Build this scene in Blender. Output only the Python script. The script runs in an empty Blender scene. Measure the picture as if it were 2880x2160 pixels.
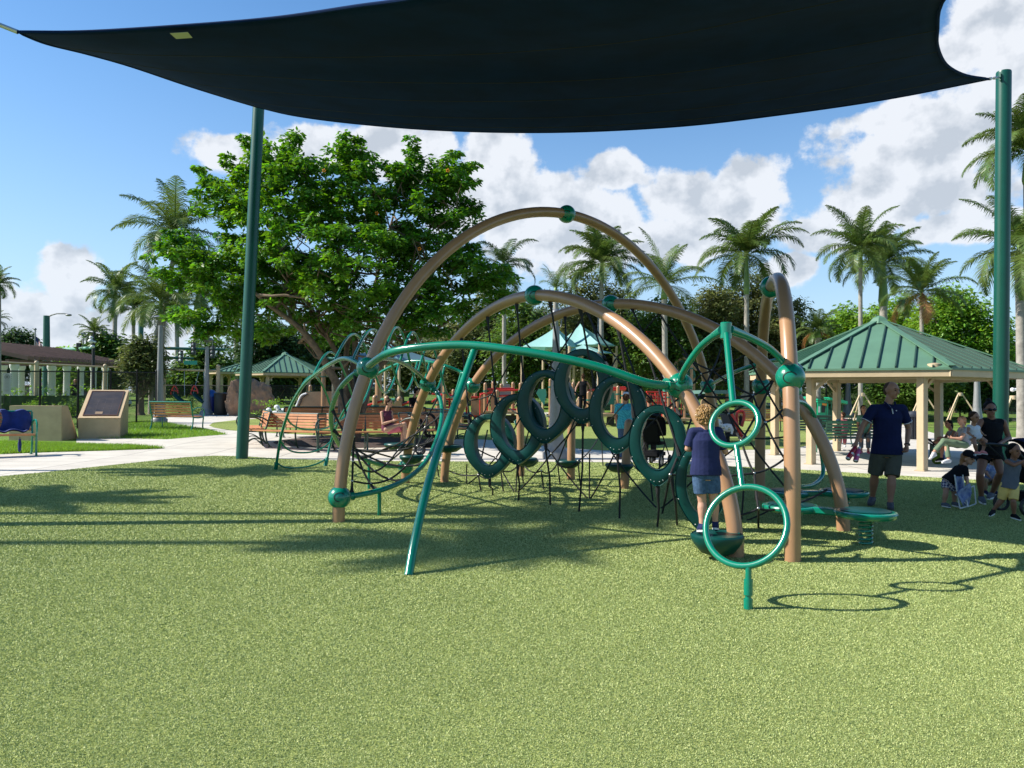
import bpy, bmesh, math, random
import numpy as np
from mathutils import Vector, Matrix, noise as mnoise

# ------------------------------------------------------------------ camera, sky, sun, exposure
SC = bpy.context.scene
COL = SC.collection
F = 2164.0            # focal length in photo pixels (photo is 2880 wide)
CAM_H = 1.6
PITCH, ROLL = 0.93, 0.40
cam_d = bpy.data.cameras.new("camera")
cam_d.sensor_fit = 'HORIZONTAL'; cam_d.sensor_width = 36.0
cam_d.lens = F / 2880.0 * 36.0
cam_d.clip_start = 0.05; cam_d.clip_end = 3000
cam = bpy.data.objects.new("camera", cam_d); COL.objects.link(cam)
CAM_M = (Matrix.Translation((0, 0, CAM_H)) @ Matrix.Rotation(math.radians(90 + PITCH), 4, 'X')
         @ Matrix.Rotation(math.radians(ROLL), 4, 'Z'))
cam.matrix_world = CAM_M
SC.camera = cam
CAM_R = CAM_M.to_3x3()

def ray(px, py):
    return (CAM_R @ Vector(((px - 1440) / F, (1080 - py) / F, -1.0)))
def W(px, py, Y):
    d = ray(px, py)
    return Vector((0, 0, CAM_H)) + d * (Y / d.y)
def T(x, y):                                  # the ground is level under the climber, then rises gently to the road
    return 0.0 if y < 20 else min(2.0, 0.025 * (y - 20))
def G(px, py, z=None):                        # where a photo point lies on the ground
    d = ray(px, py); o = Vector((0, 0, CAM_H))
    if z is not None: return o + d * ((z - CAM_H) / d.z)
    if d.z < -1e-6:
        p = o + d * (-CAM_H / d.z)
        if p.y <= 20: return p
    t = (0.025 * (0 - 20) - CAM_H) / (d.z - 0.025 * d.y)
    p = o + d * t
    if t <= 0 or p.y > 100: p = o + d * (100 / d.y); p.z = 2.0
    return p

SUN_EL = 39.0
sun_d = bpy.data.lights.new("sun", 'SUN'); sun_d.energy = 4.5; sun_d.angle = math.radians(0.5)
sun_d.color = (1.0, 0.955, 0.87)
sun = bpy.data.objects.new("sun", sun_d); COL.objects.link(sun)
SUN_AZ = math.radians(-92)                 # compass style, 0 = +Y, clockwise; the sun stands to the left
e = math.radians(SUN_EL)
to_sun = Vector((math.sin(SUN_AZ) * math.cos(e), math.cos(SUN_AZ) * math.cos(e), math.sin(e)))
sun.rotation_euler = to_sun.to_track_quat('Z', 'Y').to_euler()
sun.location = to_sun * 50

world = bpy.data.worlds.new("World"); SC.world = world; world.use_nodes = True
SC.view_settings.view_transform = 'Standard'; SC.view_settings.look = 'None'
SC.view_settings.gamma = 1.0; SC.view_settings.use_curve_mapping = False
SC.view_settings.exposure = 0.85

def build_world():
    nt = world.node_tree; N = nt.nodes; L = nt.links
    N.clear()
    out = N.new('ShaderNodeOutputWorld')
    sky = N.new('ShaderNodeTexSky'); sky.sky_type = 'NISHITA'; sky.sun_disc = False
    sky.sun_elevation = e; sky.sun_rotation = SUN_AZ; sky.altitude = 0
    sky.air_density = 1.0; sky.dust_density = 0.15; sky.ozone_density = 2.0
    hs = N.new('ShaderNodeHueSaturation'); hs.inputs['Saturation'].default_value = 1.22
    L.new(sky.outputs[0], hs.inputs['Color'])
    tc = N.new('ShaderNodeTexCoord')
    sep = N.new('ShaderNodeSeparateXYZ'); L.new(tc.outputs['Generated'], sep.inputs[0])
    def m(op, a, b=None, c=None):
        n = N.new('ShaderNodeMath'); n.operation = op
        for i, v in enumerate((a, b, c)):
            if v is None: continue
            if isinstance(v, (int, float)): n.inputs[i].default_value = v
            else: L.new(v, n.inputs[i])
        return n.outputs[0]
    az = m('ARCTAN2', sep.outputs[0], sep.outputs[1])
    el = m('ARCSINE', sep.outputs[2])
    comb = N.new('ShaderNodeCombineXYZ'); L.new(az, comb.inputs[0]); L.new(el, comb.inputs[1])
    def nz(scale, detail, rough, off=(0, 0, 0), sy=1.0):
        mp = N.new('ShaderNodeMapping'); mp.inputs['Location'].default_value = off
        mp.inputs['Scale'].default_value = (1, sy, 1)
        L.new(comb.outputs[0], mp.inputs[0])
        n = N.new('ShaderNodeTexNoise'); n.inputs['Scale'].default_value = scale
        n.inputs['Detail'].default_value = detail; n.inputs['Roughness'].default_value = rough
        L.new(mp.outputs[0], n.inputs['Vector']); return n.outputs['Fac']
    big = nz(10, 10, 0.60, sy=1.1)
    bs1 = nz(11, 5, 0.55, sy=1.1)
    bs2 = nz(11, 5, 0.55, (0.016, -0.022, 0), sy=1.1)   # shifted towards the sun: gives lit and shaded billows
    low = nz(3.2, 3, 0.5, (4, 2, 0))
    dens = None
    # cumulus banks: photo x, y, half width, half height (only their directions in the sky are kept)
    blobs = [(60, 880, 150, 90), (190, 800, 75, 85), (30, 980, 200, 70), (330, 960, 180, 90), (120, 940, 200, 60),
             (680, 440, 130, 55), (900, 420, 170, 70), (1120, 430, 170, 80), (1240, 400, 60, 40),
             (1390, 470, 130, 120), (1440, 600, 210, 130), (1590, 560, 120, 90), (1620, 690, 200, 110), (1725, 480, 75, 50), (1700, 610, 110, 70),
             (1950, 560, 150, 100), (2080, 540, 120, 100), (1960, 660, 190, 80), (2050, 620, 130, 90), (1830, 690, 180, 50),
             (2420, 600, 160, 100), (2330, 650, 130, 55), (2600, 450, 220, 150), (2770, 330, 160, 130), (2560, 330, 200, 45), (2790, 90, 120, 120), (2860, 240, 160, 90), (2700, 150, 90, 60),
             (2700, 640, 170, 40), (2220, 760, 80, 45)]
    def ang(px, py):
        d = ray(px, py).normalized()
        return math.atan2(d.x, d.y), math.asin(d.z)
    for (bx, by, rw, rh) in blobs:
        a0, e0 = ang(bx, by)
        a = m('DIVIDE', m('SUBTRACT', az, a0), rw / F * 1.15)
        b = m('DIVIDE', m('SUBTRACT', el, e0), rh / F * 1.15)
        r = m('SQRT', m('ADD', m('MULTIPLY', a, a), m('MULTIPLY', b, b)))
        v = m('SUBTRACT', 1.0, r)
        dens = v if dens is None else m('SMOOTH_MAX', dens, v, 0.15)
    # scattered clouds in the rest of the sky (behind and beside the camera)
    far = m('MULTIPLY_ADD', m('SUBTRACT', low, 0.62), 5.0, -0.9)
    side = m('GREATER_THAN', m('ABSOLUTE', az), 0.75)
    dens = m('MAXIMUM', dens, m('MULTIPLY_ADD', m('SUBTRACT', 1.0, side), -9.0, far))
    d2 = m('MULTIPLY_ADD', m('SUBTRACT', big, 0.5), 2.1, dens)
    mr = N.new('ShaderNodeMapRange'); mr.interpolation_type = 'SMOOTHSTEP'
    L.new(d2, mr.inputs[0]); mr.inputs[1].default_value = 0.06; mr.inputs[2].default_value = 0.30
    mask = m('MULTIPLY', mr.outputs[0], 0.97)
    # lit / shaded side of the billows
    rel = m('MULTIPLY', m('SUBTRACT', bs2, bs1), 5.4)
    core = m('MULTIPLY', m('SUBTRACT', d2, 0.5), 0.30)
    sh = m('SUBTRACT', m('ADD', 0.66, m('MULTIPLY', rel, -1.0)), m('MULTIPLY', core, 0.9))
    shc = N.new('ShaderNodeClamp'); L.new(sh, shc.inputs[0])
    cr = N.new('ShaderNodeValToRGB'); L.new(shc.outputs[0], cr.inputs[0])
    cr.color_ramp.elements[0].position = 0.05; cr.color_ramp.elements[0].color = (0.52, 0.57, 0.64, 1)
    cr.color_ramp.elements[1].position = 0.85; cr.color_ramp.elements[1].color = (0.80, 0.83, 0.88, 1)
    bg1 = N.new('ShaderNodeBackground'); bg1.inputs[1].default_value = 0.104; L.new(hs.outputs[0], bg1.inputs[0])
    bg2 = N.new('ShaderNodeBackground'); bg2.inputs[1].default_value = 1.0; L.new(cr.outputs[0], bg2.inputs[0]); bg2.inputs[1].default_value = 0.62
    mx = N.new('ShaderNodeMixShader'); L.new(mask, mx.inputs[0]); L.new(bg1.outputs[0], mx.inputs[1]); L.new(bg2.outputs[0], mx.inputs[2])
    # pale humid air low over the horizon
    hz = m('POWER', m('SUBTRACT', 1.0, m('MINIMUM', m('MULTIPLY', m('ABSOLUTE', el), 1.9), 1.0)), 2.2)
    bg3 = N.new('ShaderNodeBackground'); bg3.inputs[0].default_value = (0.50, 0.68, 0.92, 1); bg3.inputs[1].default_value = 0.55
    mh = N.new('ShaderNodeMixShader'); L.new(m('MULTIPLY', hz, m('MULTIPLY_ADD', mask, -0.7, 0.9)), mh.inputs[0]); L.new(mx.outputs[0], mh.inputs[1]); L.new(bg3.outputs[0], mh.inputs[2])
    L.new(mh.outputs[0], out.inputs[0])
build_world()
world.cycles.sampling_method = 'MANUAL'; world.cycles.sample_map_resolution = 512
SC.cycles.max_bounces = 6; SC.cycles.diffuse_bounces = 3; SC.cycles.glossy_bounces = 3
SC.cycles.transparent_max_bounces = 6; SC.cycles.transmission_bounces = 4
SC.cycles.caustics_reflective = False; SC.cycles.caustics_refractive = False
SC.cycles.use_denoising = True

# ------------------------------------------------------------------ helpers
random.seed(7); np.random.seed(7)
ORG = {}
def R(a): return math.radians(a)
GT = G

MATS = {}
def mat(name, col, rough=0.6, metal=0.0, var=0.0, vscale=8.0, bump=0.0, bscale=60.0, spec=0.5, coat=0.0, col2=None,
        island=0.0, transl=0.0, alpha=None, emit=None):
    if name in MATS: return MATS[name]
    m = bpy.data.materials.new(name); m.use_nodes = True; MATS[name] = m
    nt = m.node_tree; N = nt.nodes; L = nt.links; b = N['Principled BSDF']
    b.inputs['Base Color'].default_value = (*col, 1); b.inputs['Roughness'].default_value = rough
    b.inputs['Metallic'].default_value = metal; b.inputs['Specular IOR Level'].default_value = spec
    if coat: b.inputs['Coat Weight'].default_value = coat; b.inputs['Coat Roughness'].default_value = 0.12
    tc = N.new('ShaderNodeTexCoord')
    src = None
    if var > 0 or col2:
        n = N.new('ShaderNodeTexNoise'); n.inputs['Scale'].default_value = vscale; n.inputs['Detail'].default_value = 5
        n.inputs['Roughness'].default_value = 0.6
        L.new(tc.outputs['Object'], n.inputs['Vector'])
        mix = N.new('ShaderNodeMix'); mix.data_type = 'RGBA'
        c2 = col2 or tuple(c * (1 - var) for c in col)
        c1 = col if col2 else tuple(min(1, c * (1 + var)) for c in col)
        mr = N.new('ShaderNodeMapRange'); mr.inputs[1].default_value = 0.35; mr.inputs[2].default_value = 0.65
        L.new(n.outputs['Fac'], mr.inputs[0]); L.new(mr.outputs[0], mix.inputs[0])
        mix.inputs[6].default_value = (*c1, 1); mix.inputs[7].default_value = (*c2, 1)
        src = mix.outputs[2]
    if island > 0:
        g = N.new('ShaderNodeNewGeometry')
        hv = N.new('ShaderNodeHueSaturation')
        mr = N.new('ShaderNodeMapRange'); mr.inputs[3].default_value = 1 - island; mr.inputs[4].default_value = 1 + island
        L.new(g.outputs['Random Per Island'], mr.inputs[0]); L.new(mr.outputs[0], hv.inputs['Value'])
        mh = N.new('ShaderNodeMapRange'); mh.inputs[3].default_value = 0.485; mh.inputs[4].default_value = 0.515
        L.new(g.outputs['Random Per Island'], mh.inputs[0]); L.new(mh.outputs[0], hv.inputs['Hue'])
        if src: L.new(src, hv.inputs['Color'])
        else: hv.inputs['Color'].default_value = (*col, 1)
        src = hv.outputs[0]
    if src: L.new(src, b.inputs['Base Color'])
    if bump > 0:
        n = N.new('ShaderNodeTexNoise'); n.inputs['Scale'].default_value = bscale; n.inputs['Detail'].default_value = 4
        L.new(tc.outputs['Object'], n.inputs['Vector'])
        bp = N.new('ShaderNodeBump'); bp.inputs['Strength'].default_value = bump; bp.inputs['Distance'].default_value = 0.01
        L.new(n.outputs['Fac'], bp.inputs['Height']); L.new(bp.outputs[0], b.inputs['Normal'])
    if transl > 0:
        tr = N.new('ShaderNodeBsdfTranslucent'); ms = N.new('ShaderNodeMixShader'); ms.inputs[0].default_value = transl
        if src:
            hb = N.new('ShaderNodeHueSaturation'); hb.inputs['Value'].default_value = 1.9; hb.inputs['Hue'].default_value = 0.485
            hb.inputs['Saturation'].default_value = 1.1
            L.new(src, hb.inputs['Color']); L.new(hb.outputs[0], tr.inputs[0])
        else: tr.inputs[0].default_value = (*[min(1, c * 1.8) for c in col], 1)
        L.new(b.outputs[0], ms.inputs[1]); L.new(tr.outputs[0], ms.inputs[2]); L.new(ms.outputs[0], N['Material Output'].inputs[0])
    return m

def tag(o, label=None, cat=None, group=None, kind=None):
    if label: o['label'] = label
    if cat: o['category'] = cat
    if group: o['group'] = group
    if kind: o['kind'] = kind
    return o
def thing(name, label, cat, loc=(0, 0, 0), rz=0.0, group=None, scale=1.0):
    o = bpy.data.objects.new(name, None); COL.objects.link(o)
    o.location = loc; o.rotation_euler = (0, 0, rz); o.scale = (scale,) * 3
    o.empty_display_size = 0.2
    ORG[o.name] = Vector(loc)
    return tag(o, label, cat, group)
def kids(o): return [c for c in bpy.data.objects if c.parent == o]
def copy_tree(o, parent=None):
    c = o.copy(); COL.objects.link(c)
    if parent is not None: c.parent = parent
    for ch in kids(o): copy_tree(ch, c)
    return c
def place(o, loc, rz=None, label=None, scale=None):
    o.location = loc
    if rz is not None: o.rotation_euler = (0, 0, rz)
    if label: o['label'] = label
    if scale: o.scale = (scale,) * 3 if isinstance(scale, (int, float)) else scale
    return o

class MB:
    def __init__(s): s.v = []; s.f = []; s.mi = []; s.cur = 0
    def add(s, vs, fs):
        o = len(s.v); s.v += [tuple(p) for p in vs]
        for f in fs: s.f.append(tuple(i + o for i in f)); s.mi.append(s.cur)
        return s
    def box(s, c, size, rz=0.0, M=None, taper=1.0):
        x, y, z = [k / 2 for k in size]; c = Vector(c)
        vs = [Vector((sx * x * (taper if sz > 0 else 1), sy * y * (taper if sz > 0 else 1), sz * z)) for sz in (-1, 1) for sx, sy in ((-1, -1), (1, -1), (1, 1), (-1, 1))]
        rm = M if M is not None else Matrix.Rotation(rz, 3, 'Z')
        return s.add([c + rm @ v for v in vs], [(3, 2, 1, 0), (4, 5, 6, 7), (0, 1, 5, 4), (1, 2, 6, 5), (2, 3, 7, 6), (3, 0, 4, 7)])
    def bar(s, a, b, w, h, up=(0, 0, 1)):           # a rectangular bar from a to b
        a = Vector(a); b = Vector(b); d = b - a; L_ = d.length; d.normalize()
        up = Vector(up)
        if abs(d.dot(up)) > 0.99: up = Vector((0, 1, 0))
        x = d.cross(up).normalized(); z = x.cross(d).normalized()
        M = Matrix((x, d, z)).transposed()
        return s.box((a + b) / 2, (w, L_, h), M=M)
    def tube(s, pts, r, n=12, cap=True, closed=False):
        pts = [Vector(p) for p in pts]
        if not hasattr(r, '__len__'): r = [r] * len(pts)
        m = len(pts)
        tang = []
        for i in range(m):
            if closed: t = pts[(i + 1) % m] - pts[i - 1]
            else: t = pts[min(i + 1, m - 1)] - pts[max(i - 1, 0)]
            if t.length < 1e-9: t = Vector((0, 0, 1))
            tang.append(t.normalized())
        up = Vector((0, 0, 1)) if abs(tang[0].z) < 0.9 else Vector((1, 0, 0))
        x = tang[0].cross(up).normalized()
        vs = []
        for i in range(m):
            if i: x = (x - tang[i] * x.dot(tang[i])).normalized()
            y = tang[i].cross(x)
            for k in range(n):
                a = 2 * math.pi * k / n
                vs.append(pts[i] + (x * math.cos(a) + y * math.sin(a)) * r[i])
        fs = []
        for i in range(m if closed else m - 1):
            j = (i + 1) % m
            for k in range(n):
                l = (k + 1) % n
                fs.append((i * n + k, i * n + l, j * n + l, j * n + k))
        if cap and not closed:
            fs.append(tuple(range(n - 1, -1, -1))); fs.append(tuple((m - 1) * n + k for k in range(n)))
        return s.add(vs, fs)
    def lathe(s, prof, c=(0, 0, 0), n=20, axis=None, sx=1.0, sy=1.0):   # prof: (radius, height)
        c = Vector(c); M = Matrix.Identity(3)
        if axis is not None: M = Vector(axis).normalized().to_track_quat('Z', 'Y').to_matrix()
        vs = []
        for (r, h) in prof:
            for k in range(n):
                a = 2 * math.pi * k / n
                vs.append(c + M @ Vector((r * math.cos(a) * sx, r * math.sin(a) * sy, h)))
        fs = []; m = len(prof)
        for i in range(m - 1):
            for k in range(n):
                l = (k + 1) % n
                fs.append((i * n + k, i * n + l, (i + 1) * n + l, (i + 1) * n + k))
        fs.append(tuple(range(n - 1, -1, -1))); fs.append(tuple((m - 1) * n + k for k in range(n)))
        return s.add(vs, fs)
    def ball(s, c, r, n=20, m=12, sc=(1, 1, 1), M=None):
        prof = [(r * math.sin(math.pi * i / m), -r * math.cos(math.pi * i / m)) for i in range(m + 1)]
        prof[0] = (r * 0.02, -r); prof[-1] = (r * 0.02, r)
        o = len(s.v); s.lathe(prof, (0, 0, 0), n)
        rm = M if M is not None else Matrix.Identity(3)
        for i in range(o, len(s.v)):
            v = Vector(s.v[i]); s.v[i] = tuple(Vector(c) + rm @ Vector((v.x * sc[0], v.y * sc[1], v.z * sc[2])))
        return s
    def prism(s, poly, a, b=None, axis='Z'):       # poly 2D, from height a to b
        n = len(poly)
        def P(p, h): return {'Z': (p[0], p[1], h), 'Y': (p[0], h, p[1]), 'X': (h, p[0], p[1])}[axis]
        return s.add([P(p, a) for p in poly] + [P(p, b) for p in poly],
                     [tuple(range(n - 1, -1, -1)), tuple(range(n, 2 * n))] + [(i, (i + 1) % n, n + (i + 1) % n, n + i) for i in range(n)])
    def xform(s, M, start=0):
        for i in range(start, len(s.v)): s.v[i] = tuple(M @ Vector(s.v[i]))
        return s
    def build(s, name, m, parent=None, world=False, smooth=True, angle=35, bevel=0.0, fix=True):
        me = bpy.data.meshes.new(name)
        vs = s.v; org = Vector((0, 0, 0))
        if parent is not None and world:
            org = ORG[parent.name]
            vs = [(a - org.x, b - org.y, c - org.z) for a, b, c in vs]
        me.from_pydata(vs, [], s.f)
        ms = m if isinstance(m, (list, tuple)) else [m]
        for q in ms: me.materials.append(q)
        if len(ms) > 1: me.polygons.foreach_set('material_index', s.mi)
        if fix:
            bm = bmesh.new(); bm.from_mesh(me)
            bmesh.ops.remove_doubles(bm, verts=bm.verts, dist=1e-5)
            bmesh.ops.recalc_face_normals(bm, faces=bm.faces)
            if bevel > 0:
                ed = [e_ for e_ in bm.edges if len(e_.link_faces) == 2 and e_.calc_face_angle(0) > 0.6]
                try: bmesh.ops.bevel(bm, geom=ed, offset=bevel, segments=2, affect='EDGES', clamp_overlap=True)
                except Exception: pass
            bm.to_mesh(me); bm.free()
        if smooth:
            me.shade_smooth() if hasattr(me, 'shade_smooth') else me.polygons.foreach_set('use_smooth', [True] * len(me.polygons))
            try: me.set_sharp_from_angle(angle=R(angle))
            except Exception: pass
        o = bpy.data.objects.new(name, me); COL.objects.link(o)
        if parent is not None:
            o.parent = parent; ORG[o.name] = org if world else ORG.get(parent.name, Vector((0, 0, 0)))
        else: ORG[o.name] = Vector((0, 0, 0))
        return o

def quads_mesh(name, V, nq, m, parent=None, smooth=False, mi=None):
    """V: (nq*4,3) numpy array of loose quads"""
    me = bpy.data.meshes.new(name)
    me.vertices.add(nq * 4); me.vertices.foreach_set('co', np.asarray(V, dtype=np.float32).ravel())
    me.loops.add(nq * 4); me.loops.foreach_set('vertex_index', np.arange(nq * 4, dtype=np.int32))
    me.polygons.add(nq)
    me.polygons.foreach_set('loop_start', np.arange(0, nq * 4, 4, dtype=np.int32))
    me.polygons.foreach_set('loop_total', np.full(nq, 4, dtype=np.int32))
    ms = m if isinstance(m, (list, tuple)) else [m]
    for q in ms: me.materials.append(q)
    if mi is not None: me.polygons.foreach_set('material_index', np.asarray(mi, dtype=np.int32))
    me.update(calc_edges=True); me.validate()
    o = bpy.data.objects.new(name, me); COL.objects.link(o)
    if parent is not None: o.parent = parent; ORG[o.name] = ORG.get(parent.name, Vector((0, 0, 0)))
    return o

def spline(pts, n=8):                         # Catmull-Rom through points
    pts = [Vector(p) for p in pts]
    P = [pts[0] * 2 - pts[1]] + pts + [pts[-1] * 2 - pts[-2]]
    out = []
    for i in range(1, len(P) - 2):
        for k in range(n):
            t = k / n; a, b, c, d = P[i - 1], P[i], P[i + 1], P[i + 2]
            out.append(0.5 * ((2 * b) + (c - a) * t + (2 * a - 5 * b + 4 * c - d) * t * t + (3 * b - a - 3 * c + d) * t ** 3))
    out.append(pts[-1]); return out
def pxl(lst, n=6):                            # [(px,py,Y)] -> smooth world curve
    return spline([W(*q) for q in lst], n)
def lerp(a, b, t): return a + (b - a) * t

# ------------------------------------------------------------------ common materials
M_GREEN = mat('green_powder_coat', (0.0, 0.19, 0.115), 0.26, coat=0.5, var=0.06, vscale=3)
M_DGREEN = mat('dark_green_plastic', (0.002, 0.050, 0.043), 0.36, spec=0.3, var=0.12, vscale=4, bump=0.08, bscale=90)
M_POLE = mat('deep_green_pole_paint', (0.0, 0.068, 0.044), 0.38, var=0.10, vscale=1.5)
M_TAN = mat('tan_powder_coat', (0.37, 0.205, 0.105), 0.36, coat=0.25, var=0.06, vscale=2.5)
M_ROPE = mat('black_rope', (0.012, 0.012, 0.013), 0.75, bump=0.5, bscale=300)
M_STEEL = mat('steel', (0.5, 0.5, 0.48), 0.35, 0.9)
M_BEIGE = mat('beige_paint', (0.50, 0.385, 0.24), 0.55, var=0.06, vscale=3)
M_BLACK = mat('black_plastic', (0.012, 0.012, 0.013), 0.5)
M_WOOD = mat('orange_recycled_slat', (0.50, 0.215, 0.085), 0.55, var=0.12, vscale=4)
M_GREY = mat('grey_aluminium', (0.24, 0.24, 0.24), 0.5, 0.2, var=0.08)
M_RED = mat('red_coat', (0.52, 0.03, 0.02), 0.4, coat=0.2)
M_WHITE = mat('white_paint', (0.75, 0.75, 0.74), 0.5, var=0.04)
# ------------------------------------------------------------------ ground
def turf_mat(name, far=False):
    m = bpy.data.materials.new(name); m.use_nodes = True
    nt = m.node_tree; N = nt.nodes; L = nt.links; b = N['Principled BSDF']
    tc = N.new('ShaderNodeTexCoord')
    def noise(s, d=3, r=0.6, dist=0.0):
        n = N.new('ShaderNodeTexNoise'); n.inputs['Scale'].default_value = s; n.inputs['Detail'].default_value = d
        n.inputs['Roughness'].default_value = r; n.inputs['Distortion'].default_value = dist
        L.new(tc.outputs['Object'], n.inputs['Vector']); return n.outputs['Fac']
    fine = noise(78, 5, 0.75, 0.9)
    mid = noise(34, 3, 0.6)
    big = noise(0.5, 4, 0.6)
    cr = N.new('ShaderNodeValToRGB'); L.new(fine, cr.inputs[0])
    E = cr.color_ramp.elements
    E[0].position = 0.34; E[0].color = (0.034, 0.062, 0.020, 1)  # darkest yarn tone; also puts crevice shade between the curls into the colour
    E[1].position = 0.69; E[1].color = (0.62, 0.61, 0.20, 1)
    q = E.new(0.455); q.color = (0.19, 0.245, 0.070, 1)
    q = E.new(0.545); q.color = (0.35, 0.40, 0.120, 1)
    mr = N.new('ShaderNodeMapRange'); L.new(mid, mr.inputs[0]); mr.inputs[1].default_value = 0.3; mr.inputs[2].default_value = 0.7
    mr.inputs[3].default_value = 0.84; mr.inputs[4].default_value = 1.04
    mr2 = N.new('ShaderNodeMapRange'); L.new(big, mr2.inputs[0]); mr2.inputs[1].default_value = 0.3; mr2.inputs[2].default_value = 0.7
    mr2.inputs[3].default_value = 0.90; mr2.inputs[4].default_value = 1.08
    mu = N.new('ShaderNodeMath'); mu.operation = 'MULTIPLY'; L.new(mr.outputs[0], mu.inputs[0]); L.new(mr2.outputs[0], mu.inputs[1])
    hs = N.new('ShaderNodeHueSaturation'); L.new(cr.outputs[0], hs.inputs['Color']); L.new(mu.outputs[0], hs.inputs['Value'])
    hs.inputs['Saturation'].default_value = 1.0
    L.new(hs.outputs[0], b.inputs['Base Color'])
    b.inputs['Roughness'].default_value = 1.0; b.inputs['Specular IOR Level'].default_value = 0.05
    bp = N.new('ShaderNodeBump'); bp.inputs['Strength'].default_value = 0.8; bp.inputs['Distance'].default_value = 0.012
    ad = N.new('ShaderNodeMath'); ad.operation = 'MULTIPLY_ADD'; L.new(mid, ad.inputs[0]); ad.inputs[1].default_value = 0.8; L.new(fine, ad.inputs[2])
    L.new(ad.outputs[0], bp.inputs['Height']); L.new(bp.outputs[0], b.inputs['Normal'])
    return m
M_TURF = turf_mat('synthetic_turf')

def lawn_mat():
    m = bpy.data.materials.new('lawn_grass'); m.use_nodes = True
    nt = m.node_tree; N = nt.nodes; L = nt.links; b = N['Principled BSDF']
    tc = N.new('ShaderNodeTexCoord')
    n1 = N.new('ShaderNodeTexNoise'); n1.inputs['Scale'].default_value = 14; n1.inputs['Detail'].default_value = 6; n1.inputs['Roughness'].default_value = 0.7
    n2 = N.new('ShaderNodeTexNoise'); n2.inputs['Scale'].default_value = 0.35; n2.inputs['Detail'].default_value = 4
    L.new(tc.outputs['Object'], n1.inputs['Vector']); L.new(tc.outputs['Object'], n2.inputs['Vector'])
    cr = N.new('ShaderNodeValToRGB'); L.new(n1.outputs['Fac'], cr.inputs[0])
    E = cr.color_ramp.elements
    E[0].position = 0.3; E[0].color = (0.045, 0.10, 0.015, 1); E[1].position = 0.7; E[1].color = (0.22, 0.34, 0.055, 1)
    mx = N.new('ShaderNodeMix'); mx.data_type = 'RGBA'; L.new(cr.outputs[0], mx.inputs[6]); mx.inputs[7].default_value = (0.26, 0.25, 0.09, 1)
    mr = N.new('ShaderNodeMapRange'); L.new(n2.outputs['Fac'], mr.inputs[0]); mr.inputs[1].default_value = 0.5; mr.inputs[2].default_value = 0.8; mr.inputs[4].default_value = 0.6
    L.new(mr.outputs[0], mx.inputs[0]); L.new(mx.outputs[2], b.inputs['Base Color'])
    b.inputs['Roughness'].default_value = 0.9; b.inputs['Specular IOR Level'].default_value = 0.2
    bp = N.new('ShaderNodeBump'); bp.inputs['Strength'].default_value = 0.8; bp.inputs['Distance'].default_value = 0.05
    L.new(n1.outputs['Fac'], bp.inputs['Height']); L.new(bp.outputs[0], b.inputs['Normal'])
    return m
M_LAWN = lawn_mat()

def conc_mat():
    m = bpy.data.materials.new('broom_concrete'); m.use_nodes = True
    nt = m.node_tree; N = nt.nodes; L = nt.links; b = N['Principled BSDF']
    tc = N.new('ShaderNodeTexCoord')
    n1 = N.new('ShaderNodeTexNoise'); n1.inputs['Scale'].default_value = 1.2; n1.inputs['Detail'].default_value = 8; n1.inputs['Roughness'].default_value = 0.65
    L.new(tc.outputs['Object'], n1.inputs['Vector'])
    cr = N.new('ShaderNodeValToRGB'); L.new(n1.outputs['Fac'], cr.inputs[0])
    E = cr.color_ramp.elements
    E[0].position = 0.35; E[0].color = (0.50, 0.46, 0.40, 1); E[1].position = 0.65; E[1].color = (0.62, 0.575, 0.50, 1)
    br = N.new('ShaderNodeTexBrick'); br.inputs['Scale'].default_value = 0.25; br.offset = 0.0
    br.inputs['Mortar Size'].default_value = 0.004; br.inputs['Brick Width'].default_value = 0.5; br.inputs['Row Height'].default_value = 0.5
    L.new(tc.outputs['Object'], br.inputs['Vector'])
    mx = N.new('ShaderNodeMix'); mx.data_type = 'RGBA'; L.new(br.outputs['Fac'], mx.inputs[0]); L.new(cr.outputs[0], mx.inputs[6])
    mx.inputs[7].default_value = (0.22, 0.20, 0.18, 1)
    L.new(mx.outputs[2], b.inputs['Base Color']); b.inputs['Roughness'].default_value = 0.85; b.inputs['Specular IOR Level'].default_value = 0.25
    return m
M_CONC = conc_mat()
M_MULCH = mat('bark_mulch', (0.085, 0.05, 0.035), 0.95, col2=(0.03, 0.018, 0.013), vscale=22, bump=0.9, bscale=40)
M_ASPH = mat('asphalt', (0.055, 0.055, 0.055), 0.9, var=0.2, vscale=3)

def sheet(name, poly, z, m, kind='structure'):
    mb = MB(); mb.add([(p[0], p[1], 0) for p in poly], [tuple(range(len(poly)))])
    o = mb.build(name, m, smooth=False, fix=False)
    bm = bmesh.new(); bm.from_mesh(o.data)
    bmesh.ops.triangulate(bm, faces=bm.faces)
    for y in (20, 100):
        bmesh.ops.bisect_plane(bm, geom=bm.verts[:] + bm.edges[:] + bm.faces[:], plane_co=(0, y, 0), plane_no=(0, 1, 0))
    for v in bm.verts: v.co.z = T(v.co.x, v.co.y) + z
    for f in bm.faces:
        f.normal_update()
        if f.normal.z < 0: f.normal_flip()
    bm.to_mesh(o.data); bm.free()
    return tag(o, kind=kind)

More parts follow.
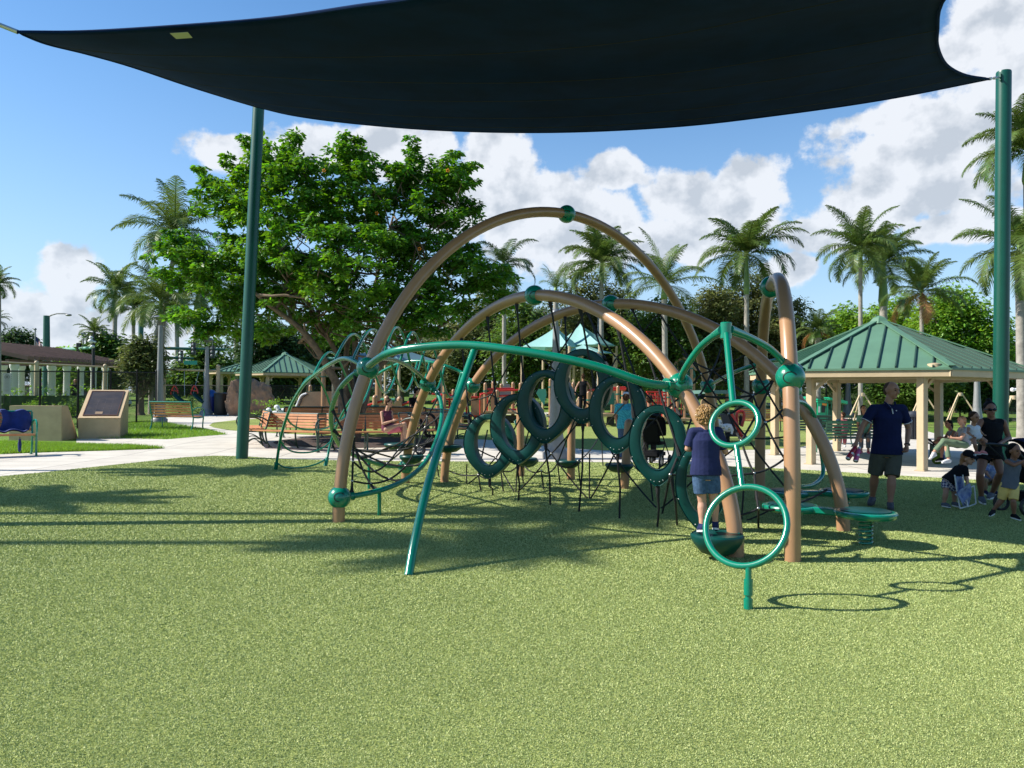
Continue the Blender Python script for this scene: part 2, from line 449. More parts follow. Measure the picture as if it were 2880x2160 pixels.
def build_ground():
    ys = [-40, 0, 10, 20, 40, 60, 80, 100, 130, 200, 600, 2500]
    xs = [-2500, -400, -120, -60, -30, 0, 30, 60, 120, 400, 2500]
    mb = MB(); n = len(xs)
    mb.add([(x, y, T(x, y)) for y in ys for x in xs],
           [(j * n + i, j * n + i + 1, (j + 1) * n + i + 1, (j + 1) * n + i) for j in range(len(ys) - 1) for i in range(n - 1)])
    tag(mb.build('ground', M_LAWN, smooth=False, fix=False), kind='structure')
    def gp(lst): return [G(*p)[:2] for p in lst]
    path = gp([(-900, 1420), (0, 1278), (150, 1272), (300, 1268), (462, 1262), (380, 1256), (215, 1252), (215, 1234), (340, 1232), (470, 1236), (560, 1228),
               (640, 1222), (585, 1206), (545, 1202), (480, 1190), (430, 1183), (500, 1168), (640, 1162), (1000, 1158), (1600, 1160), (2000, 1163), (2250, 1168),
               (2480, 1178), (2560, 1200), (2640, 1222), (2760, 1228), (2900, 1232), (3300, 1240), (3300, 1480), (2700, 1480), (1400, 1480), (-900, 1600)])
    sheet('footpath', path, 0.004, M_CONC)
    near = gp([(-900, 1450), (0, 1341), (120, 1330), (240, 1317), (400, 1300), (520, 1287), (600, 1283), (680, 1284), (800, 1292), (1000, 1297), (1300, 1299),
               (1600, 1300), (1850, 1303), (2085, 1314), (2250, 1322), (2400, 1331), (2600, 1343), (2880, 1358), (3300, 1375), (4200, 1420)])
    near += [(30, -30), (-30, -30)]
    sheet('synthetic_turf', near, 0.010, M_TURF)
    global TURF_POLY
    TURF_POLY = near
    far = gp([(588, 1197), (600, 1189), (680, 1180), (900, 1172), (1400, 1166), (2000, 1168), (2300, 1176), (2480, 1186), (2500, 1200), (2420, 1214), (2330, 1240),
              (2250, 1258), (2150, 1265), (1900, 1268), (1700, 1268), (1620, 1262), (1500, 1252), (1420, 1240), (1340, 1236), (1280, 1236), (1100, 1233), (960, 1229), (840, 1222), (720, 1216), (640, 1210), (602, 1203)])
    sheet('far_synthetic_turf', far, 0.010, M_TURF)
    road = [(-200, 97), (200, 97), (200, 106), (-200, 106)]
    z = T(0, 100)
    mb = MB(); mb.add([(x, y, T(0, y) + 0.03) for y in (101, 110) for x in (-220, 220)], [(0, 1, 3, 2)])
    tag(mb.build('road', M_ASPH, smooth=False, fix=False), kind='structure')
    mb = MB(); mb.add([(x, y, T(0, y) + 0.05) for y in (93, 96) for x in (-220, 220)], [(0, 1, 3, 2)])
    tag(mb.build('sidewalk', M_CONC, smooth=False, fix=False), kind='structure')
build_ground()
def turf_fibres():
    # the short curled pile of the turf, as real fibres where the camera is close enough to see them
    rng = np.random.default_rng(8)
    n = 2000000
    y = 2.4 * (20.5 / 2.4) ** rng.random(n); hw = .70 * y + 1.5; x = (rng.random(n) * 2 - 1) * hw
    P = np.array([(p[0], p[1]) for p in TURF_POLY]); ins = np.zeros(n, bool); j = len(P) - 1
    for i in range(len(P)):
        c = ((P[i, 1] > y) != (P[j, 1] > y)) & (x < (P[j, 0] - P[i, 0]) * (y - P[i, 1]) / (P[j, 1] - P[i, 1] + 1e-9) + P[i, 0]); ins ^= c; j = i
    x, y = x[ins], y[ins]; n = len(x)
    a = rng.random(n) * 6.283; h = np.minimum(.0010 * y + .0025, .0115) * (.45 + .7 * rng.random(n)); w = (.00056 * y + .0003) * (.6 + .8 * rng.random(n)); ln = h * (.3 + 1.2 * rng.random(n)); la = rng.random(n) * 6.283
    dx, dy = np.cos(a) * w / 2, np.sin(a) * w / 2; lx, ly = np.cos(la) * ln, np.sin(la) * ln; z = np.maximum(0, .025 * (y - 20)) + .009
    V = np.stack([np.stack([x - dx, y - dy, z], 1), np.stack([x + dx, y + dy, z], 1), np.stack([x + lx + dx, y + ly + dy, z + h], 1), np.stack([x + lx - dx, y + ly - dy, z + h], 1)], 1)
    m = bpy.data.materials.new('turf_fibre'); m.use_nodes = True; N = m.node_tree.nodes; L = m.node_tree.links; b = N['Principled BSDF']
    g = N.new('ShaderNodeNewGeometry'); cr = N.new('ShaderNodeValToRGB'); L.new(g.outputs['Random Per Island'], cr.inputs[0]); E = cr.color_ramp.elements
    E[0].position = 0; E[0].color = (.21, .27, .095, 1); E[1].position = 1; E[1].color = (.62, .63, .27, 1)
    q = E.new(.35); q.color = (.32, .395, .140, 1); q = E.new(.7); q.color = (.44, .50, .185, 1)
    L.new(cr.outputs[0], b.inputs['Base Color']); b.inputs['Roughness'].default_value = .6; b.inputs['Specular IOR Level'].default_value = .3
    o = quads_mesh('turf_fibres', V.reshape(-1, 3), len(V), m, None)
    tag(o, kind='stuff'); o['label'] = 'short curled fibres of the green synthetic turf'
turf_fibres()

# ------------------------------------------------------------------ shade sail and its poles
M_SAIL = mat('dark_knitted_shade_cloth', (0.001, 0.014, 0.060), 0.9, var=0.2, vscale=1.2, spec=0.1)
def build_sail():
    Lc = Vector((0, 0, 0)) + W(50, 90, 10.05)
    Pc = W(720, 300, 19.0)
    Rc = W(2782, 222, 14.8)
    Nc = Vector((3.2, 3.2, 4.55))
    near = [Lc, W(245, 89, 9.75), W(550, 70, 9.4), W(780, 50, 9.05), W(1000, 18, 8.35), W(1186, -10, 7.7), Vector((0.55, 6.1, 5.1)), Vector((1.9, 4.6, 4.8)), Nc]
    far = [Pc, W(830, 325, 17.9), W(1000, 347, 16.6), W(1250, 366, 15.3), W(1560, 371, 14.4), W(1900, 355, 14.0), W(2200, 321, 14.0), W(2500, 277, 14.3), Rc]
    left = [Lc, W(130, 122, 10.9), W(245, 151, 12.2), W(370, 187, 13.8), W(520, 238, 15.8), W(640, 276, 17.6), Pc]
    right = [Nc, Vector((4.05, 6.0, 5.35)), W(2660, -10, 8.75), W(2637, 90, 10.3), W(2640, 140, 11.6), W(2665, 184, 12.9), W(2715, 211, 13.9), Rc]
    def at(cur, t):
        c = spline(cur, 12); f = t * (len(c) - 1); i = min(int(f), len(c) - 2); return c[i].lerp(c[i + 1], f - i)
    NU, NV = 60, 36
    C0 = [at(near, i / NU) for i in range(NU + 1)]; C1 = [at(far, i / NU) for i in range(NU + 1)]
    D0 = [at(left, j / NV) for j in range(NV + 1)]; D1 = [at(right, j / NV) for j in range(NV + 1)]
    verts = []
    for j in range(NV + 1):
        v = j / NV
        for i in range(NU + 1):
            u = i / NU
            p = (C0[i] * (1 - v) + C1[i] * v) + (D0[j] * (1 - u) + D1[j] * u) \
                - (Lc * (1 - u) * (1 - v) + Nc * u * (1 - v) + Pc * (1 - u) * v + Rc * u * v)
            p.z -= 0.10 * math.sin(math.pi * u) * math.sin(math.pi * v) * 1.0
            verts.append(p)
    faces = [(j * (NU + 1) + i, j * (NU + 1) + i + 1, (j + 1) * (NU + 1) + i + 1, (j + 1) * (NU + 1) + i) for j in range(NV) for i in range(NU)]
    root = thing('shade_sail', 'huge dark green shade sail stretched overhead between the green poles', 'shade sail', tuple(Lc))
    mb = MB(); mb.add(verts, faces)
    o = mb.build('sail_cloth', M_SAIL, root, world=True, fix=False)
    md = o.modifiers.new('thickness', 'SOLIDIFY'); md.thickness = 0.004
    idx = lambda i, j: verts[j * (NU + 1) + i]
    hem = MB()
    ring = [idx(i, 0) for i in range(NU + 1)] + [idx(NU, j) for j in range(1, NV + 1)] + [idx(i, NV) for i in range(NU - 1, -1, -1)] + [idx(0, j) for j in range(NV - 1, 0, -1)]
    hem.tube(ring, 0.022, 8, closed=True)
    hem.build('hem', M_SAIL, root, world=True)
    for jj in (8, 15, 21, 27, 32):
        s_ = MB(); s_.tube([idx(i, jj) + Vector((0, 0, -0.004)) for i in range(NU + 1)], 0.007, 6)
        s_.build('seam', M_ROPE, root, world=True)
    # pale maker's label sewn near the left corner
    a = W(508, 90, 9.52); lb = MB()
    q = [W(482, 84, 9.55), W(532, 81, 9.5), W(545, 97, 9.62), W(500, 100, 9.68)]
    dn = Vector((0, -0.04, -0.06))
    lb.add([p + dn for p in q] + [p + dn * 1.06 for p in q], [(0, 1, 2, 3), (7, 6, 5, 4), (0, 1, 5, 4), (1, 2, 6, 5), (2, 3, 7, 6), (3, 0, 4, 7)])
    lb.build('sewn_tag', mat('tag_cloth', (0.42, 0.44, 0.33), 0.8), root, world=True, fix=False)
    def shackle(p, q):
        d = (q - p)
        k = MB(); k.tube([p, p + d * 0.15], 0.03, 8); 
        k.tube([p + d * 0.1, q], 0.013, 6); k.tube([p + d * 0.4, p + d * 0.75], 0.028, 8)
        k.build('turnbuckle', M_STEEL, root, world=True)
    # poles
    def pole(base, top, r, label, grp='green poles holding the shade sail'):
        t = thing('shade_pole', label, 'pole', tuple(base), group=grp)
        mb = MB(); mb.tube([base - Vector((0, 0, 0.05)), base.lerp(top, 0.33), base.lerp(top, 0.66), top], r, 28)
        mb.lathe([(r * 1.0, 0), (r * 0.95, 0.03), (r * 0.4, 0.05)], top, 28, axis=(top - base))
        mb.build('pole_shaft', M_POLE, t, world=True)
        return t
    b1 = G(680, 1291); t1 = W(728, 285, 19.6)
    p1 = pole(b1, t1, 0.145, 'tall green steel pole under the sail beside the big leafy tree')
    b2 = Vector((W(2812, 1200, 15.2).x, 15.2, 0)); t2 = W(2823, 206, 15.2)
    p2 = pole(b2, t2, 0.138, 'tall green steel pole at the right, behind the woman in black')
    b3 = Vector((-8.9, 9.05, 0)); t3 = Vector((-8.5, 9.7, 7.1))
    p3 = pole(b3, t3, 0.14, 'tall green steel pole standing beyond the left corner of the sail')
    for (p, c, bt) in ((p1, Pc, t1), (p2, Rc, t2), (p3, Lc, t3)):
        d = (Vector((c.x, c.y, 0)) - Vector((bt.x, bt.y, 0))).normalized()
        at_ = bt - Vector((0, 0, 0.12)) + d * 0.16
        k = MB(); k.box(at_ - d * 0.03, (0.10, 0.03, 0.14), rz=math.atan2(d.y, d.x))
        k.build('eye_plate', M_POLE, p, world=True)
        shackle(c, at_)
build_sail()
# ------------------------------------------------------------------ the climbing structure
def build_climber():
    root = thing('climbing_structure', 'big climber of tan arches, green balls, oval pods and black rope nets on the turf',
                 'climber', (0.6, 10.6, 0))
    RA = 0.079
    def arch(fa, fb, H, p):
        A = Vector((fa.x, fa.y, 0)); B = Vector((fb.x, fb.y, 0)); mid = (A + B) / 2; half = (B - A) / 2
        def P(s):
            s = max(-1, min(1, s)); q = mid + half * s
            q.z = H * max(0.0, 1 - abs(s) ** p) ** (1 / p); return q
        pts = []
        for i in range(81):
            a = math.pi * i / 80; pts.append(P(-math.cos(a)))
        pts[0].z = pts[-1].z = -0.05
        mb = MB(); mb.tube(pts, RA, 20)
        mb.build('arch', M_TAN, root, world=True)
        return P
    fa = G(952, 1470); A_ = arch(fa, Vector((3.95, 14.7, 0)), 4.50, 2.0)
    B_ = arch(G(1140, 1360), G(2071, 1568), 3.02, 1.88)
    C_ = arch(G(1250, 1357), G(2372, 1495), 3.02, 1.95)
    D_ = arch(G(2137, 1409), G(2229, 1581), 3.06, 2.7)
    def s_at(P, px, lo, hi, py=None):           # parameter at which the arch passes photo column px
        best = None
        for i in range(401):
            s = lo + (hi - lo) * i / 400; q = P(s)
            v = CAM_R.transposed() @ (q - Vector((0, 0, CAM_H)))
            x = 1440 - v.x / v.z * F; y = 1080 + v.y / v.z * F
            d = abs(x - px) + (abs(y - py) if py else 0)
            if best is None or d < best[0]: best = (d, s)
        return best[1]
    def ball(c, r, ax=None, ports=(), label=None):
        mb = MB(); mb.ball(c, r, 28, 18)
        for k in range(3):                        # moulded bolt recess rims
            a = 2.1 * k + 0.6
            d = Vector((math.cos(a) * 0.55, -0.78, math.sin(a) * 0.4)).normalized()
        o = mb.build('ball_joint', M_GREEN, root, world=True)
        # dark moulded grooves where the half shells meet and the bolt recess
        g = MB()
        d = (Vector((0, 0, CAM_H)) - c).normalized()
        side = d.cross(Vector((0, 0, 1))).normalized(); up = side.cross(d)
        pts = []
        for k in range(11):
            a = R(150 - 24 * k); pts.append(c + (side * math.cos(a) * 0.45 + up * math.sin(a) * 0.45 * 0.8 + d * 0.86).normalized() * (r * 1.004))
        g.tube(pts, 0.0055, 6)
        g.build('groove', M_BLACK, o, world=True)
        return c
    bA1 = ball(A_(s_at(A_, 1015, -1, -.6, 1035)), .148)
    bA0 = ball(A_(s_at(A_, 1594, -.4, .4)), .142)
    bA2 = ball(A_(s_at(A_, 1991, .6, 1, 1085)), .142)
    bA3 = ball(A_(s_at(A_, 953, -1, -.8, 1398)) , .145)
    bB1 = ball(B_(s_at(B_, 1210, -1, -.4, 1080)), .142)
    bB0 = ball(B_(s_at(B_, 1503, -.4, .5)), .142)
    bB2 = ball(B_(s_at(B_, 1903, .4, 1, 1085)), .142)
    bB3 = ball(B_(s_at(B_, 1139, -1, -.8, 1312)), .135)
    bC1 = ball(C_(s_at(C_, 1347, -1, -.4, 1085)), .138)
    bC0 = ball(C_(s_at(C_, 1718, -.4, .5)), .138)
    bC2 = ball(C_(s_at(C_, 2178, .4, 1, 1100)), .142)
    bD0 = ball(D_(-0.12), .142)
    bD1 = ball(D_(s_at(D_, 2234, .3, 1, 1062)), .145)
    bD2 = ball(D_(s_at(D_, 2124, -1, -.3, 1085)), .138)
    def tube(name, pts, r, n=14, collars=True, m=M_GREEN):
        mb = MB(); mb.tube(pts, r, n)
        if collars:
            for (p, q) in ((pts[0], pts[1]), (pts[-1], pts[-2])):
                d = (q - p).normalized(); mb.tube([p, p + d * 0.19], r * 1.45, n); mb.tube([p + d * 0.185, p + d * 0.20], r * 1.6, n)
        return mb.build(name, m, root, world=True)
    # long bowed beam and its bent leg
    b = [bA1, W(1043, 1024, 9.6), W(1093, 993, 9.2), W(1172, 978, 8.95), W(1302, 970, 8.72), W(1432, 983, 8.5), W(1562, 1004, 8.35), W(1693, 1035, 8.25), W(1823, 1078, 8.2), bB2]
    tube('bowed_beam', spline(b, 8), 0.048)
    leg = [W(1334, 984, 8.68), W(1318, 1030, 8.55), W(1290, 1110, 8.3), W(1232, 1270, 7.8), W(1194, 1400, 7.42), W(1165, 1530, 7.05), G(1149, 1620)]
    tube('bent_leg', spline(leg, 6), 0.042, collars=False)
    # hammock: two bowed rails and a rope net between them
    r1 = spline([bA1, W(991, 1056, 10.1), W(952, 1100, 10.5), W(932, 1160, 11.0), W(937, 1215, 11.5), W(965, 1262, 12.2), W(1020, 1290, 12.9), W(1085, 1310, 13.5), bB3], 8)
    r2 = spline([bA3, W(1010, 1392, 9.9), W(1085, 1374, 10.25), W(1150, 1343, 10.8), W(1200, 1295, 11.4), W(1230, 1230, 12.1), W(1243, 1165, 12.7), W(1235, 1115, 13.1), bB1], 8)
    tube('hammock_rail', r1, 0.036); tube('hammock_rail', r2, 0.036)
    for (p, q) in ((W(1067, 1378, 10.15), G(1067, 1451)), (W(1038, 1296, 13.1), G(1038, 1377))):
        tube('short_post', [p, p.lerp(q, .5), q - Vector((0, 0, .03))], 0.026, collars=False)
    def at(c, t):
        f = max(0, min(1, t)) * (len(c) - 1); i = min(int(f), len(c) - 2); return c[i].lerp(c[i + 1], f - i)
    def sag(a, b_, h, n=8): return [a.lerp(b_, k / n) - Vector((0, 0, h * 4 * (k / n) * (1 - k / n))) for k in range(n + 1)]
    net = MB(); clips = MB()
    NL = 7
    ropes = []
    for k in range(NL):
        t = 0.10 + 0.76 * k / (NL - 1)
        c = sag(at(r1, t), at(r2, 1 - (1 - t) * 1.0) if False else at(r2, 0.08 + 0.80 * k / (NL - 1)), 0.20 + 0.10 * math.sin(k), 10)
        ropes.append(c); net.tube(c, 0.015, 6)
        for (p, q) in ((c[0], c[1]), (c[-1], c[-2])):
            d = (q - p).normalized(); net.tube([p + d * .01, p + d * 0.05, p + d * 0.13], [0.030, 0.028, 0.015], 8)
    for fr in (0.2, 0.4, 0.6, 0.8):
        c = [at(r, fr) for r in ropes]
        c2 = spline(c, 4); net.tube(c2, 0.014, 6)
        for p in c: clips.ball(p, 0.019, 8, 6)
    # lowest ropes reaching rail near the first ball
    net.build('hammock_net', M_ROPE, root, world=True); clips.build('rope_clips', M_STEEL, root, world=True)
    # ladder of looped rungs on the left
    rail1 = spline([bA1, W(975, 1008, 10.4), W(935, 1020, 11.0), W(890, 1050, 12.2), W(850, 1088, 13.2), W(815, 1150, 14.5), W(790, 1230, 15.8), G(775, 1322)], 8)
    rail2 = spline([bC1, W(1305, 1052, 14.4), W(1250, 1028, 14.5), W(1190, 1016, 14.7), W(1125, 1022, 15.0), W(1060, 1054, 15.5), W(1005, 1102, 16.1), W(960, 1170, 16.9), W(932, 1240, 17.5), G(915, 1312)], 8)
    rail3 = spline([bA1, W(1060, 1012, 10.6), W(1095, 1010, 11.3), W(1135, 1022, 12.1), W(1175, 1050, 12.9), bB1], 8)
    tube('ladder_rail', rail1, 0.030); tube('ladder_rail', rail2, 0.030); tube('ladder_rail', rail3, 0.030)
    def rung(a, b_, h1, h2, side=0.0):
        d = b_ - a; pts = []
        for k in range(25):
            t = k / 24
            z = h1 * math.sin(2 * math.pi * t) if t < 0.5 else h2 * math.sin(2 * math.pi * t)
            w = 0.5 - 0.5 * math.cos(math.pi * t) if False else t
            pts.append(a + d * w + Vector((side * math.sin(2 * math.pi * t), 0, z)))
        tube('looped_rung', pts, 0.021, 8, collars=False)
    def urung(a, b_, h):
        pts = [a.lerp(b_, k / 16) + Vector((0, 0, -h * (1 - abs(2 * (k / 16) ** .8 - 1) ** 2.5))) for k in range(17)]
        tube('curved_rung', pts, 0.019, 8, collars=False)
    urung(at(rail1, .965), at(rail2, .965), .16)
    urung(at(rail1, .87), at(rail2, .89), .26)
    urung(at(rail1, .76), at(rail2, .80), .22)
    for t1, t2, h1, h2 in ((.62, .70, .36, .46), (.46, .58, .42, .52), (.27, .45, .44, .54), (.10, .36, .46, .54)):
        rung(at(rail1, t1), at(rail2, t2), h1, h2)
    for t3, t2 in ((.30, .30), (.55, .22), (.80, .13)):
        rung(at(rail3, t3), at(rail2, t2), .50, .46)
    # stepping discs clamped on the two left legs, bowl on the near right leg
    def disc(c, r, tilt=0.0, h=0.11, name='stepping_disc'):
        mb = MB()
        prof = [(r * .25, -h), (r * .62, -h * .82), (r * .90, -h * .35), (r, -h * .05), (r * .985, 0.012), (r * .93, 0.026), (r * .90, 0.018), (r * .2, 0.022)]
        mb.lathe(prof, c, 32)
        return mb.build(name, M_DGREEN, root, world=True)
    disc(W(1122, 1250, 13.9), .27); disc(W(1158, 1284, 13.6), .22, h=.13)
    disc(W(1260, 1256, 14.0), .26)
    disc(W(2017, 1508, 7.62), .262, h=.19, name='foot_bowl')
    disc(W(1474, 1292, 13.0), .23)
    # oval climbing pods
    def pod(cx, cy, hw, hh, Y, yaw, tipy, gx, gy):
        c = W(cx, cy, Y); s = Y / F
        hw *= s; hh *= s; tip = (cy - tipy) * s
        rot = Matrix.Rotation(R(yaw), 3, 'Z'); k = 1 / math.cos(R(yaw)) * 0.97
        N_, M_ = 56, 14
        mb = MB(); vs = []
        def outl(a):
            ca, sa = math.cos(a), math.sin(a)
            if sa >= 0: return Vector((hw * ca * k, 0, hh * (0.05 + 0.95 * sa)))
            d = -sa
            w = (1 - d ** 2.5 * 0.88) if d < 1 else .14
            return Vector((hw * k * (1 if ca > 0 else -1) * w * min(1, abs(ca) ** .10 * 1.0 + 0) * (1 if abs(ca) > .05 else abs(ca) / .05), 0, hh * 0.05 - d ** 1.1 * (hh * 1.08)))
        for i in range(N_):
            a = 2 * math.pi * (i + .5) / N_
            o_ = outl(a)
            in_ = Vector((hw * 0.56 * math.cos(a) * k, 0, hh * 0.71 * math.sin(a) + hh * 0.09))
            mid = (o_ + in_) / 2; rad = (o_ - in_) / 2
            for j in range(M_):
                b2 = 2 * math.pi * j / M_
                cb, sb = math.cos(b2), math.sin(b2)
                dep = 0.095
                off = rad * (abs(cb) ** .28 * (1 if cb > 0 else -1)) + Vector((0, dep * (abs(sb) ** .4 * (1 if sb > 0 else -1)), 0))
                if sb < 0 and abs(cb) < 0.8: off.y += 0.028        # dished front face
                vs.append(c + rot @ (mid + off))
        fs = []
        for i in range(N_):
            for j in range(M_):
                i2 = (i + 1) % N_; j2 = (j + 1) % M_
                fs.append((i * M_ + j, i * M_ + j2, i2 * M_ + j2, i2 * M_ + j))
        mb.add(vs, fs)
        o = mb.build('oval_pod', M_DGREEN, root, world=True)
        bo = MB()
        for a in (R(118), R(134), R(150), R(200), R(252), R(262), R(278), R(288), R(40)):
            p = c + rot @ Vector((hw * .93 * math.cos(a) * k * (1 - 0.30 * max(0, -math.sin(a)) ** 2.2), -0.088, hh * .92 * math.sin(a)))
            bo.ball(p, 0.0075, 8, 6)
        bo.build('bolts', M_STEEL, o, world=True)
        t = c - Vector((0, 0, abs(tip)))
        g = G(gx, gy)
        rb = MB(); rb.tube([t + Vector((0, 0, .06)), t - Vector((0, 0, .03)), t - Vector((0, 0, .09)), t.lerp(g, .5) + Vector((.02, 0, 0)), g - Vector((0, 0, .03))], [.022, .024, .014, .0135, .0135], 8)
        rb.build('anchor_rope', M_ROPE, root, world=True)
        return c, hw * k, hh, rot
    pods = [pod(1378, 1252, 74, 90, 11.9, -24, 1352, 1386, 1395),
            pod(1457, 1205, 78, 98, 11.3, -24, 1310, 1458, 1409),
            pod(1536, 1142, 80, 102, 10.9, -24, 1252, 1548, 1422),
            pod(1640, 1085, 80, 104, 10.3, -22, 1196, 1628, 1441),
            pod(1738, 1164, 80, 108, 9.9, -18, 1278, 1742, 1461),
            pod(1850, 1250, 80, 112, 9.2, -16, 1370, 1848, 1485),
            pod(1972, 1365, 72, 122, 8.5, -14, 1482, 1966, 1525)]
    # ropes hanging from the arches to the pods, pod to pod, and to the ground
    def rope(pts, r=0.0135, parent=root, name='hanging_rope', ends=True):
        mb = MB(); mb.tube(pts, r, 8)
        if ends:
            for (p, q) in ((pts[0], pts[1]), (pts[-1], pts[-2])):
                if (p - q).length < 0.2: continue
                d = (q - p).normalized(); mb.tube([p, p + d * .06, p + d * .14], [r * 2.1, r * 2.0, r], 8)
        return mb.build(name, M_ROPE, parent, world=True)
    pl = [p[0] + p[3] @ Vector((-p[1] * .82, 0, p[2] * .6)) for p in pods]      # upper left shoulder
    pr = [p[0] + p[3] @ Vector((p[1] * .75, 0, p[2] * .7)) for p in pods]
    tops = [s_at(B_, x, -.95, .95) for x in (1298, 1371, 1453, 1547, 1632, 1740, 1822)]
    for i, s in enumerate(tops):
        rope([B_(s) - Vector((0, 0, .06)), pl[i] + Vector((0, 0, 0.03))])
    for i in (2, 3, 4, 5):
        rope([C_(s_at(C_, 1590 + 62 * (i - 2), -.9, .9)) - Vector((0, 0, .06)), pr[i]])
    # web under arch B (behind the pods) and a second one under arch C
    def web(P, s0, s1, n, rows, back=0.0, sagz=0.0, gfirst=True):
        nb = MB(); cl = MB(); grid = []
        for i in range(n + 1):
            s = s0 + (s1 - s0) * i / n; top = P(s) - Vector((0, 0, .07)); gnd = Vector((top.x, top.y, -.02))
            gnd += Vector((0.10 * math.sin(i * 2.1), 0.15 * math.cos(i * 1.3), 0))
            col = [top.lerp(gnd, k / rows) + Vector((0.05 * math.sin(3.1 * i + k), 0.05 * math.cos(2 * k + i), 0)) * (0 < k < rows) for k in range(rows + 1)]
            grid.append(col)
        for i in range(n + 1):
            lo = 0 if i % 2 == 0 else 1
            for k in range(rows):
                a = grid[i][k]
                if (i + k) % 2 == 0:
                    if i < n: nb.tube(sag(a, grid[i + 1][k + 1], .03, 5), 0.0125, 6)
                    if i > 0: nb.tube(sag(a, grid[i - 1][k + 1], .03, 5), 0.0125, 6)
                    if 0 < k < rows: cl.ball(a, 0.017, 8, 6)
        for i in range(0, n + 1, 2):
            nb.tube([grid[i][rows - 1], grid[i][rows]], 0.0125, 6)
        nb.build('rope_web', M_ROPE, root, world=True); cl.build('rope_clips', M_STEEL, root, world=True)
    nodes = []
    lo = MB(); cl = MB()
    for i, (px, py, h) in enumerate(((1228, 1322, .30), (1345, 1360, .28), (1408, 1363, .38), (1465, 1340, .42), (1522, 1358, .34), (1568, 1342, .40), (1625, 1345, .45), (1690, 1290, .8), (1760, 1322, .5), (1828, 1390, .40), (1888, 1364, .6))):
        g_ = G(px, py + 22); nodes.append(g_ + Vector((0, 0, h)))
        lo.tube(sag(g_ + Vector((.05, 0, -.02)), nodes[-1], .01, 4), .0125, 8); cl.ball(nodes[-1], .017, 8, 6)
    for a_, b2 in zip(nodes[:-1], nodes[1:]): lo.tube(sag(a_, b2, .10, 8), .0125, 8)
    for i in (1, 3, 5, 7, 9): lo.tube(sag(nodes[i], C_(-.75 + .17 * i) * .35 + nodes[i] * .65, -.02, 4), .0125, 8)
    lo.build('low_rope_chain', M_ROPE, root, world=True); cl.build('rope_clips', M_STEEL, root, world=True)
    web(C_, -.84, .84, 9, 4)
    # ropes between arch C, arch A and arch D around the boy and the ring pole
    K = {k: W(*v) for k, v in dict(n1=(2178, 1063, 10.0), n2=(2085, 1240, 9.2), n3=(1967, 1112, 10.2), n4=(2003, 1042, 10.8), n5=(2153, 1188, 9.3), n6=(2206, 1146, 9.5),
         n7=(2207, 1290, 9.2), n8=(2121, 1331, 9.0), n9=(2133, 1430, 8.7), n11=(2050, 1165, 9.9), n12=(2118, 1112, 9.9), n13=(1885, 1335, 8.8), n14=(1900, 1412, 8.9), n15=(2204, 1424, 8.8), n16=(2050, 1448, 8.6),
         n17=(2030, 970, 11.5), n18=(2110, 960, 11.2), n19=(1920, 995, 11.6), n20=(2325, 1378, 9.4)).items()}
    net = [('n1', 'n12'), ('n12', 'n3'), ('n1', 'n2'), ('n2', 'n11'), ('n11', 'n3'), ('n3', 'n4'), ('n4', 'n17'), ('n4', 'n12'), ('n6', 'n5'), ('n5', 'n2'), ('n5', 'n7'), ('n7', 'n8'), ('n8', 'n2'), ('n8', 'n13'), ('n8', 'n9'),
           ('n9', 'n15'), ('n9', 'n16'), ('n13', 'n14'), ('n3', 'n13'), ('n4', 'n19'), ('n17', 'n18'), ('n12', 'n5'), ('n15', 'n20'), ('n11', 'n12')]
    nb = MB(); cl = MB()
    for a, b_ in net:
        nb.tube(sag(K[a], K[b_], .03, 6), .0135, 8)
    for k, g in (('n9', (2133, 1484)), ('n14', (1905, 1478)), ('n13', (1862, 1444))):
        nb.tube([K[k], G(*g) - Vector((0, 0, .02))], .0135, 8)
    for k in ('n2', 'n5', 'n8', 'n9', 'n7', 'n12', 'n11', 'n4', 'n3', 'n13'): cl.ball(K[k], .019, 8, 6)
    nb.build('rope_web', M_ROPE, root, world=True); cl.build('rope_clips', M_STEEL, root, world=True)
    # hoop net panels between arch A and D: bowed green rails seen through the structure
    tube('back_rail', spline([bA2, W(2075, 1043, 13.0), W(2150, 1020, 12.6), W(2215, 1012, 12.0), W(2260, 1040, 11.4)], 8), 0.032, collars=False)
    tube('side_rail', spline([W(2232, 1128, 9.0), W(2262, 1135, 9.3), W(2288, 1165, 9.5), W(2302, 1230, 9.7), W(2314, 1300, 9.8), W(2312, 1340, 9.7), W(2285, 1364, 9.4), W(2250, 1368, 9.0), W(2228, 1362, 8.4)], 8), 0.026, collars=False)
    # canopy bracket with the swinging ring pole
    hub = W(2042, 930, 7.12)
    mb = MB(); mb.lathe([(.045, -.075), (.052, -.07), (.052, .07), (.046, .078)], hub, 20)
    l1 = spline([bB2, W(1924, 1043, 8.05), W(1962, 985, 7.75), W(2000, 950, 7.4), hub - Vector((.03, 0, -.005))], 8)
    l2 = spline([bD1, W(2214, 1032, 7.85), W(2168, 983, 7.7), W(2110, 950, 7.4), hub + Vector((.03, 0, .01))], 8)
    for l in (l1, l2):
        mb.tube(l, [0.035] * (len(l) - 8) + [0.035 + 0.013 * k / 7 for k in range(8)], 14)
        d = (l[1] - l[0]).normalized(); mb.tube([l[0], l[0] + d * .2], .046, 14)
    mb.build('arched_bracket', M_GREEN, root, world=True)
    rc = W(2066, 1192, 6.50); rbig = W(2096, 1478, 6.02); base = G(2104, 1716)
    axis = (hub - base).normalized()
    rx = Vector((math.cos(R(-39)), math.sin(R(-39)), 0))
    def ring(c, r, rt):
        ry = axis; rx2 = (rx - axis * rx.dot(axis)).normalized()
        return [c + rx2 * (r * math.cos(a)) + ry * (r * math.sin(a)) for a in [2 * math.pi * k / 48 for k in range(48)]], ry
    pts, ry = ring(rc, .203, .02)
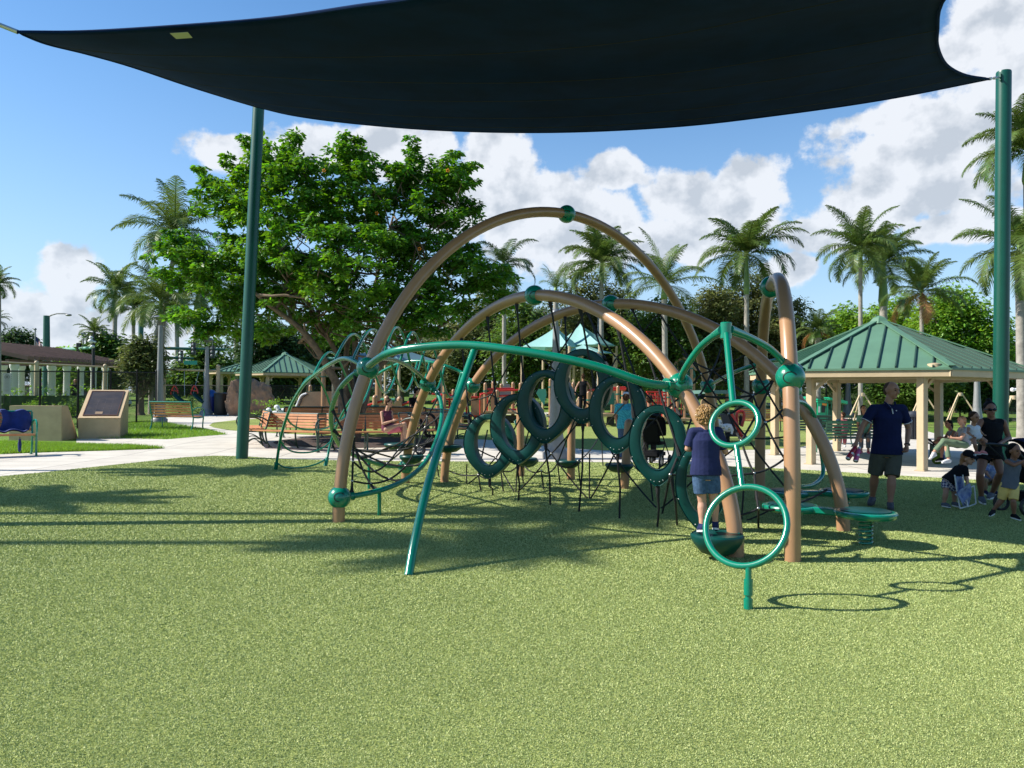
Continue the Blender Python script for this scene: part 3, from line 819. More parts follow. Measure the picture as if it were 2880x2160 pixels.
    mb = MB(); mb.tube(pts, .0255, 12, closed=True); mb.build('small_ring', M_GREEN, root, world=True)
    pts, ry2 = ring(rbig, .322, .02)
    mb = MB(); mb.tube(pts, .0255, 14, closed=True); mb.build('large_ring', M_GREEN, root, world=True)
    low = rbig - ry2 * .322
    mb = MB(); mb.tube([hub, rc + ry * .205], [.031, .029], 14); mb.build('ring_hanger', M_GREEN, root, world=True)
    mb = MB(); mb.tube([rc - ry * .205, rbig + ry2 * .322], .024, 14); mb.build('ring_link', M_GREEN, root, world=True)
    mb = MB()
    mb.tube([low, low.lerp(base, .33)], .024, 14)
    mb.tube([low.lerp(base, .30), low.lerp(base, .66)], .034, 16)
    mb.tube([low.lerp(base, .64), low.lerp(base, .76)], .024, 16)
    mb.tube([low.lerp(base, .74), base - Vector((0, 0, .03))], .034, 16)
    mb.build('ring_foot', M_GREEN, root, world=True)
    return root
CLIMBER = build_climber()

# freestanding stepping posts behind the pods
def stepping_post(px, py, pyt, dx, dyc, Y, lean, label):
    g = G(px, py); t = thing('stepping_post', label, 'stepping post', tuple(g), group='tan posts with green stepping discs behind the pods')
    top = W(px + lean, pyt, g.y)
    mb = MB(); mb.tube(spline([g - Vector((0, 0, .05)), g.lerp(top, .4) + Vector((0.0, 0, 0)), g.lerp(top, .8), top, ], 6), 0.078, 18)
    mb.ball(top, 0.078, 18, 10)
    mb.build('post', M_TAN, t, world=True)
    c = W(dx, dyc, g.y - 0.02); r = .25; h = .13
    mb = MB(); mb.lathe([(r * .25, -h), (r * .62, -h * .82), (r * .90, -h * .35), (r, -h * .05), (r * .985, 0.012), (r * .93, 0.026), (r * .90, 0.018), (r * .2, 0.022)], c, 32)
    mb.build('disc', M_DGREEN, t, world=True)
stepping_post(1465, 1340, 1150, 1480, 1296, 15, -2, 'tan post with a green disc furthest left behind the oval pods')
stepping_post(1606, 1350, 1120, 1598, 1298, 15, 2, 'tan post with a green disc between two others behind the pods')
stepping_post(1755, 1376, 1190, 1742, 1308, 13, 14, 'tan post with a green disc and slanting top behind the right pods')
# ------------------------------------------------------------------ spring platforms
def spring_platform(pa, pb, sa, sb, H, r, label):
    A = W(pa[0], pa[1], pa[2]); B = W(pb[0], pb[1], pb[2]); c = (A + B) / 2
    root = thing('spring_platform', label, 'spring platform', (c.x, c.y, 0), group='green twin-disc boards on coil springs')
    mb = MB()
    d = (B - A); dn = d.normalized(); side = dn.cross(Vector((0, 0, 1))).normalized()
    for q in (A, B):
        mb.lathe([(r * .5, -.075), (r * .9, -.07), (r * .985, -.045), (r, -.02), (r * .97, -.004), (r * .90, 0.002), (r * .86, .002)], q, 40)
    L_ = d.length; n = 14
    vs = []
    for k in range(n + 1):
        t = k / n; w = r * (0.30 + 0.55 * abs(2 * t - 1) ** 2.2)
        p = A.lerp(B, t)
        for (s, z) in ((-1, -.012), (-.8, 0.0), (.8, 0.0), (1, -.012), (1, -.055), (.8, -.072), (-.8, -.072), (-1, -.055)):
            vs.append(p + side * (w * s) + Vector((0, 0, z)))
    mb.add(vs, [(k * 8 + j, k * 8 + (j + 1) % 8, (k + 1) * 8 + (j + 1) % 8, (k + 1) * 8 + j) for k in range(n) for j in range(8)])
    bd = mb.build('board', M_GREEN, root, world=True)
    for q in (A, B):
        m2 = MB(); m2.lathe([(r * .78, .0035), (r * .80, .008), (r * .77, .013), (r * .1, .014)], q, 40)
        m2.build('foot_pad', M_DGREEN, bd, world=True)
        sp = MB(); z1 = q.z - .07; pts = []
        for k in range(140):
            a = 2 * math.pi * k / 20; pts.append(Vector((q.x + .068 * math.cos(a), q.y + .068 * math.sin(a), 0.01 + (z1 - .01) * k / 139)))
        sp.tube(pts, .0115, 8)
        sp.build('coil_spring', M_GREEN, root, world=True)
    return root
spring_platform((2225, 1419, 8.95), (2434, 1437, 8.40), 0, 0, .34, .325, 'green twin-disc spring board nearest the camera beside the tan arches')
spring_platform((2212, 1380, 10.4), (2372, 1379, 10.1), 0, 0, .34, .31, 'green twin-disc spring board behind the nearer one')
# ------------------------------------------------------------------ vegetation
def leafmat(name, c, isl=0.35, tr=0.30, rough=0.5, c2=None, vs=0.6):
    return mat(name, c, rough, island=isl, transl=tr, spec=0.35, col2=c2, vscale=vs)
LM_TULIP = leafmat('tulip_tree_leaf', (0.050, 0.155, 0.018), 0.45, .38, 0.42, c2=(0.115, 0.245, 0.026), vs=0.45)
LM_OAK = leafmat('dark_olive_leaf', (0.075, 0.108, 0.032), 0.5, .28, c2=(0.16, 0.175, 0.06), vs=0.35)
LM_MID = leafmat('mid_green_leaf', (0.065, 0.135, 0.022), 0.45, .30, c2=(0.12, 0.19, 0.035), vs=0.3)
LM_BRIGHT = leafmat('bright_green_leaf', (0.13, 0.26, 0.03), 0.4, .38, c2=(0.19, 0.31, 0.045), vs=0.3)
LM_DARK = leafmat('deep_green_leaf', (0.032, 0.065, 0.02), 0.5, .2, c2=(0.06, 0.11, 0.03), vs=0.3)  # deep green foliage colour of the darkest trees and hedge
LM_PALM = leafmat('palm_leaflet', (0.070, 0.125, 0.028), 0.35, .25, 0.42, c2=(0.115, 0.155, 0.04), vs=0.5)
LM_PALM_G = leafmat('grey_palm_leaflet', (0.045, 0.085, 0.026), 0.35, .15, 0.45, c2=(0.085, 0.12, 0.045), vs=0.6)
LM_PALM_B = leafmat('dying_palm_leaflet', (0.30, 0.16, 0.06), 0.3, .2, 0.6)
M_BARK = mat('brown_bark', (0.22, 0.155, 0.10), 0.9, col2=(0.12, 0.085, 0.06), vscale=9, bump=0.8, bscale=25)
M_BARKG = mat('grey_palm_trunk', (0.36, 0.33, 0.28), 0.85, col2=(0.22, 0.20, 0.17), vscale=5, bump=0.5, bscale=18)
M_SHAFT = mat('green_crownshaft', (0.13, 0.22, 0.045), 0.4, var=0.15, vscale=3)
M_TWIG = mat('dark_twig', (0.07, 0.055, 0.04), 0.9)
M_CORE = mat('dark_hedge_core', (0.045, 0.08, 0.024), 0.95, var=.4, vscale=6)  # dark green of the solid core box inside each hedge

def leaf_cloud(name, centers, radii, per, size, m, parent, droop=0.5, flat=0.6, rng=None, aspect=0.45):
    """many small leaves around each centre: two-sided folded leaf blades, each one quad"""
    rng = rng or np.random.default_rng(3)
    C = np.repeat(np.asarray(centers, float), per, axis=0); RR = np.repeat(np.asarray(radii, float), per)
    n = len(C)
    d = rng.normal(size=(n, 3)); d /= np.linalg.norm(d, axis=1)[:, None]
    rad = RR * rng.random(n) ** 0.45
    P = C + d * rad[:, None] * np.array([1, 1, flat])
    # blade direction: outward and drooping
    out = d.copy(); out[:, 2] = -droop + 0.5 * rng.normal(size=n) * 0.6; out[:, :2] += 0.5 * rng.normal(size=(n, 2))
    out /= np.linalg.norm(out, axis=1)[:, None]
    s = size * (0.6 + 0.8 * rng.random(n))
    up = rng.normal(size=(n, 3)) * 0.45 + np.array([0, 0, 1.0])
    side = np.cross(out, up); side /= (np.linalg.norm(side, axis=1)[:, None] + 1e-6)
    w = s * aspect
    V = np.empty((n, 4, 3))
    V[:, 0] = P; V[:, 1] = P + out * (s * .5)[:, None] + side * (w * .5)[:, None]
    V[:, 2] = P + out * s[:, None]; V[:, 3] = P + out * (s * .5)[:, None] - side * (w * .5)[:, None]
    return quads_mesh(name, V.reshape(-1, 3), n, m, parent)

def branch(mb, a, b, r0, r1, wob, rng, n=7, seg=8):
    a = Vector(a); b = Vector(b); L_ = (b - a).length
    pts = []
    for k in range(n + 1):
        t = k / n; p = a.lerp(b, t)
        p += Vector((rng.normal(), rng.normal(), rng.normal() * .5)) * (wob * L_ * math.sin(math.pi * t) * 0.5)
        p.z -= 0.10 * L_ * math.sin(math.pi * t) * (1 if b.z > a.z else -1) * 0.5
        pts.append(p)
    mb.tube(pts, [r0 + (r1 - r0) * k / n for k in range(n + 1)], seg)
    return pts

def make_tree(name, label, cat, base, lobes, ncl, per, cr, size, lm, bark=None, seed=1, trunk_r=0.2, fork=0.35, stems=1, group=None,
              droop=0.5, flat=0.6, aspect=0.45, nbr=14, shell=0.55, spread=0.6):
    """lobes: (cx,cy,cz,rx,ry,rz) relative to the base; clusters fill their outer shells"""
    rng = np.random.default_rng(seed)
    root = thing(name, label, cat, tuple(base), group=group)
    vol = np.array([l[3] * l[4] * l[5] for l in lobes]) ** (2 / 3); vol /= vol.sum()
    cs = []; rs = []
    for k in range(ncl):
        l = lobes[rng.choice(len(lobes), p=vol)]
        d = rng.normal(size=3); d /= np.linalg.norm(d)
        rr = shell + (1 - shell) * rng.random() ** .7 + 0.10 * rng.normal()
        p = np.array([l[0] + d[0] * l[3] * rr, l[1] + d[1] * l[4] * rr, l[2] + d[2] * l[5] * rr])
        if p[2] < 0.3: continue
        cs.append(p); rs.append(cr * (0.6 + 0.9 * rng.random()))
    leaf_cloud('crown', cs, rs, per, size, lm, root, droop, flat, rng, aspect)
    bark = bark or M_BARK
    tr = MB()
    zc = np.mean([l[2] for l in lobes]); f0 = Vector((0, 0, max(.4, zc * fork)))
    for sidx in range(stems):
        a = 2 * math.pi * sidx / max(1, stems) + 0.7
        off = Vector((math.cos(a), math.sin(a), 0)) * (spread * (stems > 1))
        forkp = f0 + off * 1.3
        pts = [off * .25 + Vector((0, 0, -.1)), off * .35 + Vector((0, 0, f0.z * .15)), off * .7 + Vector((0, 0, f0.z * .55)), forkp]
        tr.tube(spline(pts, 5), [trunk_r * (1.5 - .55 * min(1, k / 5)) * (1 - .25 * k / 15) for k in range(16)], 12)
        for b in range(nbr // stems):
            i = rng.integers(len(cs)); q = Vector(cs[i])
            st = forkp.lerp(pts[2], rng.random() * .4)
            bp = branch(tr, st, st.lerp(q, .96), trunk_r * (.28 + .22 * rng.random()), .02, .16, rng)
            for s_ in range(3):
                j = rng.integers(len(cs)); q2 = Vector(cs[j])
                o_ = bp[3 + s_ % 3]
                if (q2 - o_).length < 4.5: branch(tr, o_, q2, trunk_r * .16, .012, .18, rng, 5, 6)
    tr.build('trunk', bark, root, smooth=True, angle=80)
    return root

# the big flowering tree behind the left pole, inside the ring of benches
def big_tree():
    base = G(985, 1243)
    Y = base.y
    def P(px, py, dy, rx, ry, rz):
        p = W(px, py, Y + dy); return (p.x - base.x, p.y - base.y, p.z, rx, ry, rz)
    lobes = [P(620, 800, 0, 1.3, 1.6, .9), P(560, 730, .5, 1.4, 1.5, .8), P(700, 900, 1, 1.6, 1.8, .8), P(700, 640, 0, 1.4, 1.6, 1.3), P(620, 560, 0, .9, 1.0, .9),
             P(740, 500, 0, .9, 1.0, .9), P(830, 560, -.5, 1.3, 1.6, 1.2), P(860, 450, 0, .9, 1.0, .7), P(850, 700, -1, 1.7, 2.0, 1.3), P(990, 590, 0, 1.5, 1.8, 1.2),
             P(1000, 470, .5, .8, .9, .8), P(1110, 520, 0, .9, 1.0, .8), P(1120, 640, 0, 1.5, 1.8, 1.2), P(1200, 530, .5, .9, 1.0, .9), P(1280, 520, 0, .7, .8, .6), P(1290, 610, .3, .8, .9, .6),
             P(1210, 750, 0, 1.6, 1.8, 1.2), P(1010, 760, -1.5, 1.8, 2.0, 1.4), P(1330, 760, .5, 1.2, 1.3, .8), P(1400, 830, .5, .9, 1.0, .7), P(1240, 880, -.5, 1.6, 1.8, .9),
             P(1090, 890, -1.5, 1.6, 1.8, .8), P(900, 850, 0, 1.8, 2.0, 1.0), P(780, 800, .5, 1.5, 1.7, 1.0), P(500, 700, .5, .7, .8, .5), P(480, 790, .5, .7, .7, .4), P(510, 900, .3, .6, .7, .3), P(620, 930, 0, .8, .8, .35),
             P(1000, 930, 1.5, 2.2, 1.8, .7), P(745, 960, -.6, .35, .35, .35)]
    rng = np.random.default_rng(11)
    root = thing('tulip_tree', 'big spreading leafy tree with orange blossoms inside the ring of slatted benches', 'tree', tuple(base))
    cs = []; rs = []
    vol = np.array([l[3] * l[4] * l[5] for l in lobes]) ** (2 / 3); vol /= vol.sum()
    for k in range(1120):
        l = lobes[rng.choice(len(lobes), p=vol)]
        d = rng.normal(size=3); d /= np.linalg.norm(d)
        rr = 0.45 + .6 * rng.random() ** .8
        cs.append(np.array([l[0] + d[0] * l[3] * rr, l[1] + d[1] * l[4] * rr, l[2] + d[2] * l[5] * rr])); rs.append(.17 + .21 * rng.random())
    # sprays sticking out at the top and the right
    for (px, py, n, dx, dy) in ((835, 385, 9, -6, 13), (1000, 400, 8, 4, 14), (965, 390, 9, 3, 16), (1095, 470, 6, 6, 12), (1160, 405, 7, -2, 14), (1275, 440, 8, -9, 10), (1335, 470, 9, -15, 8), (1330, 520, 8, -15, 6),
                                (470, 660, 7, 12, 9), (560, 480, 8, 8, 11), (640, 450, 8, 6, 12), (600, 520, 7, 12, 10), (1345, 590, 7, -14, 5), (1440, 780, 8, -14, 3), (470, 900, 6, 14, -2), (560, 960, 6, 6, -8), (690, 400, 6, 10, 14), (740, 405, 6, 2, 14)):
        for k in range(n):
            p = W(px + dx * k + rng.normal() * 5, py + dy * k + rng.normal() * 4, Y + rng.normal() * .5)
            cs.append(np.array([p.x - base.x, p.y - base.y, p.z])); rs.append(.14 + .10 * rng.random() + .015 * k)
    o = leaf_cloud('crown', cs, rs, 78, .165, LM_TULIP, root, .35, .55, rng, .5)
    tr = MB(); z0 = lambda px, py, dy=0: (W(px, py, Y + dy) - base)
    stems = [([(985, 1243), (975, 1180), (960, 1110), (915, 1020), (850, 930), (760, 860), (690, 800)], .15, -.6), ([(990, 1243), (978, 1150), (975, 1050), (940, 980), (890, 900), (850, 800)], .11, 0.2),
             ([(992, 1243), (985, 1150), (990, 1060), (1000, 980), (985, 880), (960, 760), (930, 640)], .13, 0.6), ([(996, 1243), (1000, 1150), (1020, 1040), (1070, 960), (1130, 880), (1210, 780), (1260, 680)], .12, -.3),
             ([(1000, 1243), (1020, 1150), (1060, 1040), (1160, 960), (1250, 910), (1340, 840)], .11, .8), ([(983, 1243), (960, 1160), (970, 1040), (985, 940), (1040, 850), (1080, 700), (1120, 560)], .10, 1.2)]
    for pl_, r, dy in stems:
        pts = [W(px, py, Y + dy * i / len(pl_) * 2) - base for i, (px, py) in enumerate(pl_)]
        pts[0].z = -.1; c = spline(pts, 6); n = len(c)
        tr.tube(c, [r * (1.25 - .95 * k / (n - 1)) for k in range(n)], 12)
        for k in range(9):
            st = c[int(n * (.35 + .6 * rng.random()))]
            i = min(range(0, len(cs)), key=lambda j: abs((Vector(cs[j]) - st).length - 2.2 - rng.random()) + rng.random() * .5)
            bp = branch(tr, st, Vector(cs[i]), r * .35, .015, .2, rng, 6, 7)
            for s_ in range(3):
                i = min(range(0, len(cs), 2), key=lambda j: abs((Vector(cs[j]) - bp[4]).length - 1.0 - rng.random()) + rng.random() * .5)
                branch(tr, bp[3 + s_ % 3], Vector(cs[i]), r * .16, .01, .2, rng, 4, 5)
    tr.build('trunk', M_BARK, root, angle=80)
    fm = mat('orange_blossom', (0.75, 0.22, 0.01), .6)
    fl = MB()
    for (px, py) in ((912, 480), (870, 655), (1260, 480), (900, 695), (760, 640), (1060, 600), (1180, 700)):
        p = W(px, py, Y - 1.6)
        for k in range(5):
            fl.ball(p - base + Vector((.04 * math.cos(k * 1.3), -.02, .04 * math.sin(k * 1.3))), .022, 6, 4)
    fl.build('blossoms', fm, root, smooth=False)
big_tree()

# ---- palms
def palm_mesh(seed, nf, L_, droop, up0, up1, lm, brown=0, nl=34, leaf=0.95, width=0.046, vee=0.30, plume=False):
    """crown of arching feather fronds: loose leaflets plus rachis strips, one quad array"""
    rng = np.random.default_rng(seed); Q = []; mi = []
    for f in range(nf):
        t = (f + .5) / nf
        az = f * 2.39996 + rng.normal() * .12
        el = R(up0 + (up1 - up0) * t + rng.normal() * 5)
        Lf = L_ * (0.82 + .3 * rng.random()); dr = droop * (0.7 + .5 * rng.random()) * (0.6 + 0.6 * t)
        isb = 1 if (f >= nf - brown) else 0
        h = np.array([math.cos(az), math.sin(az), 0]); p = np.array([0, 0, 0.0]); a = el; NS = 16
        pts = [p.copy()]; dirs = []
        for k in range(NS):
            dv = h * math.cos(a) + np.array([0, 0, math.sin(a)]); dirs.append(dv); p = p + dv * Lf / NS; pts.append(p.copy())
            a -= dr * (0.35 + 1.5 * (k / NS) ** 1.3) / NS
        dirs.append(dirs[-1])
        side = np.cross(h, [0, 0, 1.0])
        for k in range(NS):                      # rachis as a narrow roof of two quads
            w0 = .035 * (1 - k / NS) + .008; w1 = .035 * (1 - (k + 1) / NS) + .008
            dn = np.array([0, 0, -.03])
            Q.append([pts[k] + side * w0, pts[k + 1] + side * w1, pts[k + 1] + dn, pts[k] + dn]); mi.append(isb)
            Q.append([pts[k] - side * w0, pts[k + 1] - side * w1, pts[k + 1] + dn, pts[k] + dn]); mi.append(isb)
        for j in range(nl):
            s = 0.10 + 0.89 * j / (nl - 1); x = s * NS; k = min(int(x), NS - 1); fr = x - k
            p0 = pts[k] * (1 - fr) + pts[k + 1] * fr; dv = dirs[k]
            nrm = np.cross(side, dv); nrm /= np.linalg.norm(nrm)
            ll = leaf * (math.sin(math.pi * min(1, .18 + .80 * s)) ** .8) * (.85 + .3 * rng.random())
            for sg in (-1, 1):
                out = side * sg * (0.85 + .15 * rng.random()) + dv * (0.50 + .35 * s) + nrm * (vee * (rng.random() * 1.2 - .15) if not plume else rng.normal() * .6)
                out /= np.linalg.norm(out); wv = dv * width * (.8 + .4 * rng.random())
                m1 = p0 + out * ll * .5 + np.array([0, 0, -.04 * ll]); hang = 0.30 + .22 * rng.random()
                m2 = m1 + (out * (1 - hang) + np.array([0, 0, -hang * 1.25])) * ll * .5
                Q.append([p0 - wv * .5, p0 + wv * .5, m1 + wv * .5, m1 - wv * .5]); mi.append(isb)
                Q.append([m1 - wv * .5, m1 + wv * .5, m2 + wv * .08, m2 - wv * .08]); mi.append(isb)
    # a spear leaf
    top = np.array([.05, .02, L_ * .45])
    Q.append([np.array([-.03, 0, 0]), np.array([.03, 0, 0]), top + [.006, 0, 0], top - [.006, 0, 0]]); mi.append(0)
    return np.array(Q).reshape(-1, 3), len(Q), mi, [lm, LM_PALM_B]
PALM_CROWNS = {}
def palm(px, pyc, Y, half, label, kind='full', trunk=0.17, shaft=1.3, base_px=None, lean=0.0, rz=0.0, group='palm trees around the playground', lm=None, cat='palm tree', bulge=1.0):
    """px,pyc: where the top of the trunk stands in the photo; half: half width of the crown in photo pixels"""
    c = W(px, pyc, Y); bx = W(base_px if base_px else px, 1150, Y).x
    g = Vector((bx, Y, T(bx, Y))); H = c.z - g.z
    root = thing('palm_tree', label, cat, tuple(g), group=group)
    key = kind + (lm.name if lm else '')
    if key not in PALM_CROWNS:
        A = dict(full=dict(seed=5, nf=25, L_=3.4, droop=1.9, up0=82, up1=-12, lm=LM_PALM, nl=72), full2=dict(seed=9, nf=21, L_=3.4, droop=2.1, up0=85, up1=-22, lm=LM_PALM, nl=72),
                 browny=dict(seed=12, nf=19, L_=3.3, droop=1.8, up0=80, up1=-18, lm=LM_PALM, brown=2, nl=72), sparse=dict(seed=21, nf=20, L_=3.5, droop=1.9, up0=76, up1=-18, lm=LM_PALM, nl=64, plume=False, leaf=1.1),
                 grey=dict(seed=31, nf=14, L_=3.4, droop=2.2, up0=75, up1=-30, lm=LM_PALM_G, nl=72), light=dict(seed=41, nf=15, L_=3.4, droop=1.5, up0=85, up1=-8, lm=LM_PALM, nl=44, leaf=.95, vee=.1),
                 upright=dict(seed=47, nf=9, L_=3.4, droop=1.5, up0=88, up1=35, lm=LM_PALM, nl=32))[kind]
        if lm: A['lm'] = lm
        Q, n, mi, ms = palm_mesh(**A)
        o = quads_mesh('crown', Q, n, ms, None, mi=mi); PALM_CROWNS[key] = o.data; bpy.data.objects.remove(o)
    o = bpy.data.objects.new('crown', PALM_CROWNS[key]); COL.objects.link(o); o.parent = root
    o.location = (c.x - g.x, 0, H); sc = (half * Y / F) / 3.35; o.scale = (sc, sc, sc); o.rotation_euler = (0, 0, rz)
    tr = MB(); rt = trunk
    dx = c.x - g.x; sh = min(shaft * sc, H * .4)
    pts = [Vector((dx * t + lean * math.sin(math.pi * t), 0, (H - sh) * t - (0.1 if t == 0 else 0))) for t in [k / 12 for k in range(13)]]
    rad = [rt * (1.35 if k == 0 else 1.12 if k == 1 else 1.0 + (bulge - 1) * math.sin(math.pi * k / 12) - .012 * k) for k in range(13)]
    tr.tube(pts, rad, 14)
    tr.build('trunk', M_BARKG, root, angle=80)
    s2 = MB(); a = pts[-1]; b = Vector((dx, 0, H + .15))
    s2.tube([a, a.lerp(b, .12), a.lerp(b, .35), a.lerp(b, .8), b], [rt * .9, rt * 1.12, rt * 1.0, rt * .62, rt * .45], 14)
    s2.build('crownshaft', M_SHAFT, root, angle=80)
    return root
palm(2100, 716, 42, 172, 'royal palm with a full round crown and bright green crownshaft above the green arch bracket', 'full', .15, 2.2, rz=.4)
palm(2420, 700, 34, 150, 'slender royal palm rising over the left slope of the large pavilion roof', 'full2', .10, 1.2, rz=1.0)
palm(2484, 742, 40, 155, 'thick-trunked palm standing behind the peak of the large pavilion roof', 'full', .22, 2.6, base_px=2492, rz=2.2)
palm(2592, 822, 36, 140, 'short palm with one rust-brown frond right of the pavilion peak', 'browny', .10, .9, rz=5.3)
palm(2868, 700, 24, 205, 'tall palm at the right edge whose fronds cross behind the green pole', 'full2', .15, 1.3, base_px=2876, rz=.2)
palm(2890, 430, 27, 200, 'tallest palm at the right edge, its crown beside the top of the green pole', 'full', .16, 1.5, base_px=2900, rz=1.9)
palm(1692, 742, 42, 155, 'palm crown seen inside the tallest tan arch near its right side', 'full', .13, 1.0, rz=2.0)
palm(1563, 815, 40, 88, 'upright narrow palm seen inside the tallest tan arch', 'upright', .15, .8, rz=.6)
palm(1418, 745, 44, 120, 'grey-green palm crown poking out at the right side of the big leafy tree', 'grey', .13, 1.0, rz=1.2)
palm(1868, 800, 38, 160, 'palm with long light ribbed fronds behind the right leg of the tallest arch', 'light', .15, .9, base_px=1874, rz=.8)
palm(2300, 930, 40, 84, 'small palm between the olive trees and the large pavilion roof', 'browny', .16, .8, rz=3.3)
palm(492, 655, 42, 172, 'tall wind-combed palm left of the big leafy tree', 'sparse', .14, 1.0, base_px=455, lean=-.3, rz=2.6)
palm(452, 850, 41, 150, 'leaning palm with arching fronds in front of the tall wind-combed palm', 'sparse', .13, .9, base_px=425, lean=-.2, rz=.3)
palm(325, 818, 80, 105, 'palm with a drooping umbrella crown and a green crownshaft at the left', 'full2', .25, 1.6, base_px=318, rz=1.1)
palm(376, 868, 88, 100, 'small dark palm right of the umbrella-crowned palm', 'full', .23, 1.6, rz=2.7)
palm(-6, 800, 30, 66, 'palm crown cut off by the left edge of the picture, upper one', 'full2', .13, 1.0, rz=.4)
palm(-22, 905, 40, 50, 'palm crown cut off by the left edge of the picture, lower one', 'full', .14, 1.0, rz=1.4)
palm(556, 830, 85, 110, 'thick pale palm trunk left of the green pole, its crown lost in the leafy tree', 'full', .36, 1.5, base_px=540, rz=.4)
palm(664, 850, 90, 100, 'pale palm trunk just left of the green sail pole', 'full2', .25, 1.5, rz=1.4)
palm(822, 830, 90, 100, 'pale palm trunk standing above the small pavilion roof', 'full', .34, 1.5, rz=2.4)
palm(266, 935, 62, 60, 'distant dark palm above the pergola and the traffic mast', 'full2', .15, 1.0, rz=1.7)
palm(1482, 900, 52, 90, 'braced young palm behind the red play equipment', 'light', .16, 1.0, rz=.7)
palm(1118, 1000, 60, 70, 'pale-footed palm behind the cars at the left of the play equipment', 'grey', .2, 1.0, rz=1.7)
palm(1905, 905, 56, 60, 'slim pale palm between the tan arches and the small playhouse', 'full', .16, 1.0, rz=2.7)
palm(498, 880, 78, 78, 'dark palm half hidden by the lower left leaves of the big leafy tree', 'full', .24, 1.5, rz=.2)

# palms standing outside the left side of the picture: their crowns shade the turf
for (x_, y_, z_, hw_, kd, rz_, lb) in ((-20.0, 11.2, 9.6, 2.2, 'full', .3, 'royal palm left of the sail pole, nearest the path'), (-19.4, 15.6, 10.6, 1.9, 'full2', 1.3, 'royal palm left of the blue cloth bench, further from the path'),
                                  (-22.4, 7.6, 17.6, 1.7, 'full', 2.0, 'very tall royal palm far left of the synthetic turf'), (-20.6, 9.7, 17.2, 1.8, 'full2', .8, 'very tall royal palm beside its twin far left of the turf')):
    d_ = (Vector((x_, y_, z_)) - Vector((0, 0, CAM_H))); v_ = CAM_R.transposed() @ d_
    palm(1440 - v_.x / v_.z * F, 1080 + v_.y / v_.z * F, y_, hw_ * F / y_, lb, kd, .13, 1.3, rz=rz_)

# ---- background trees: label, (photo x, top y, half width px), distance, kind
def bgtree(px, pyt, hw, Y, lm, label, name='tree', bot=1120, seed=1, size=.30, ncl=150, per=46, cr=.75, trunk=.22, cat='tree', droop=.3, depth=None):
    x = W(px, 1150, Y).x; g = Vector((x, Y, T(x, Y))); s = Y / F
    top = W(px, pyt, Y).z - g.z; rx = hw * s; zb = max(.6, W(px, bot, Y).z - g.z)
    h = top - zb
    rng = random.Random(seed); lobes = []
    hw *= 1.25; rx = hw * s; ncl = int(ncl * 2.2)
    for k in range(7):
        fx = rng.uniform(-.6, .6); fz = rng.uniform(.25, .85) * (1 - .35 * abs(fx))
        lobes.append((rx * fx, rng.uniform(-.3, .3) * rx, zb + h * fz * .92, rx * rng.uniform(.35, .5), rx * .45, h * rng.uniform(.22, .32)))
    lobes.append((0, 0, zb + h * .45, rx * .80, rx * .5, h * .50)); lobes.append((rx * rng.uniform(-.2, .2), 0, zb + h * .82, rx * .42, rx * .35, h * .24))
    return make_tree(name, label, cat, g, lobes, ncl, per, cr, size, lm, seed=seed, trunk_r=trunk, nbr=10, droop=droop, group='trees beyond the playground')
bgtree(30, 930, 70, 85, LM_DARK, 'dark round tree on the horizon at the far left', seed=3, bot=1060, size=.42, cr=1.0)
bgtree(300, 945, 75, 62, LM_MID, 'broad green tree behind the traffic mast and the distant palm', seed=4, size=.36, bot=1090)
bgtree(190, 985, 70, 75, LM_BRIGHT, 'light green tree above the pergola roof, left of the traffic camera mast', seed=5, size=.40, bot=1090)
bgtree(395, 950, 50, 40, LM_OAK, 'olive shrubby tree right of the black fence corner', seed=6, size=.2, bot=1100, cr=.5)
bgtree(590, 950, 90, 70, LM_MID, 'mid green tree between the two lamp posts and the green pole', seed=7, size=.38, bot=1100)
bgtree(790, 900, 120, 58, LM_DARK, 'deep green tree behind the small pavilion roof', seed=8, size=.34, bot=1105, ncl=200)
bgtree(930, 920, 110, 64, LM_MID, 'mid green tree behind the looped ladder', seed=9, size=.36, bot=1100, ncl=180)
bgtree(1130, 960, 100, 60, LM_OAK, 'sparse olive tree behind the hammock net and the beam', seed=10, size=.26, bot=1090, ncl=170)
bgtree(1330, 880, 120, 58, LM_OAK, 'olive tree behind the left part of the middle arches', seed=11, size=.26, bot=1090, ncl=220)
bgtree(1480, 850, 110, 52, LM_MID, 'mid green tree left of the pale shade canopies', seed=12, size=.26, bot=1090, ncl=220)
bgtree(1665, 768, 110, 46, LM_OAK, 'tall olive tree right under the tallest arch', seed=13, size=.22, bot=1085, ncl=300, cr=.6)
bgtree(1790, 890, 110, 50, LM_DARK, 'dark tree behind the crossing of the two right arch legs', seed=14, size=.26, bot=1085, ncl=220)
bgtree(1855, 850, 90, 43, LM_MID, 'green tree under the palm with long light fronds', seed=15, size=.22, bot=1085, ncl=240)
bgtree(1990, 815, 90, 44, LM_OAK, 'tall olive tree left of the royal palm trunk, above the arch bracket', seed=16, size=.2, bot=1085, ncl=280, cr=.6)
bgtree(2110, 765, 100, 46, LM_OAK, 'tallest olive tree behind the twin-legged right arch', seed=17, size=.2, bot=1085, ncl=320, cr=.6)
bgtree(2235, 850, 80, 44, LM_OAK, 'olive tree right of the twin-legged arch, left of the pavilion', seed=18, size=.2, bot=1085, ncl=260, cr=.6)
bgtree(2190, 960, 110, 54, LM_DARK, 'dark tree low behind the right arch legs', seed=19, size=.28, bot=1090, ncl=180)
bgtree(2380, 880, 90, 56, LM_BRIGHT, 'bright green tree behind the left slope of the large pavilion', seed=20, size=.3, bot=1090, ncl=200)
bgtree(2520, 850, 110, 54, LM_BRIGHT, 'bright green tree behind the peak of the large pavilion', seed=21, size=.3, bot=1090, ncl=220)
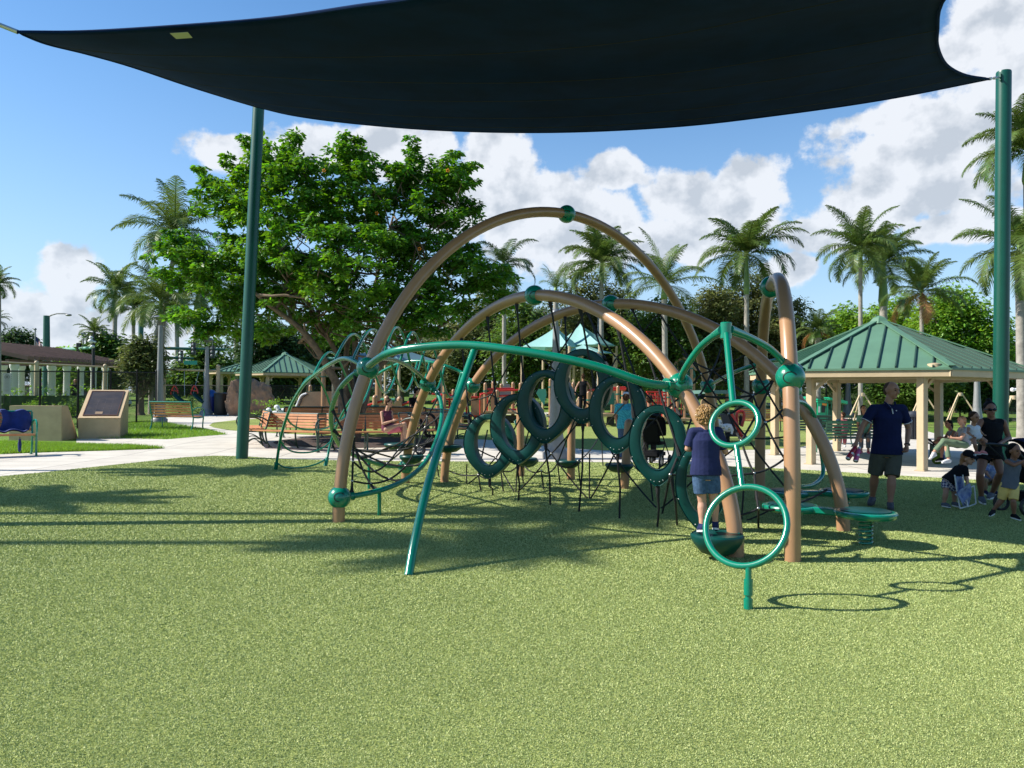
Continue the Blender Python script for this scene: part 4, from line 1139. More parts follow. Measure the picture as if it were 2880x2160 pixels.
bgtree(2680, 815, 110, 50, LM_BRIGHT, 'bright green round tree behind the right slope of the large pavilion', seed=22, size=.28, bot=1090, ncl=280)
bgtree(2560, 1010, 120, 40, LM_MID, 'leafy tree seen under the large pavilion roof behind the man', seed=23, size=.2, bot=1180, ncl=260, cr=.55)
bgtree(2735, 1020, 110, 42, LM_MID, 'leafy tree seen under the pavilion roof behind the woman in black', seed=24, size=.2, bot=1190, ncl=260, cr=.55)
bgtree(2850, 960, 70, 60, LM_DARK, 'dark tree at the right edge beyond the green pole', seed=25, size=.3, bot=1140)
bgtree(1560, 960, 120, 60, LM_DARK, 'dark tree behind the pale shade canopies', seed=26, size=.3, bot=1090, ncl=200)
bgtree(2060, 930, 120, 58, LM_MID, 'green tree filling the gap behind the ring pole', seed=27, size=.3, bot=1090, ncl=200)
bgtree(1390, 800, 95, 60, LM_OAK, 'olive tree between the grey-green palm and the upright palm', seed=29, size=.24, bot=1080, ncl=160, cr=.65)
bgtree(1560, 830, 85, 56, LM_OAK, 'olive tree behind the upright narrow palm', seed=30, size=.24, bot=1080, ncl=160, cr=.65)
bgtree(1760, 830, 95, 60, LM_MID, 'green tree in the gap between the middle palms', seed=31, size=.26, bot=1080, ncl=160, cr=.7)
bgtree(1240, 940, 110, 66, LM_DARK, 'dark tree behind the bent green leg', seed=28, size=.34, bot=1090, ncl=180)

# ---- hedges and low shrubs
def hedge(name, label, a, b, h, w, lm, dens=170, size=.10, zoff=0.0, cat='hedge', seed=2):
    A = Vector(a); B = Vector(b); L_ = (B - A).length; rng = np.random.default_rng(seed)
    root = thing(name, label, cat, (A.x, A.y, T(A.x, A.y)))
    d = (B - A).normalized(); s = Vector((-d.y, d.x, 0))
    n = int(L_ * 2.2); cs = []
    z0 = T(A.x, A.y); z1 = T(B.x, B.y)
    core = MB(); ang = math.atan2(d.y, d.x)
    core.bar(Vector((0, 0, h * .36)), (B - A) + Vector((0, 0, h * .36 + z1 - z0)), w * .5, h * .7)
    for k in range(int(L_ * (2 * h + w) * 4.5)):
        t = rng.random(); side = rng.random()
        if side < w / (w + 2 * h): off = (rng.random() - .5) * w; z = h * (.9 + .06 * rng.normal())
        else: off = (1 if rng.random() < .5 else -1) * w * .45; z = h * rng.random()
        p = d * (t * L_) + s * off; cs.append((p.x, p.y, z + (z1 - z0) * t))
    leaf_cloud('leaves', cs, [.16] * len(cs), max(4, int(dens / 12)), size, lm, root, .2, 1.0, rng, .6)
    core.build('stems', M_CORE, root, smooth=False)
    return root
hedge('hedge', 'long clipped hedge behind the large pavilion and the toy truck', (W(2200, 1150, 62).x, 62, 0), (W(2950, 1150, 52).x, 52, 0), 2.0, 1.4, LM_MID, 120, .16)
hedge('hedge', 'clipped hedge far behind the red play equipment', (W(1250, 1150, 78).x, 78, 0), (W(2080, 1150, 78).x, 78, 0), 2.0, 1.5, LM_BRIGHT, 100, .2)
hedge('hedge', 'low hedge beyond the pair of swings', (W(400, 1150, 70).x, 70, 0), (W(700, 1150, 72).x, 72, 0), 2.6, 1.5, LM_MID, 100, .18)
hedge('hedge', 'row of bushes behind the black fence under the pergola', (W(-30, 1150, 36).x, 36, 0), (W(290, 1150, 38).x, 38, 0), 1.5, 1.0, LM_BRIGHT, 110, .13)
hedge('hedge', 'low clipped hedge along the sidewalk beyond the small pavilion', (W(700, 1150, 80).x, 80, 0), (W(1150, 1150, 80).x, 80, 0), 1.0, 1.2, LM_DARK, 90, .2)
def shrub(px, py, w, h, lm, label, seed=1):
    g = G(px, py); root = thing('shrub', label, 'shrub', tuple(g), group='low shrubs along the fences')
    rng = np.random.default_rng(seed); cs = [(rng.normal() * w * .35, rng.normal() * w * .3, h * rng.random() ** .8) for _ in range(40)]
    leaf_cloud('leaves', cs, [.14] * 40, 26, .09, lm, root, .1, 1.0, rng, .45)
    st = MB()
    for k in range(8): st.tube([Vector((0, 0, -.05)), Vector(cs[k]) * .5 + Vector((0, 0, .1)), Vector(cs[k])], [.012, .009, .005], 5)
    st.build('stems', M_TWIG, root)
shrub(90, 1190, .9, .9, LM_BRIGHT, 'young shrub behind the fence just right of the notice sign', 1)
shrub(175, 1193, 1.0, .8, LM_BRIGHT, 'bushy shrub behind the fence, above the wide tan plinth', 2)
shrub(225, 1192, .9, 1.1, LM_MID, 'taller shrub behind the fence beside the plaque plinth', 3)
shrub(505, 1162, 1.6, .9, LM_MID, 'wide shrub behind the left swing seat', 4)
shrub(560, 1162, 1.6, .9, LM_MID, 'wide shrub behind the right swing seat', 5)
shrub(770, 1175, 1.2, .9, LM_BRIGHT, 'shrub between the artificial boulder and the small pavilion', 6)

# tufts of real grass along the lawn edge near the blue cloth bench
def grass_tufts():
    rng = np.random.default_rng(4); Q = []
    tri = [([(0, 1278), (150, 1272), (300, 1268), (462, 1262), (380, 1256), (215, 1252), (0, 1245)], 26000),
           ([(215, 1234), (470, 1236), (640, 1222), (545, 1202), (430, 1183), (350, 1190)], 12000)]
    for poly, n in tri:
        P = np.array([G(*p)[:2] for p in poly]); lo = P.min(0); hi = P.max(0); c = 0
        while c < n:
            q = lo + rng.random((n, 2)) * (hi - lo); ins = np.zeros(n, bool); j = len(P) - 1
            for i in range(len(P)):
                cond = ((P[i, 1] > q[:, 1]) != (P[j, 1] > q[:, 1])) & (q[:, 0] < (P[j, 0] - P[i, 0]) * (q[:, 1] - P[i, 1]) / (P[j, 1] - P[i, 1] + 1e-9) + P[i, 0])
                ins ^= cond; j = i
            q = q[ins][:n - c]; c += len(q)
            h = .05 + .06 * rng.random(len(q)); a = rng.random(len(q)) * 6.28; w = .006
            dx, dy = np.cos(a) * w, np.sin(a) * w; lx, ly = rng.normal(size=len(q)) * .03, rng.normal(size=len(q)) * .03
            z = np.maximum(0, .025 * (q[:, 1] - 20)) + .004; h = h + z
            V = np.stack([np.stack([q[:, 0] - dx, q[:, 1] - dy, z], 1), np.stack([q[:, 0] + dx, q[:, 1] + dy, z], 1),
                          np.stack([q[:, 0] + lx + dx * .2, q[:, 1] + ly + dy * .2, h], 1), np.stack([q[:, 0] + lx - dx * .2, q[:, 1] + ly - dy * .2, h], 1)], 1)
            Q.append(V)
    V = np.concatenate(Q); o = quads_mesh('grass', V.reshape(-1, 3), len(V), leafmat('grass_blade', (0.17, 0.30, 0.04), .4, .3, .5), None)
    tag(o, kind='stuff'); o['label'] = 'blades of lawn grass around the tan plinths'
grass_tufts()
# ------------------------------------------------------------------ benches
def rot2(a): return Matrix.Rotation(a, 3, 'Z')
def slat_bench(name, label, loc, rz, w=1.8, slat=None, frame=None, legs=2, armrest=True, seat_h=.44, back_h=.90, group=None, scale=1.0):
    """front of the bench faces local -Y"""
    slat = slat or M_WOOD; frame = frame or M_GREEN
    root = thing(name, label, 'bench', (loc[0], loc[1], T(loc[0], loc[1])), rz, group, scale)
    s = MB(); n = 5
    for i in range(n):
        s.box((0, -.22 + i * .105, seat_h + (.012 if i in (0,) else 0)), (w - .04, .092, .032))
    s.build('seat', slat, root, bevel=.004)
    b = MB(); n = 5; tilt = .22
    for i in range(n):
        z = seat_h + .10 + i * (back_h - seat_h - .12) / (n - 1) ; y = .29 + (z - seat_h) * tilt
        b.box((0, y, z), (w - .04, .028, .058), M=Matrix.Rotation(-math.atan(tilt), 3, 'X'))
    b.build('backrest', slat, root, bevel=.004)
    xs = [-w / 2, w / 2] if legs == 2 else [-w / 2, 0, w / 2]
    for x in xs:
        f = MB()
        f.tube(spline([(x, -.27, 0), (x, -.235, .12), (x, -.25, .3), (x, -.27, seat_h - .02)], 5), .022, 8)
        f.tube(spline([(x, .38, 0), (x, .30, .16), (x, .27, seat_h - .03), (x, .30, seat_h + .06), (x, .30 + (back_h - seat_h) * tilt, back_h + .01)], 5), .022, 8)
        f.tube([(x, -.27, seat_h - .02), (x, 0, seat_h - .035), (x, .27, seat_h - .02)], .020, 8)
        f.box((x, -.27, .008), (.07, .10, .016)); f.box((x, .38, .008), (.07, .10, .016))
        f.build('leg_frame', frame, root)
        if armrest and x != 0:
            a = MB(); a.tube(spline([(x, .33, seat_h + .20), (x, .15, seat_h + .29), (x, -.12, seat_h + .31), (x, -.27, seat_h + .24), (x, -.31, seat_h + .12), (x, -.27, seat_h - .01)], 6), .019, 8)
            a.build('armrest', frame, root)
    t = MB(); t.tube([(-w / 2, .30 + (back_h - seat_h) * tilt, back_h + .02), (w / 2, .30 + (back_h - seat_h) * tilt, back_h + .02)], .022, 8)
    t.build('top_rail', frame, root)
    return root
# bench at the left edge, only its right end is in the picture
g = G(54, 1281); g2 = G(103, 1283)
LB = slat_bench('park_bench', 'orange slatted bench with green frame at the left edge, a blue cloth over it', (g2.x - 1.01, g2.y - .42, 0), R(40), w=1.7, scale=1.22)
# bench with its back to the camera beside the lamp post
slat_bench('park_bench', 'orange slatted bench with green frame seen from behind, beside the tan plaque plinth', (G(500, 1208).x, G(500, 1208).y, 0), R(180 - 14), w=1.6, back_h=.92, scale=1.13)
# ring of benches round the big tree
M_IRON = mat('dark_green_iron', (0.012, 0.045, 0.030), 0.45, coat=.2)
TB = G(1000, 1243)
tb = Vector((TB.x, TB.y, 0))
poly = [(tb.x + 2.55 * math.cos(2 * math.pi * k / 28), tb.y + 2.15 * math.sin(2 * math.pi * k / 28)) for k in range(28)]
sheet('mulch_bed', poly, .016, M_MULCH)
RB = 3.2
for i, lb in enumerate(('orange slatted bench of the tree ring, nearest and left of the tan arch leg', 'orange slatted bench of the tree ring, where the woman in the purple top sits',
                        'orange slatted bench of the tree ring, at its right side behind the hammock', 'orange slatted bench of the tree ring, far right and seen from behind', 'orange slatted bench of the tree ring, far side behind the trunks',
                        'orange slatted bench of the tree ring, far left side', 'orange slatted bench of the tree ring, left end beside the spring rider')):
    a = [R(-116), R(-74), R(-30), R(25), R(75), R(125), R(-158)][i]
    p = tb + Vector((math.cos(a) * RB, math.sin(a) * RB * .92, 0))
    o = slat_bench('park_bench', lb, (p.x, p.y, 0), a + R(90), w=2.25, frame=M_IRON, legs=3, back_h=.84, scale=1.18, group='slatted benches in a ring round the big tree')
    br = MB()
    for x in (-1.12, 0, 1.12): br.tube(spline([(x, -.26, .06), (x, -.05, .20), (x, .12, .20), (x, .36, .05)], 5), .014, 6)
    br.build('scroll_brace', M_IRON, o)
# green metal benches by the large pavilion, and a green picnic bench far left
M_MBENCH = mat('sea_green_bench', (0.085, 0.235, 0.155), 0.5, var=.06)
M_MBENCH_D = mat('dark_green_bench', (0.015, 0.06, 0.04), 0.5)
slat_bench('park_bench', 'sea green metal slat bench seen from behind, left of the man in navy', (G(2392, 1275).x, G(2392, 1275).y, 0), R(180 + 3), w=1.75, slat=M_MBENCH, frame=M_MBENCH)
slat_bench('park_bench', 'dark green metal slat bench behind the sea green one', (G(2300, 1247).x, G(2300, 1247).y, 0), R(180 - 3), w=1.9, slat=M_MBENCH_D, frame=M_MBENCH_D)
slat_bench('park_bench', 'orange slatted bench seen through the small green ring', (G(2130, 1213).x, G(2130, 1213).y, 0), R(178), w=2.0, frame=M_IRON)
slat_bench('park_bench', 'dark green bench beyond the ladder rails, under the tan wall panel', (G(892, 1212).x, G(892, 1212).y, 0), R(180), w=2.2, slat=M_MBENCH_D, frame=M_MBENCH_D, armrest=False)
# flat bench in the pavilion for the two seated women
sb = thing('backless_bench', 'dark green backless bench under the pavilion with two women sitting on it', 'bench', tuple(G(2690, 1292)), R(8))
s = MB(); s.box((0, 0, .44), (1.7, .34, .05)); s.build('seat', M_MBENCH_D, sb, bevel=.01)
for x in (-.7, .7):
    s = MB(); s.box((x, 0, .21), (.09, .09, .42)); s.box((x, 0, .01), (.28, .28, .02)); s.build('leg', M_MBENCH_D, sb)
# blue cloth over the left bench
def cloth(name, label, cat, fn, nu, nv, m, thick=.008):
    mb = MB(); vs = [fn(i / nu, j / nv) for j in range(nv + 1) for i in range(nu + 1)]
    mb.add(vs, [(j * (nu + 1) + i, j * (nu + 1) + i + 1, (j + 1) * (nu + 1) + i + 1, (j + 1) * (nu + 1) + i) for j in range(nv) for i in range(nu)])
    o = mb.build(name, m, fix=False)
    md = o.modifiers.new('thickness', 'SOLIDIFY'); md.thickness = thick
    return tag(o, label, cat)
LBM = Matrix.Translation((g2.x - 1.01, g2.y - .42, 0)) @ Matrix.Rotation(R(40), 4, 'Z') @ Matrix.Scale(1.22, 4)
def bc(u, v):
    x = .18 + .55 * u + .10 * math.sin(5 * v); d = v * 1.0
    if d < .12: p = Vector((x, .46, .84 + .09 * d / .12))
    elif d < .62: t = (d - .12) / .5; p = Vector((x + .06 * t, .40 - .14 * t, .95 - .44 * t))
    else: t = (d - .62) / .38; p = Vector((x + .06 + .05 * t, .26 - .34 * t, .50 + .02 * math.sin(9 * t)))
    p += Vector((.02 * math.sin(11 * u), -.035 - .03 * math.sin(9 * u + 4 * v), .025 * math.sin(10 * u + 3 * v) + .02))
    return LBM @ p
M_BLUE = mat('royal_blue_cloth', (0.007, 0.022, 0.15), .8, var=.2, vscale=6, bump=.3, bscale=20)
cloth('blanket', 'royal blue cloth draped over the bench at the left edge', 'blanket', bc, 18, 18, M_BLUE, .012)
um = thing('umbrella', 'furled dark blue umbrella hanging below the bench at the left edge', 'umbrella', tuple(LBM @ Vector((.62, .25, 0))))
s = MB(); s.tube([(0, 0, .08), (0, 0, .12), (.0, 0, .3), (0, 0, .42)], [.012, .035, .045, .02], 10); s.build('canopy', M_BLUE, um)
s = MB(); s.tube([(0, 0, .42), (0, 0, .47)], .01, 6); s.build('handle', M_BLACK, um)

# ------------------------------------------------------------------ tan plinths with the plaque
M_STUCCO = mat('tan_stucco', (0.44, 0.34, 0.20), 0.9, var=.10, vscale=2.2, bump=.7, bscale=55)
M_STUCCO_L = mat('pale_stucco_cap', (0.56, 0.41, 0.24), 0.85, var=.05, vscale=3, bump=.3, bscale=50)
def plinth_a():
    b0 = G(118, 1256); b1 = G(178, 1247); 
    A = G(25, 1247); B = G(177, 1246); C = G(218, 1245)
    Y = 26.0
    c = W(105, 1246, 24.2)
    root = thing('stucco_plinth', 'wide tan stucco plinth with a sloping right end, behind the left bench', 'plinth', (W(24, 1246, 24.2).x, 24.2, T(0, 24.2)))
    ox = ORG[root.name]
    def P(px, py, Y_): p = W(px, py, Y_) - ox; return p
    H = W(100, 1141, 24.2).z - T(0, 24.2)
    x0 = 0; x1 = W(174, 1246, 24.2).x - ox.x; x2 = W(219, 1240, 25.2).x - ox.x
    mb = MB()
    fr = [(x0, 0, 0), (x1, 0, 0), (x1, 0, H), (x0, 0, H)]
    bk = [(x0, 1.6, 0), (x2 + .25, 1.6, 0), (x1 + .15, 1.6, H), (x0, 1.6, H)]
    mid = (x2, .7, 0)
    mb.add([(x0, 0, -.05), (x1, 0, -.05), (x1, .9, -.05), (x0, .9, -.05), (x0, 0, H), (x1 - .02, 0, H), (x1 - .02, .35, H), (x0, .35, H), (x2, .95, -.05), (x2 - .1, .95, .45)],
           [(0, 1, 5, 4), (4, 5, 6, 7), (1, 8, 9, 6, 5), (0, 3, 2, 8, 1), (7, 6, 9, 8, 2, 3), (0, 4, 7, 3)])
    mb.build('plinth_body', M_STUCCO, root, smooth=False, bevel=.012)
plinth_a()
def plinth_b():
    fl = G(220, 1235); fr = G(337, 1233); br = G(381, 1212)
    root = thing('stucco_plinth', 'tan stucco plinth with a slanted top carrying a dark plaque', 'plinth', tuple(fl))
    ex = Vector((fr.x - fl.x, fr.y - fl.y, 0)); wd = ex.length; ex.normalize(); ey = Vector((-ex.y, ex.x, 0))
    d = 1.75
    h1 = W(210, 1176, fl.y).z - fl.z; h2 = W(322, 1098, fl.y + d).z - fl.z
    M3 = Matrix((ex, ey, Vector((0, 0, 1)))).transposed()
    def P(u, v, z): return M3 @ Vector((u, v, z))
    mb = MB()
    mb.add([P(0, 0, -.05), P(wd, 0, -.05), P(wd, d, -.05), P(0, d, -.05), P(-.03, 0, h1), P(wd + .02, 0, h1), P(wd + .02, d, h2), P(-.03, d, h2)],
           [(3, 2, 1, 0), (4, 5, 6, 7), (0, 1, 5, 4), (1, 2, 6, 5), (2, 3, 7, 6), (3, 0, 4, 7)])
    mb.build('plinth_body', M_STUCCO, root, smooth=False, bevel=.015)
    def Q(u, v, lift): 
        z = h1 + (h2 - h1) * v; n_ = Vector((0, -(h2 - h1), d)).normalized()
        return P(wd * u, d * v, z) + M3 @ (n_ * lift)
    def slab(u0, u1, v0, v1, a, b):
        m_ = MB(); m_.add([Q(u0, v0, a), Q(u1, v0, a), Q(u1, v1, a), Q(u0, v1, a), Q(u0, v0, b), Q(u1, v0, b), Q(u1, v1, b), Q(u0, v1, b)],
                          [(3, 2, 1, 0), (4, 5, 6, 7), (0, 1, 5, 4), (1, 2, 6, 5), (2, 3, 7, 6), (3, 0, 4, 7)]); return m_
    slab(-.01, 1.01, -.01, 1.0, .004, .02).build('cap', M_STUCCO_L, root, smooth=False)
    pq = slab(.10, .90, .08, .92, .021, .035).build('plaque', mat('bronze_plaque', (.045, .038, .038), .45, .3, col2=(.085, .065, .055), vscale=3), root, smooth=False)
    brz = mat('bronze_edge', (.16, .075, .045), .4, .4)
    for (u0, u1, v0, v1) in ((.08, .10, .06, .94), (.90, .92, .06, .94), (.10, .90, .06, .08), (.10, .90, .92, .94)):
        slab(u0, u1, v0, v1, .021, .045).build('plaque_edge', brz, root, smooth=False)
    slab(.36, .54, .11, .19, .036, .040).build('inset_plate', mat('inset_tan', (.30, .20, .12), .6), root, smooth=False)
    ln = mat('plaque_line', (.12, .10, .09), .5)
    for v in (.30, .48, .66, .82): slab(.12, .88, v, v + .006, .036, .0385).build('plaque_line', ln, root, smooth=False)
    for u in (.34, .52, .70): slab(u, u + .005, .10, .64, .0362, .0383).build('plaque_line', ln, root, smooth=False)
plinth_b()

# ------------------------------------------------------------------ black chain link fences
def chain_mat():
    m = bpy.data.materials.new('chain_link'); m.use_nodes = True; m.blend_method = 'HASHED' if hasattr(m, 'blend_method') else None
    nt = m.node_tree; N = nt.nodes; L = nt.links; b = N['Principled BSDF']
    b.inputs['Base Color'].default_value = (.012, .012, .012, 1); b.inputs['Roughness'].default_value = .5
    tc = N.new('ShaderNodeTexCoord'); sp = N.new('ShaderNodeSeparateXYZ'); L.new(tc.outputs['Object'], sp.inputs[0])
    def m_(op, a, b_=None):
        n = N.new('ShaderNodeMath'); n.operation = op
        for i, v in enumerate((a, b_)):
            if v is None: continue
            if isinstance(v, (int, float)): n.inputs[i].default_value = v
            else: L.new(v, n.inputs[i])
        return n.outputs[0]
    w = []
    for sg in (1, -1):
        u = m_('ADD', sp.outputs[0], m_('MULTIPLY', sp.outputs[2], sg)); f = m_('FRACT', m_('MULTIPLY', u, 14.0)); w.append(m_('LESS_THAN', f, .16))
    al = m_('MAXIMUM', w[0], w[1])
    tr = N.new('ShaderNodeBsdfTransparent'); mx = N.new('ShaderNodeMixShader')
    L.new(al, mx.inputs[0]); L.new(tr.outputs[0], mx.inputs[1]); L.new(b.outputs[0], mx.inputs[2]); L.new(mx.outputs[0], N['Material Output'].inputs[0])
    return m
M_CHAIN = chain_mat()
def fence(label, pts, h, step=2.6, rail=True, mid=False):
    A = Vector(pts[0]); root = thing('chain_link_fence', label, 'fence', (A.x, A.y, T(A.x, A.y)))
    for a, b in zip(pts[:-1], pts[1:]):
        a = Vector(a); b = Vector(b); L_ = (b - a).length; d = (b - a).normalized(); n = max(1, round(L_ / step))
        za = T(a.x, a.y) - T(A.x, A.y); zb = T(b.x, b.y) - T(A.x, A.y)
        pa = a - A; pb = b - A; pa.z = za; pb.z = zb
        mesh = bpy.data.meshes.new('wire_mesh'); W_ = (Vector((pb.x, pb.y, 0)) - Vector((pa.x, pa.y, 0))).length
        mesh.from_pydata([(0, 0, 0), (W_, 0, zb - za), (W_, 0, zb - za + h), (0, 0, h)], [], [(0, 1, 2, 3)]); mesh.materials.append(M_CHAIN)
        o = bpy.data.objects.new('wire_mesh', mesh); COL.objects.link(o); o.parent = root; o.location = (pa.x, pa.y, za + .02); o.rotation_euler = (0, 0, math.atan2(d.y, d.x))
        up = Vector((0, 0, h))
        r = MB(); r.tube([pa + up, pb + up], .028, 6); r.build('top_rail', M_BLACK, root)
        if mid:
            r = MB(); r.tube([pa + up * .5, pb + up * .5], .018, 6); r.build('middle_rail', M_BLACK, root)
        r = MB(); r.tube([pa + up * .04, pb + up * .04], .014, 6); r.build('bottom_rail', M_BLACK, root)
        for k in range(n + 1):
            p = pa.lerp(pb, k / n); q = MB(); q.tube([p - Vector((0, 0, .05)), p + up * 1.02], .04, 8); q.ball(p + up * 1.03, .045, 8, 6)
            q.build('post', M_BLACK, root)
    return root
def gx(px, Y): return (W(px, 1150, Y).x, Y, 0)
fence('black chain link fence behind the tan plinths at the left', [gx(-60, 28), gx(112, 29.3), gx(219, 29.8), gx(310, 31.5), gx(384, 33), gx(438, 33.5)], 2.2, 2.2)
fence('black chain link fence beyond the swings and the boulder', [gx(430, 44), gx(540, 44), gx(650, 44), gx(760, 46), gx(1000, 48)], 1.5, 3.0)
fence('black chain link fence behind the large pavilion and the toy truck', [gx(2180, 50), gx(2480, 46), gx(2700, 42), gx(2950, 38)], 1.75, 3.0)
fence('grey chain link fence behind the red play equipment', [gx(1000, 62), gx(1500, 62), gx(2180, 60)], 1.6, 4.0)

# notice sign on the left fence
sg = thing('notice_sign', 'grey notice sign with a round emblem on the black fence at the left', 'sign', tuple(W(20, 1115, 28.5)))
ox = ORG[sg.name]; c = W(20, 1079, 28.5) - ox
s = MB(); s.box(c, (.30, .02, .78)); s.build('board', mat('sign_grey', (.42, .41, .38), .6), sg, bevel=.004)
ink = mat('sign_ink', (.07, .07, .07), .7)
s = MB(); s.tube([c + Vector((.085 * math.cos(a), -.014, .25 + .085 * math.sin(a))) for a in [2 * math.pi * k / 24 for k in range(24)]], .009, 6, closed=True); s.ball(c + Vector((0, -.014, .25)), .032, 10, 8, sc=(1, .3, 1.4)); s.build('emblem', ink, sg)
for i in range(9):
    s = MB(); s.box(c + Vector((0, -.0125, .11 - i * .052)), (.22 - .03 * (i % 3), .003, .012)); s.build('text_line', ink, sg)
for dx in (-.12, .12):
    s = MB(); s.tube([c + Vector((dx, .02, -.75)), c + Vector((dx, .02, .38))], .012, 6); s.build('bracket', M_BLACK, sg)

# ------------------------------------------------------------------ pergola
def pergola():
    M_RAFT = mat('brown_rafter', (0.24, 0.13, 0.105), .8, var=.15, vscale=2)
    A = W(-60, 1090, 40); B = W(262, 1090, 58); A.z = B.z = 0
    root = thing('pergola', 'long pergola with brown rafters on white columns beyond the fence at the left', 'pergola', (A.x, A.y, 0)); o = ORG[root.name]
    n = 26
    for i in range(n):
        t = i / (n - 1); p = A.lerp(B, t); zt = 3.0 + T(p.x, p.y)
        q = Vector((p.x, p.y, 0)) - o; d = (B - A); d.z = 0; d.normalize(); s_ = Vector((-d.y, d.x, 0))
        m_ = MB(); m_.bar(q - s_ * 2.3 + Vector((0, 0, zt - .05)), q + s_ * 2.3 + Vector((0, 0, zt + .95)), .16, .22); m_.build('rafter', M_RAFT, root, smooth=False)
    for sd in (-1.3, 1.3):
        m_ = MB(); d = (B - A); d.z = 0; dn = d.normalized(); s_ = Vector((-dn.y, dn.x, 0))
        a = Vector((A.x, A.y, 0)) - o + s_ * sd; b = Vector((B.x, B.y, 0)) - o + s_ * sd
        m_.bar(a + Vector((0, 0, 2.74 + T(0, A.y))), b + Vector((0, 0, 2.74 + T(0, B.y))), .16, .26); m_.build('beam', M_RAFT, root, smooth=False)
        for k in range(7):
            p = a.lerp(b, (k + .35) / 7); zg = T(p.x + o.x, p.y + o.y)
            c_ = MB(); c_.lathe([(.26, zg - .1), (.26, zg + .2), (.20, zg + .25), (.185, 2.36 + zg), (.24, 2.44 + zg), (.24, 2.60 + zg)], (p.x, p.y, 0), 16); c_.build('column', M_WHITE, root)
pergola()

def text_mesh(cu):
    o = bpy.data.objects.new('tmp', cu); COL.objects.link(o); dg = bpy.context.evaluated_depsgraph_get(); dg.update()
    me = bpy.data.meshes.new_from_object(o.evaluated_get(dg)); bpy.data.objects.remove(o)
    me.name = 'sign_text'; q = bpy.data.objects.new('sign_text', me); COL.objects.link(q); return q
# ------------------------------------------------------------------ street furniture far left
M_STG = mat('street_green', (0.02, 0.10, 0.07), .5)
def lamp_far():
    Y = 60; b = gx(130, Y); root = thing('street_lamp', 'tall green street lamp with a curved arm above the pergola', 'street lamp', (b[0], Y, T(0, Y))); o = ORG[root.name]
    top = W(131, 888, Y) - o
    s = MB(); s.tube([(0, 0, -.05), top * .5, top], [.30, .26, .22], 12); s.build('pole', M_STG, root)
    s = MB(); s.tube([W(*q, Y) - o for q in ((131, 893), (145, 886), (160, 882), (180, 882), (192, 884))], [.07, .06, .05, .05, .05], 8); s.build('arm', M_GREY, root)
    s = MB(); s.ball(W(193, 886, Y) - o, .16, 10, 8, sc=(1.6, 1, .6)); s.build('lamp_head', M_GREY, root)
lamp_far()
def mast():
    Y = 64; M_MA = mat('pale_green_mast', (.14, .33, .25), .5)
    a = W(129, 986, Y); b = W(258, 978, Y - 4)
    root = thing('traffic_mast', 'pale green traffic mast arm with a street name sign above the pergola', 'traffic mast', (a.x, Y, T(0, Y))); o = ORG[root.name]
    s = MB(); s.tube([Vector((0, 0, -.05)), a - o + Vector((0, 0, .4))], .2, 10); s.build('pole', M_STG, root)
    s = MB(); s.tube([a - o, b - o], [.16, .11], 10); s.build('arm', M_MA, root)
    c = W(186, 996, Y - 2) - o
    sgn = MB(); sgn.box(c, (.72 * 1.0, .05, .36)); sg_ = sgn.build('name_sign', mat('sign_green', (.04, .34, .24), .5), root, bevel=.01)
    t = bpy.data.curves.new('sign_text', 'FONT'); t.body = 'Hood Rd'; t.size = .2; t.extrude = .004; t.align_x = 'CENTER'; t.align_y = 'CENTER'; t.materials.append(M_WHITE)
    to = text_mesh(t); to.parent = sg_; to.location = c + Vector((0, -.035, 0)); to.rotation_euler = (R(90), 0, 0)
    for q in ((222, 978),):
        p = W(*q, Y - 3) - o; s = MB(); s.box(p + Vector((0, 0, -.1)), (.30, .25, .95)); th = s.build('signal_head', M_BLACK, root)
    p = W(234, 960, Y - 3) - o; s = MB(); s.tube([p + Vector((0, 0, -.5)), p + Vector((0, 0, .6))], .05, 6); s.box(p + Vector((0, 0, .6)), (.3, .2, .14)); s.build('camera', M_GREY, root)
mast()
def cctv():
    Y = 44; g_ = gx(262, Y); root = thing('camera_mast', 'slim dark mast with a cluster of white cameras and speakers', 'camera mast', (g_[0], Y, T(0, Y))); o = ORG[root.name]
    top = W(263, 930, Y) - o
    s = MB(); s.tube([(0, 0, -.05), top * .8, top], [.10, .085, .02], 10); s.build('pole', M_BLACK, root)
    for q in ((259, 950, .11), (258, 960, .16), (263, 975, .12), (269, 962, .08)):
        s = MB(); s.ball(W(q[0], q[1], Y) - o + Vector((0, -.1, 0)), q[2], 12, 8, sc=(1, 1, .8)); s.build('camera', M_WHITE, root)
cctv()
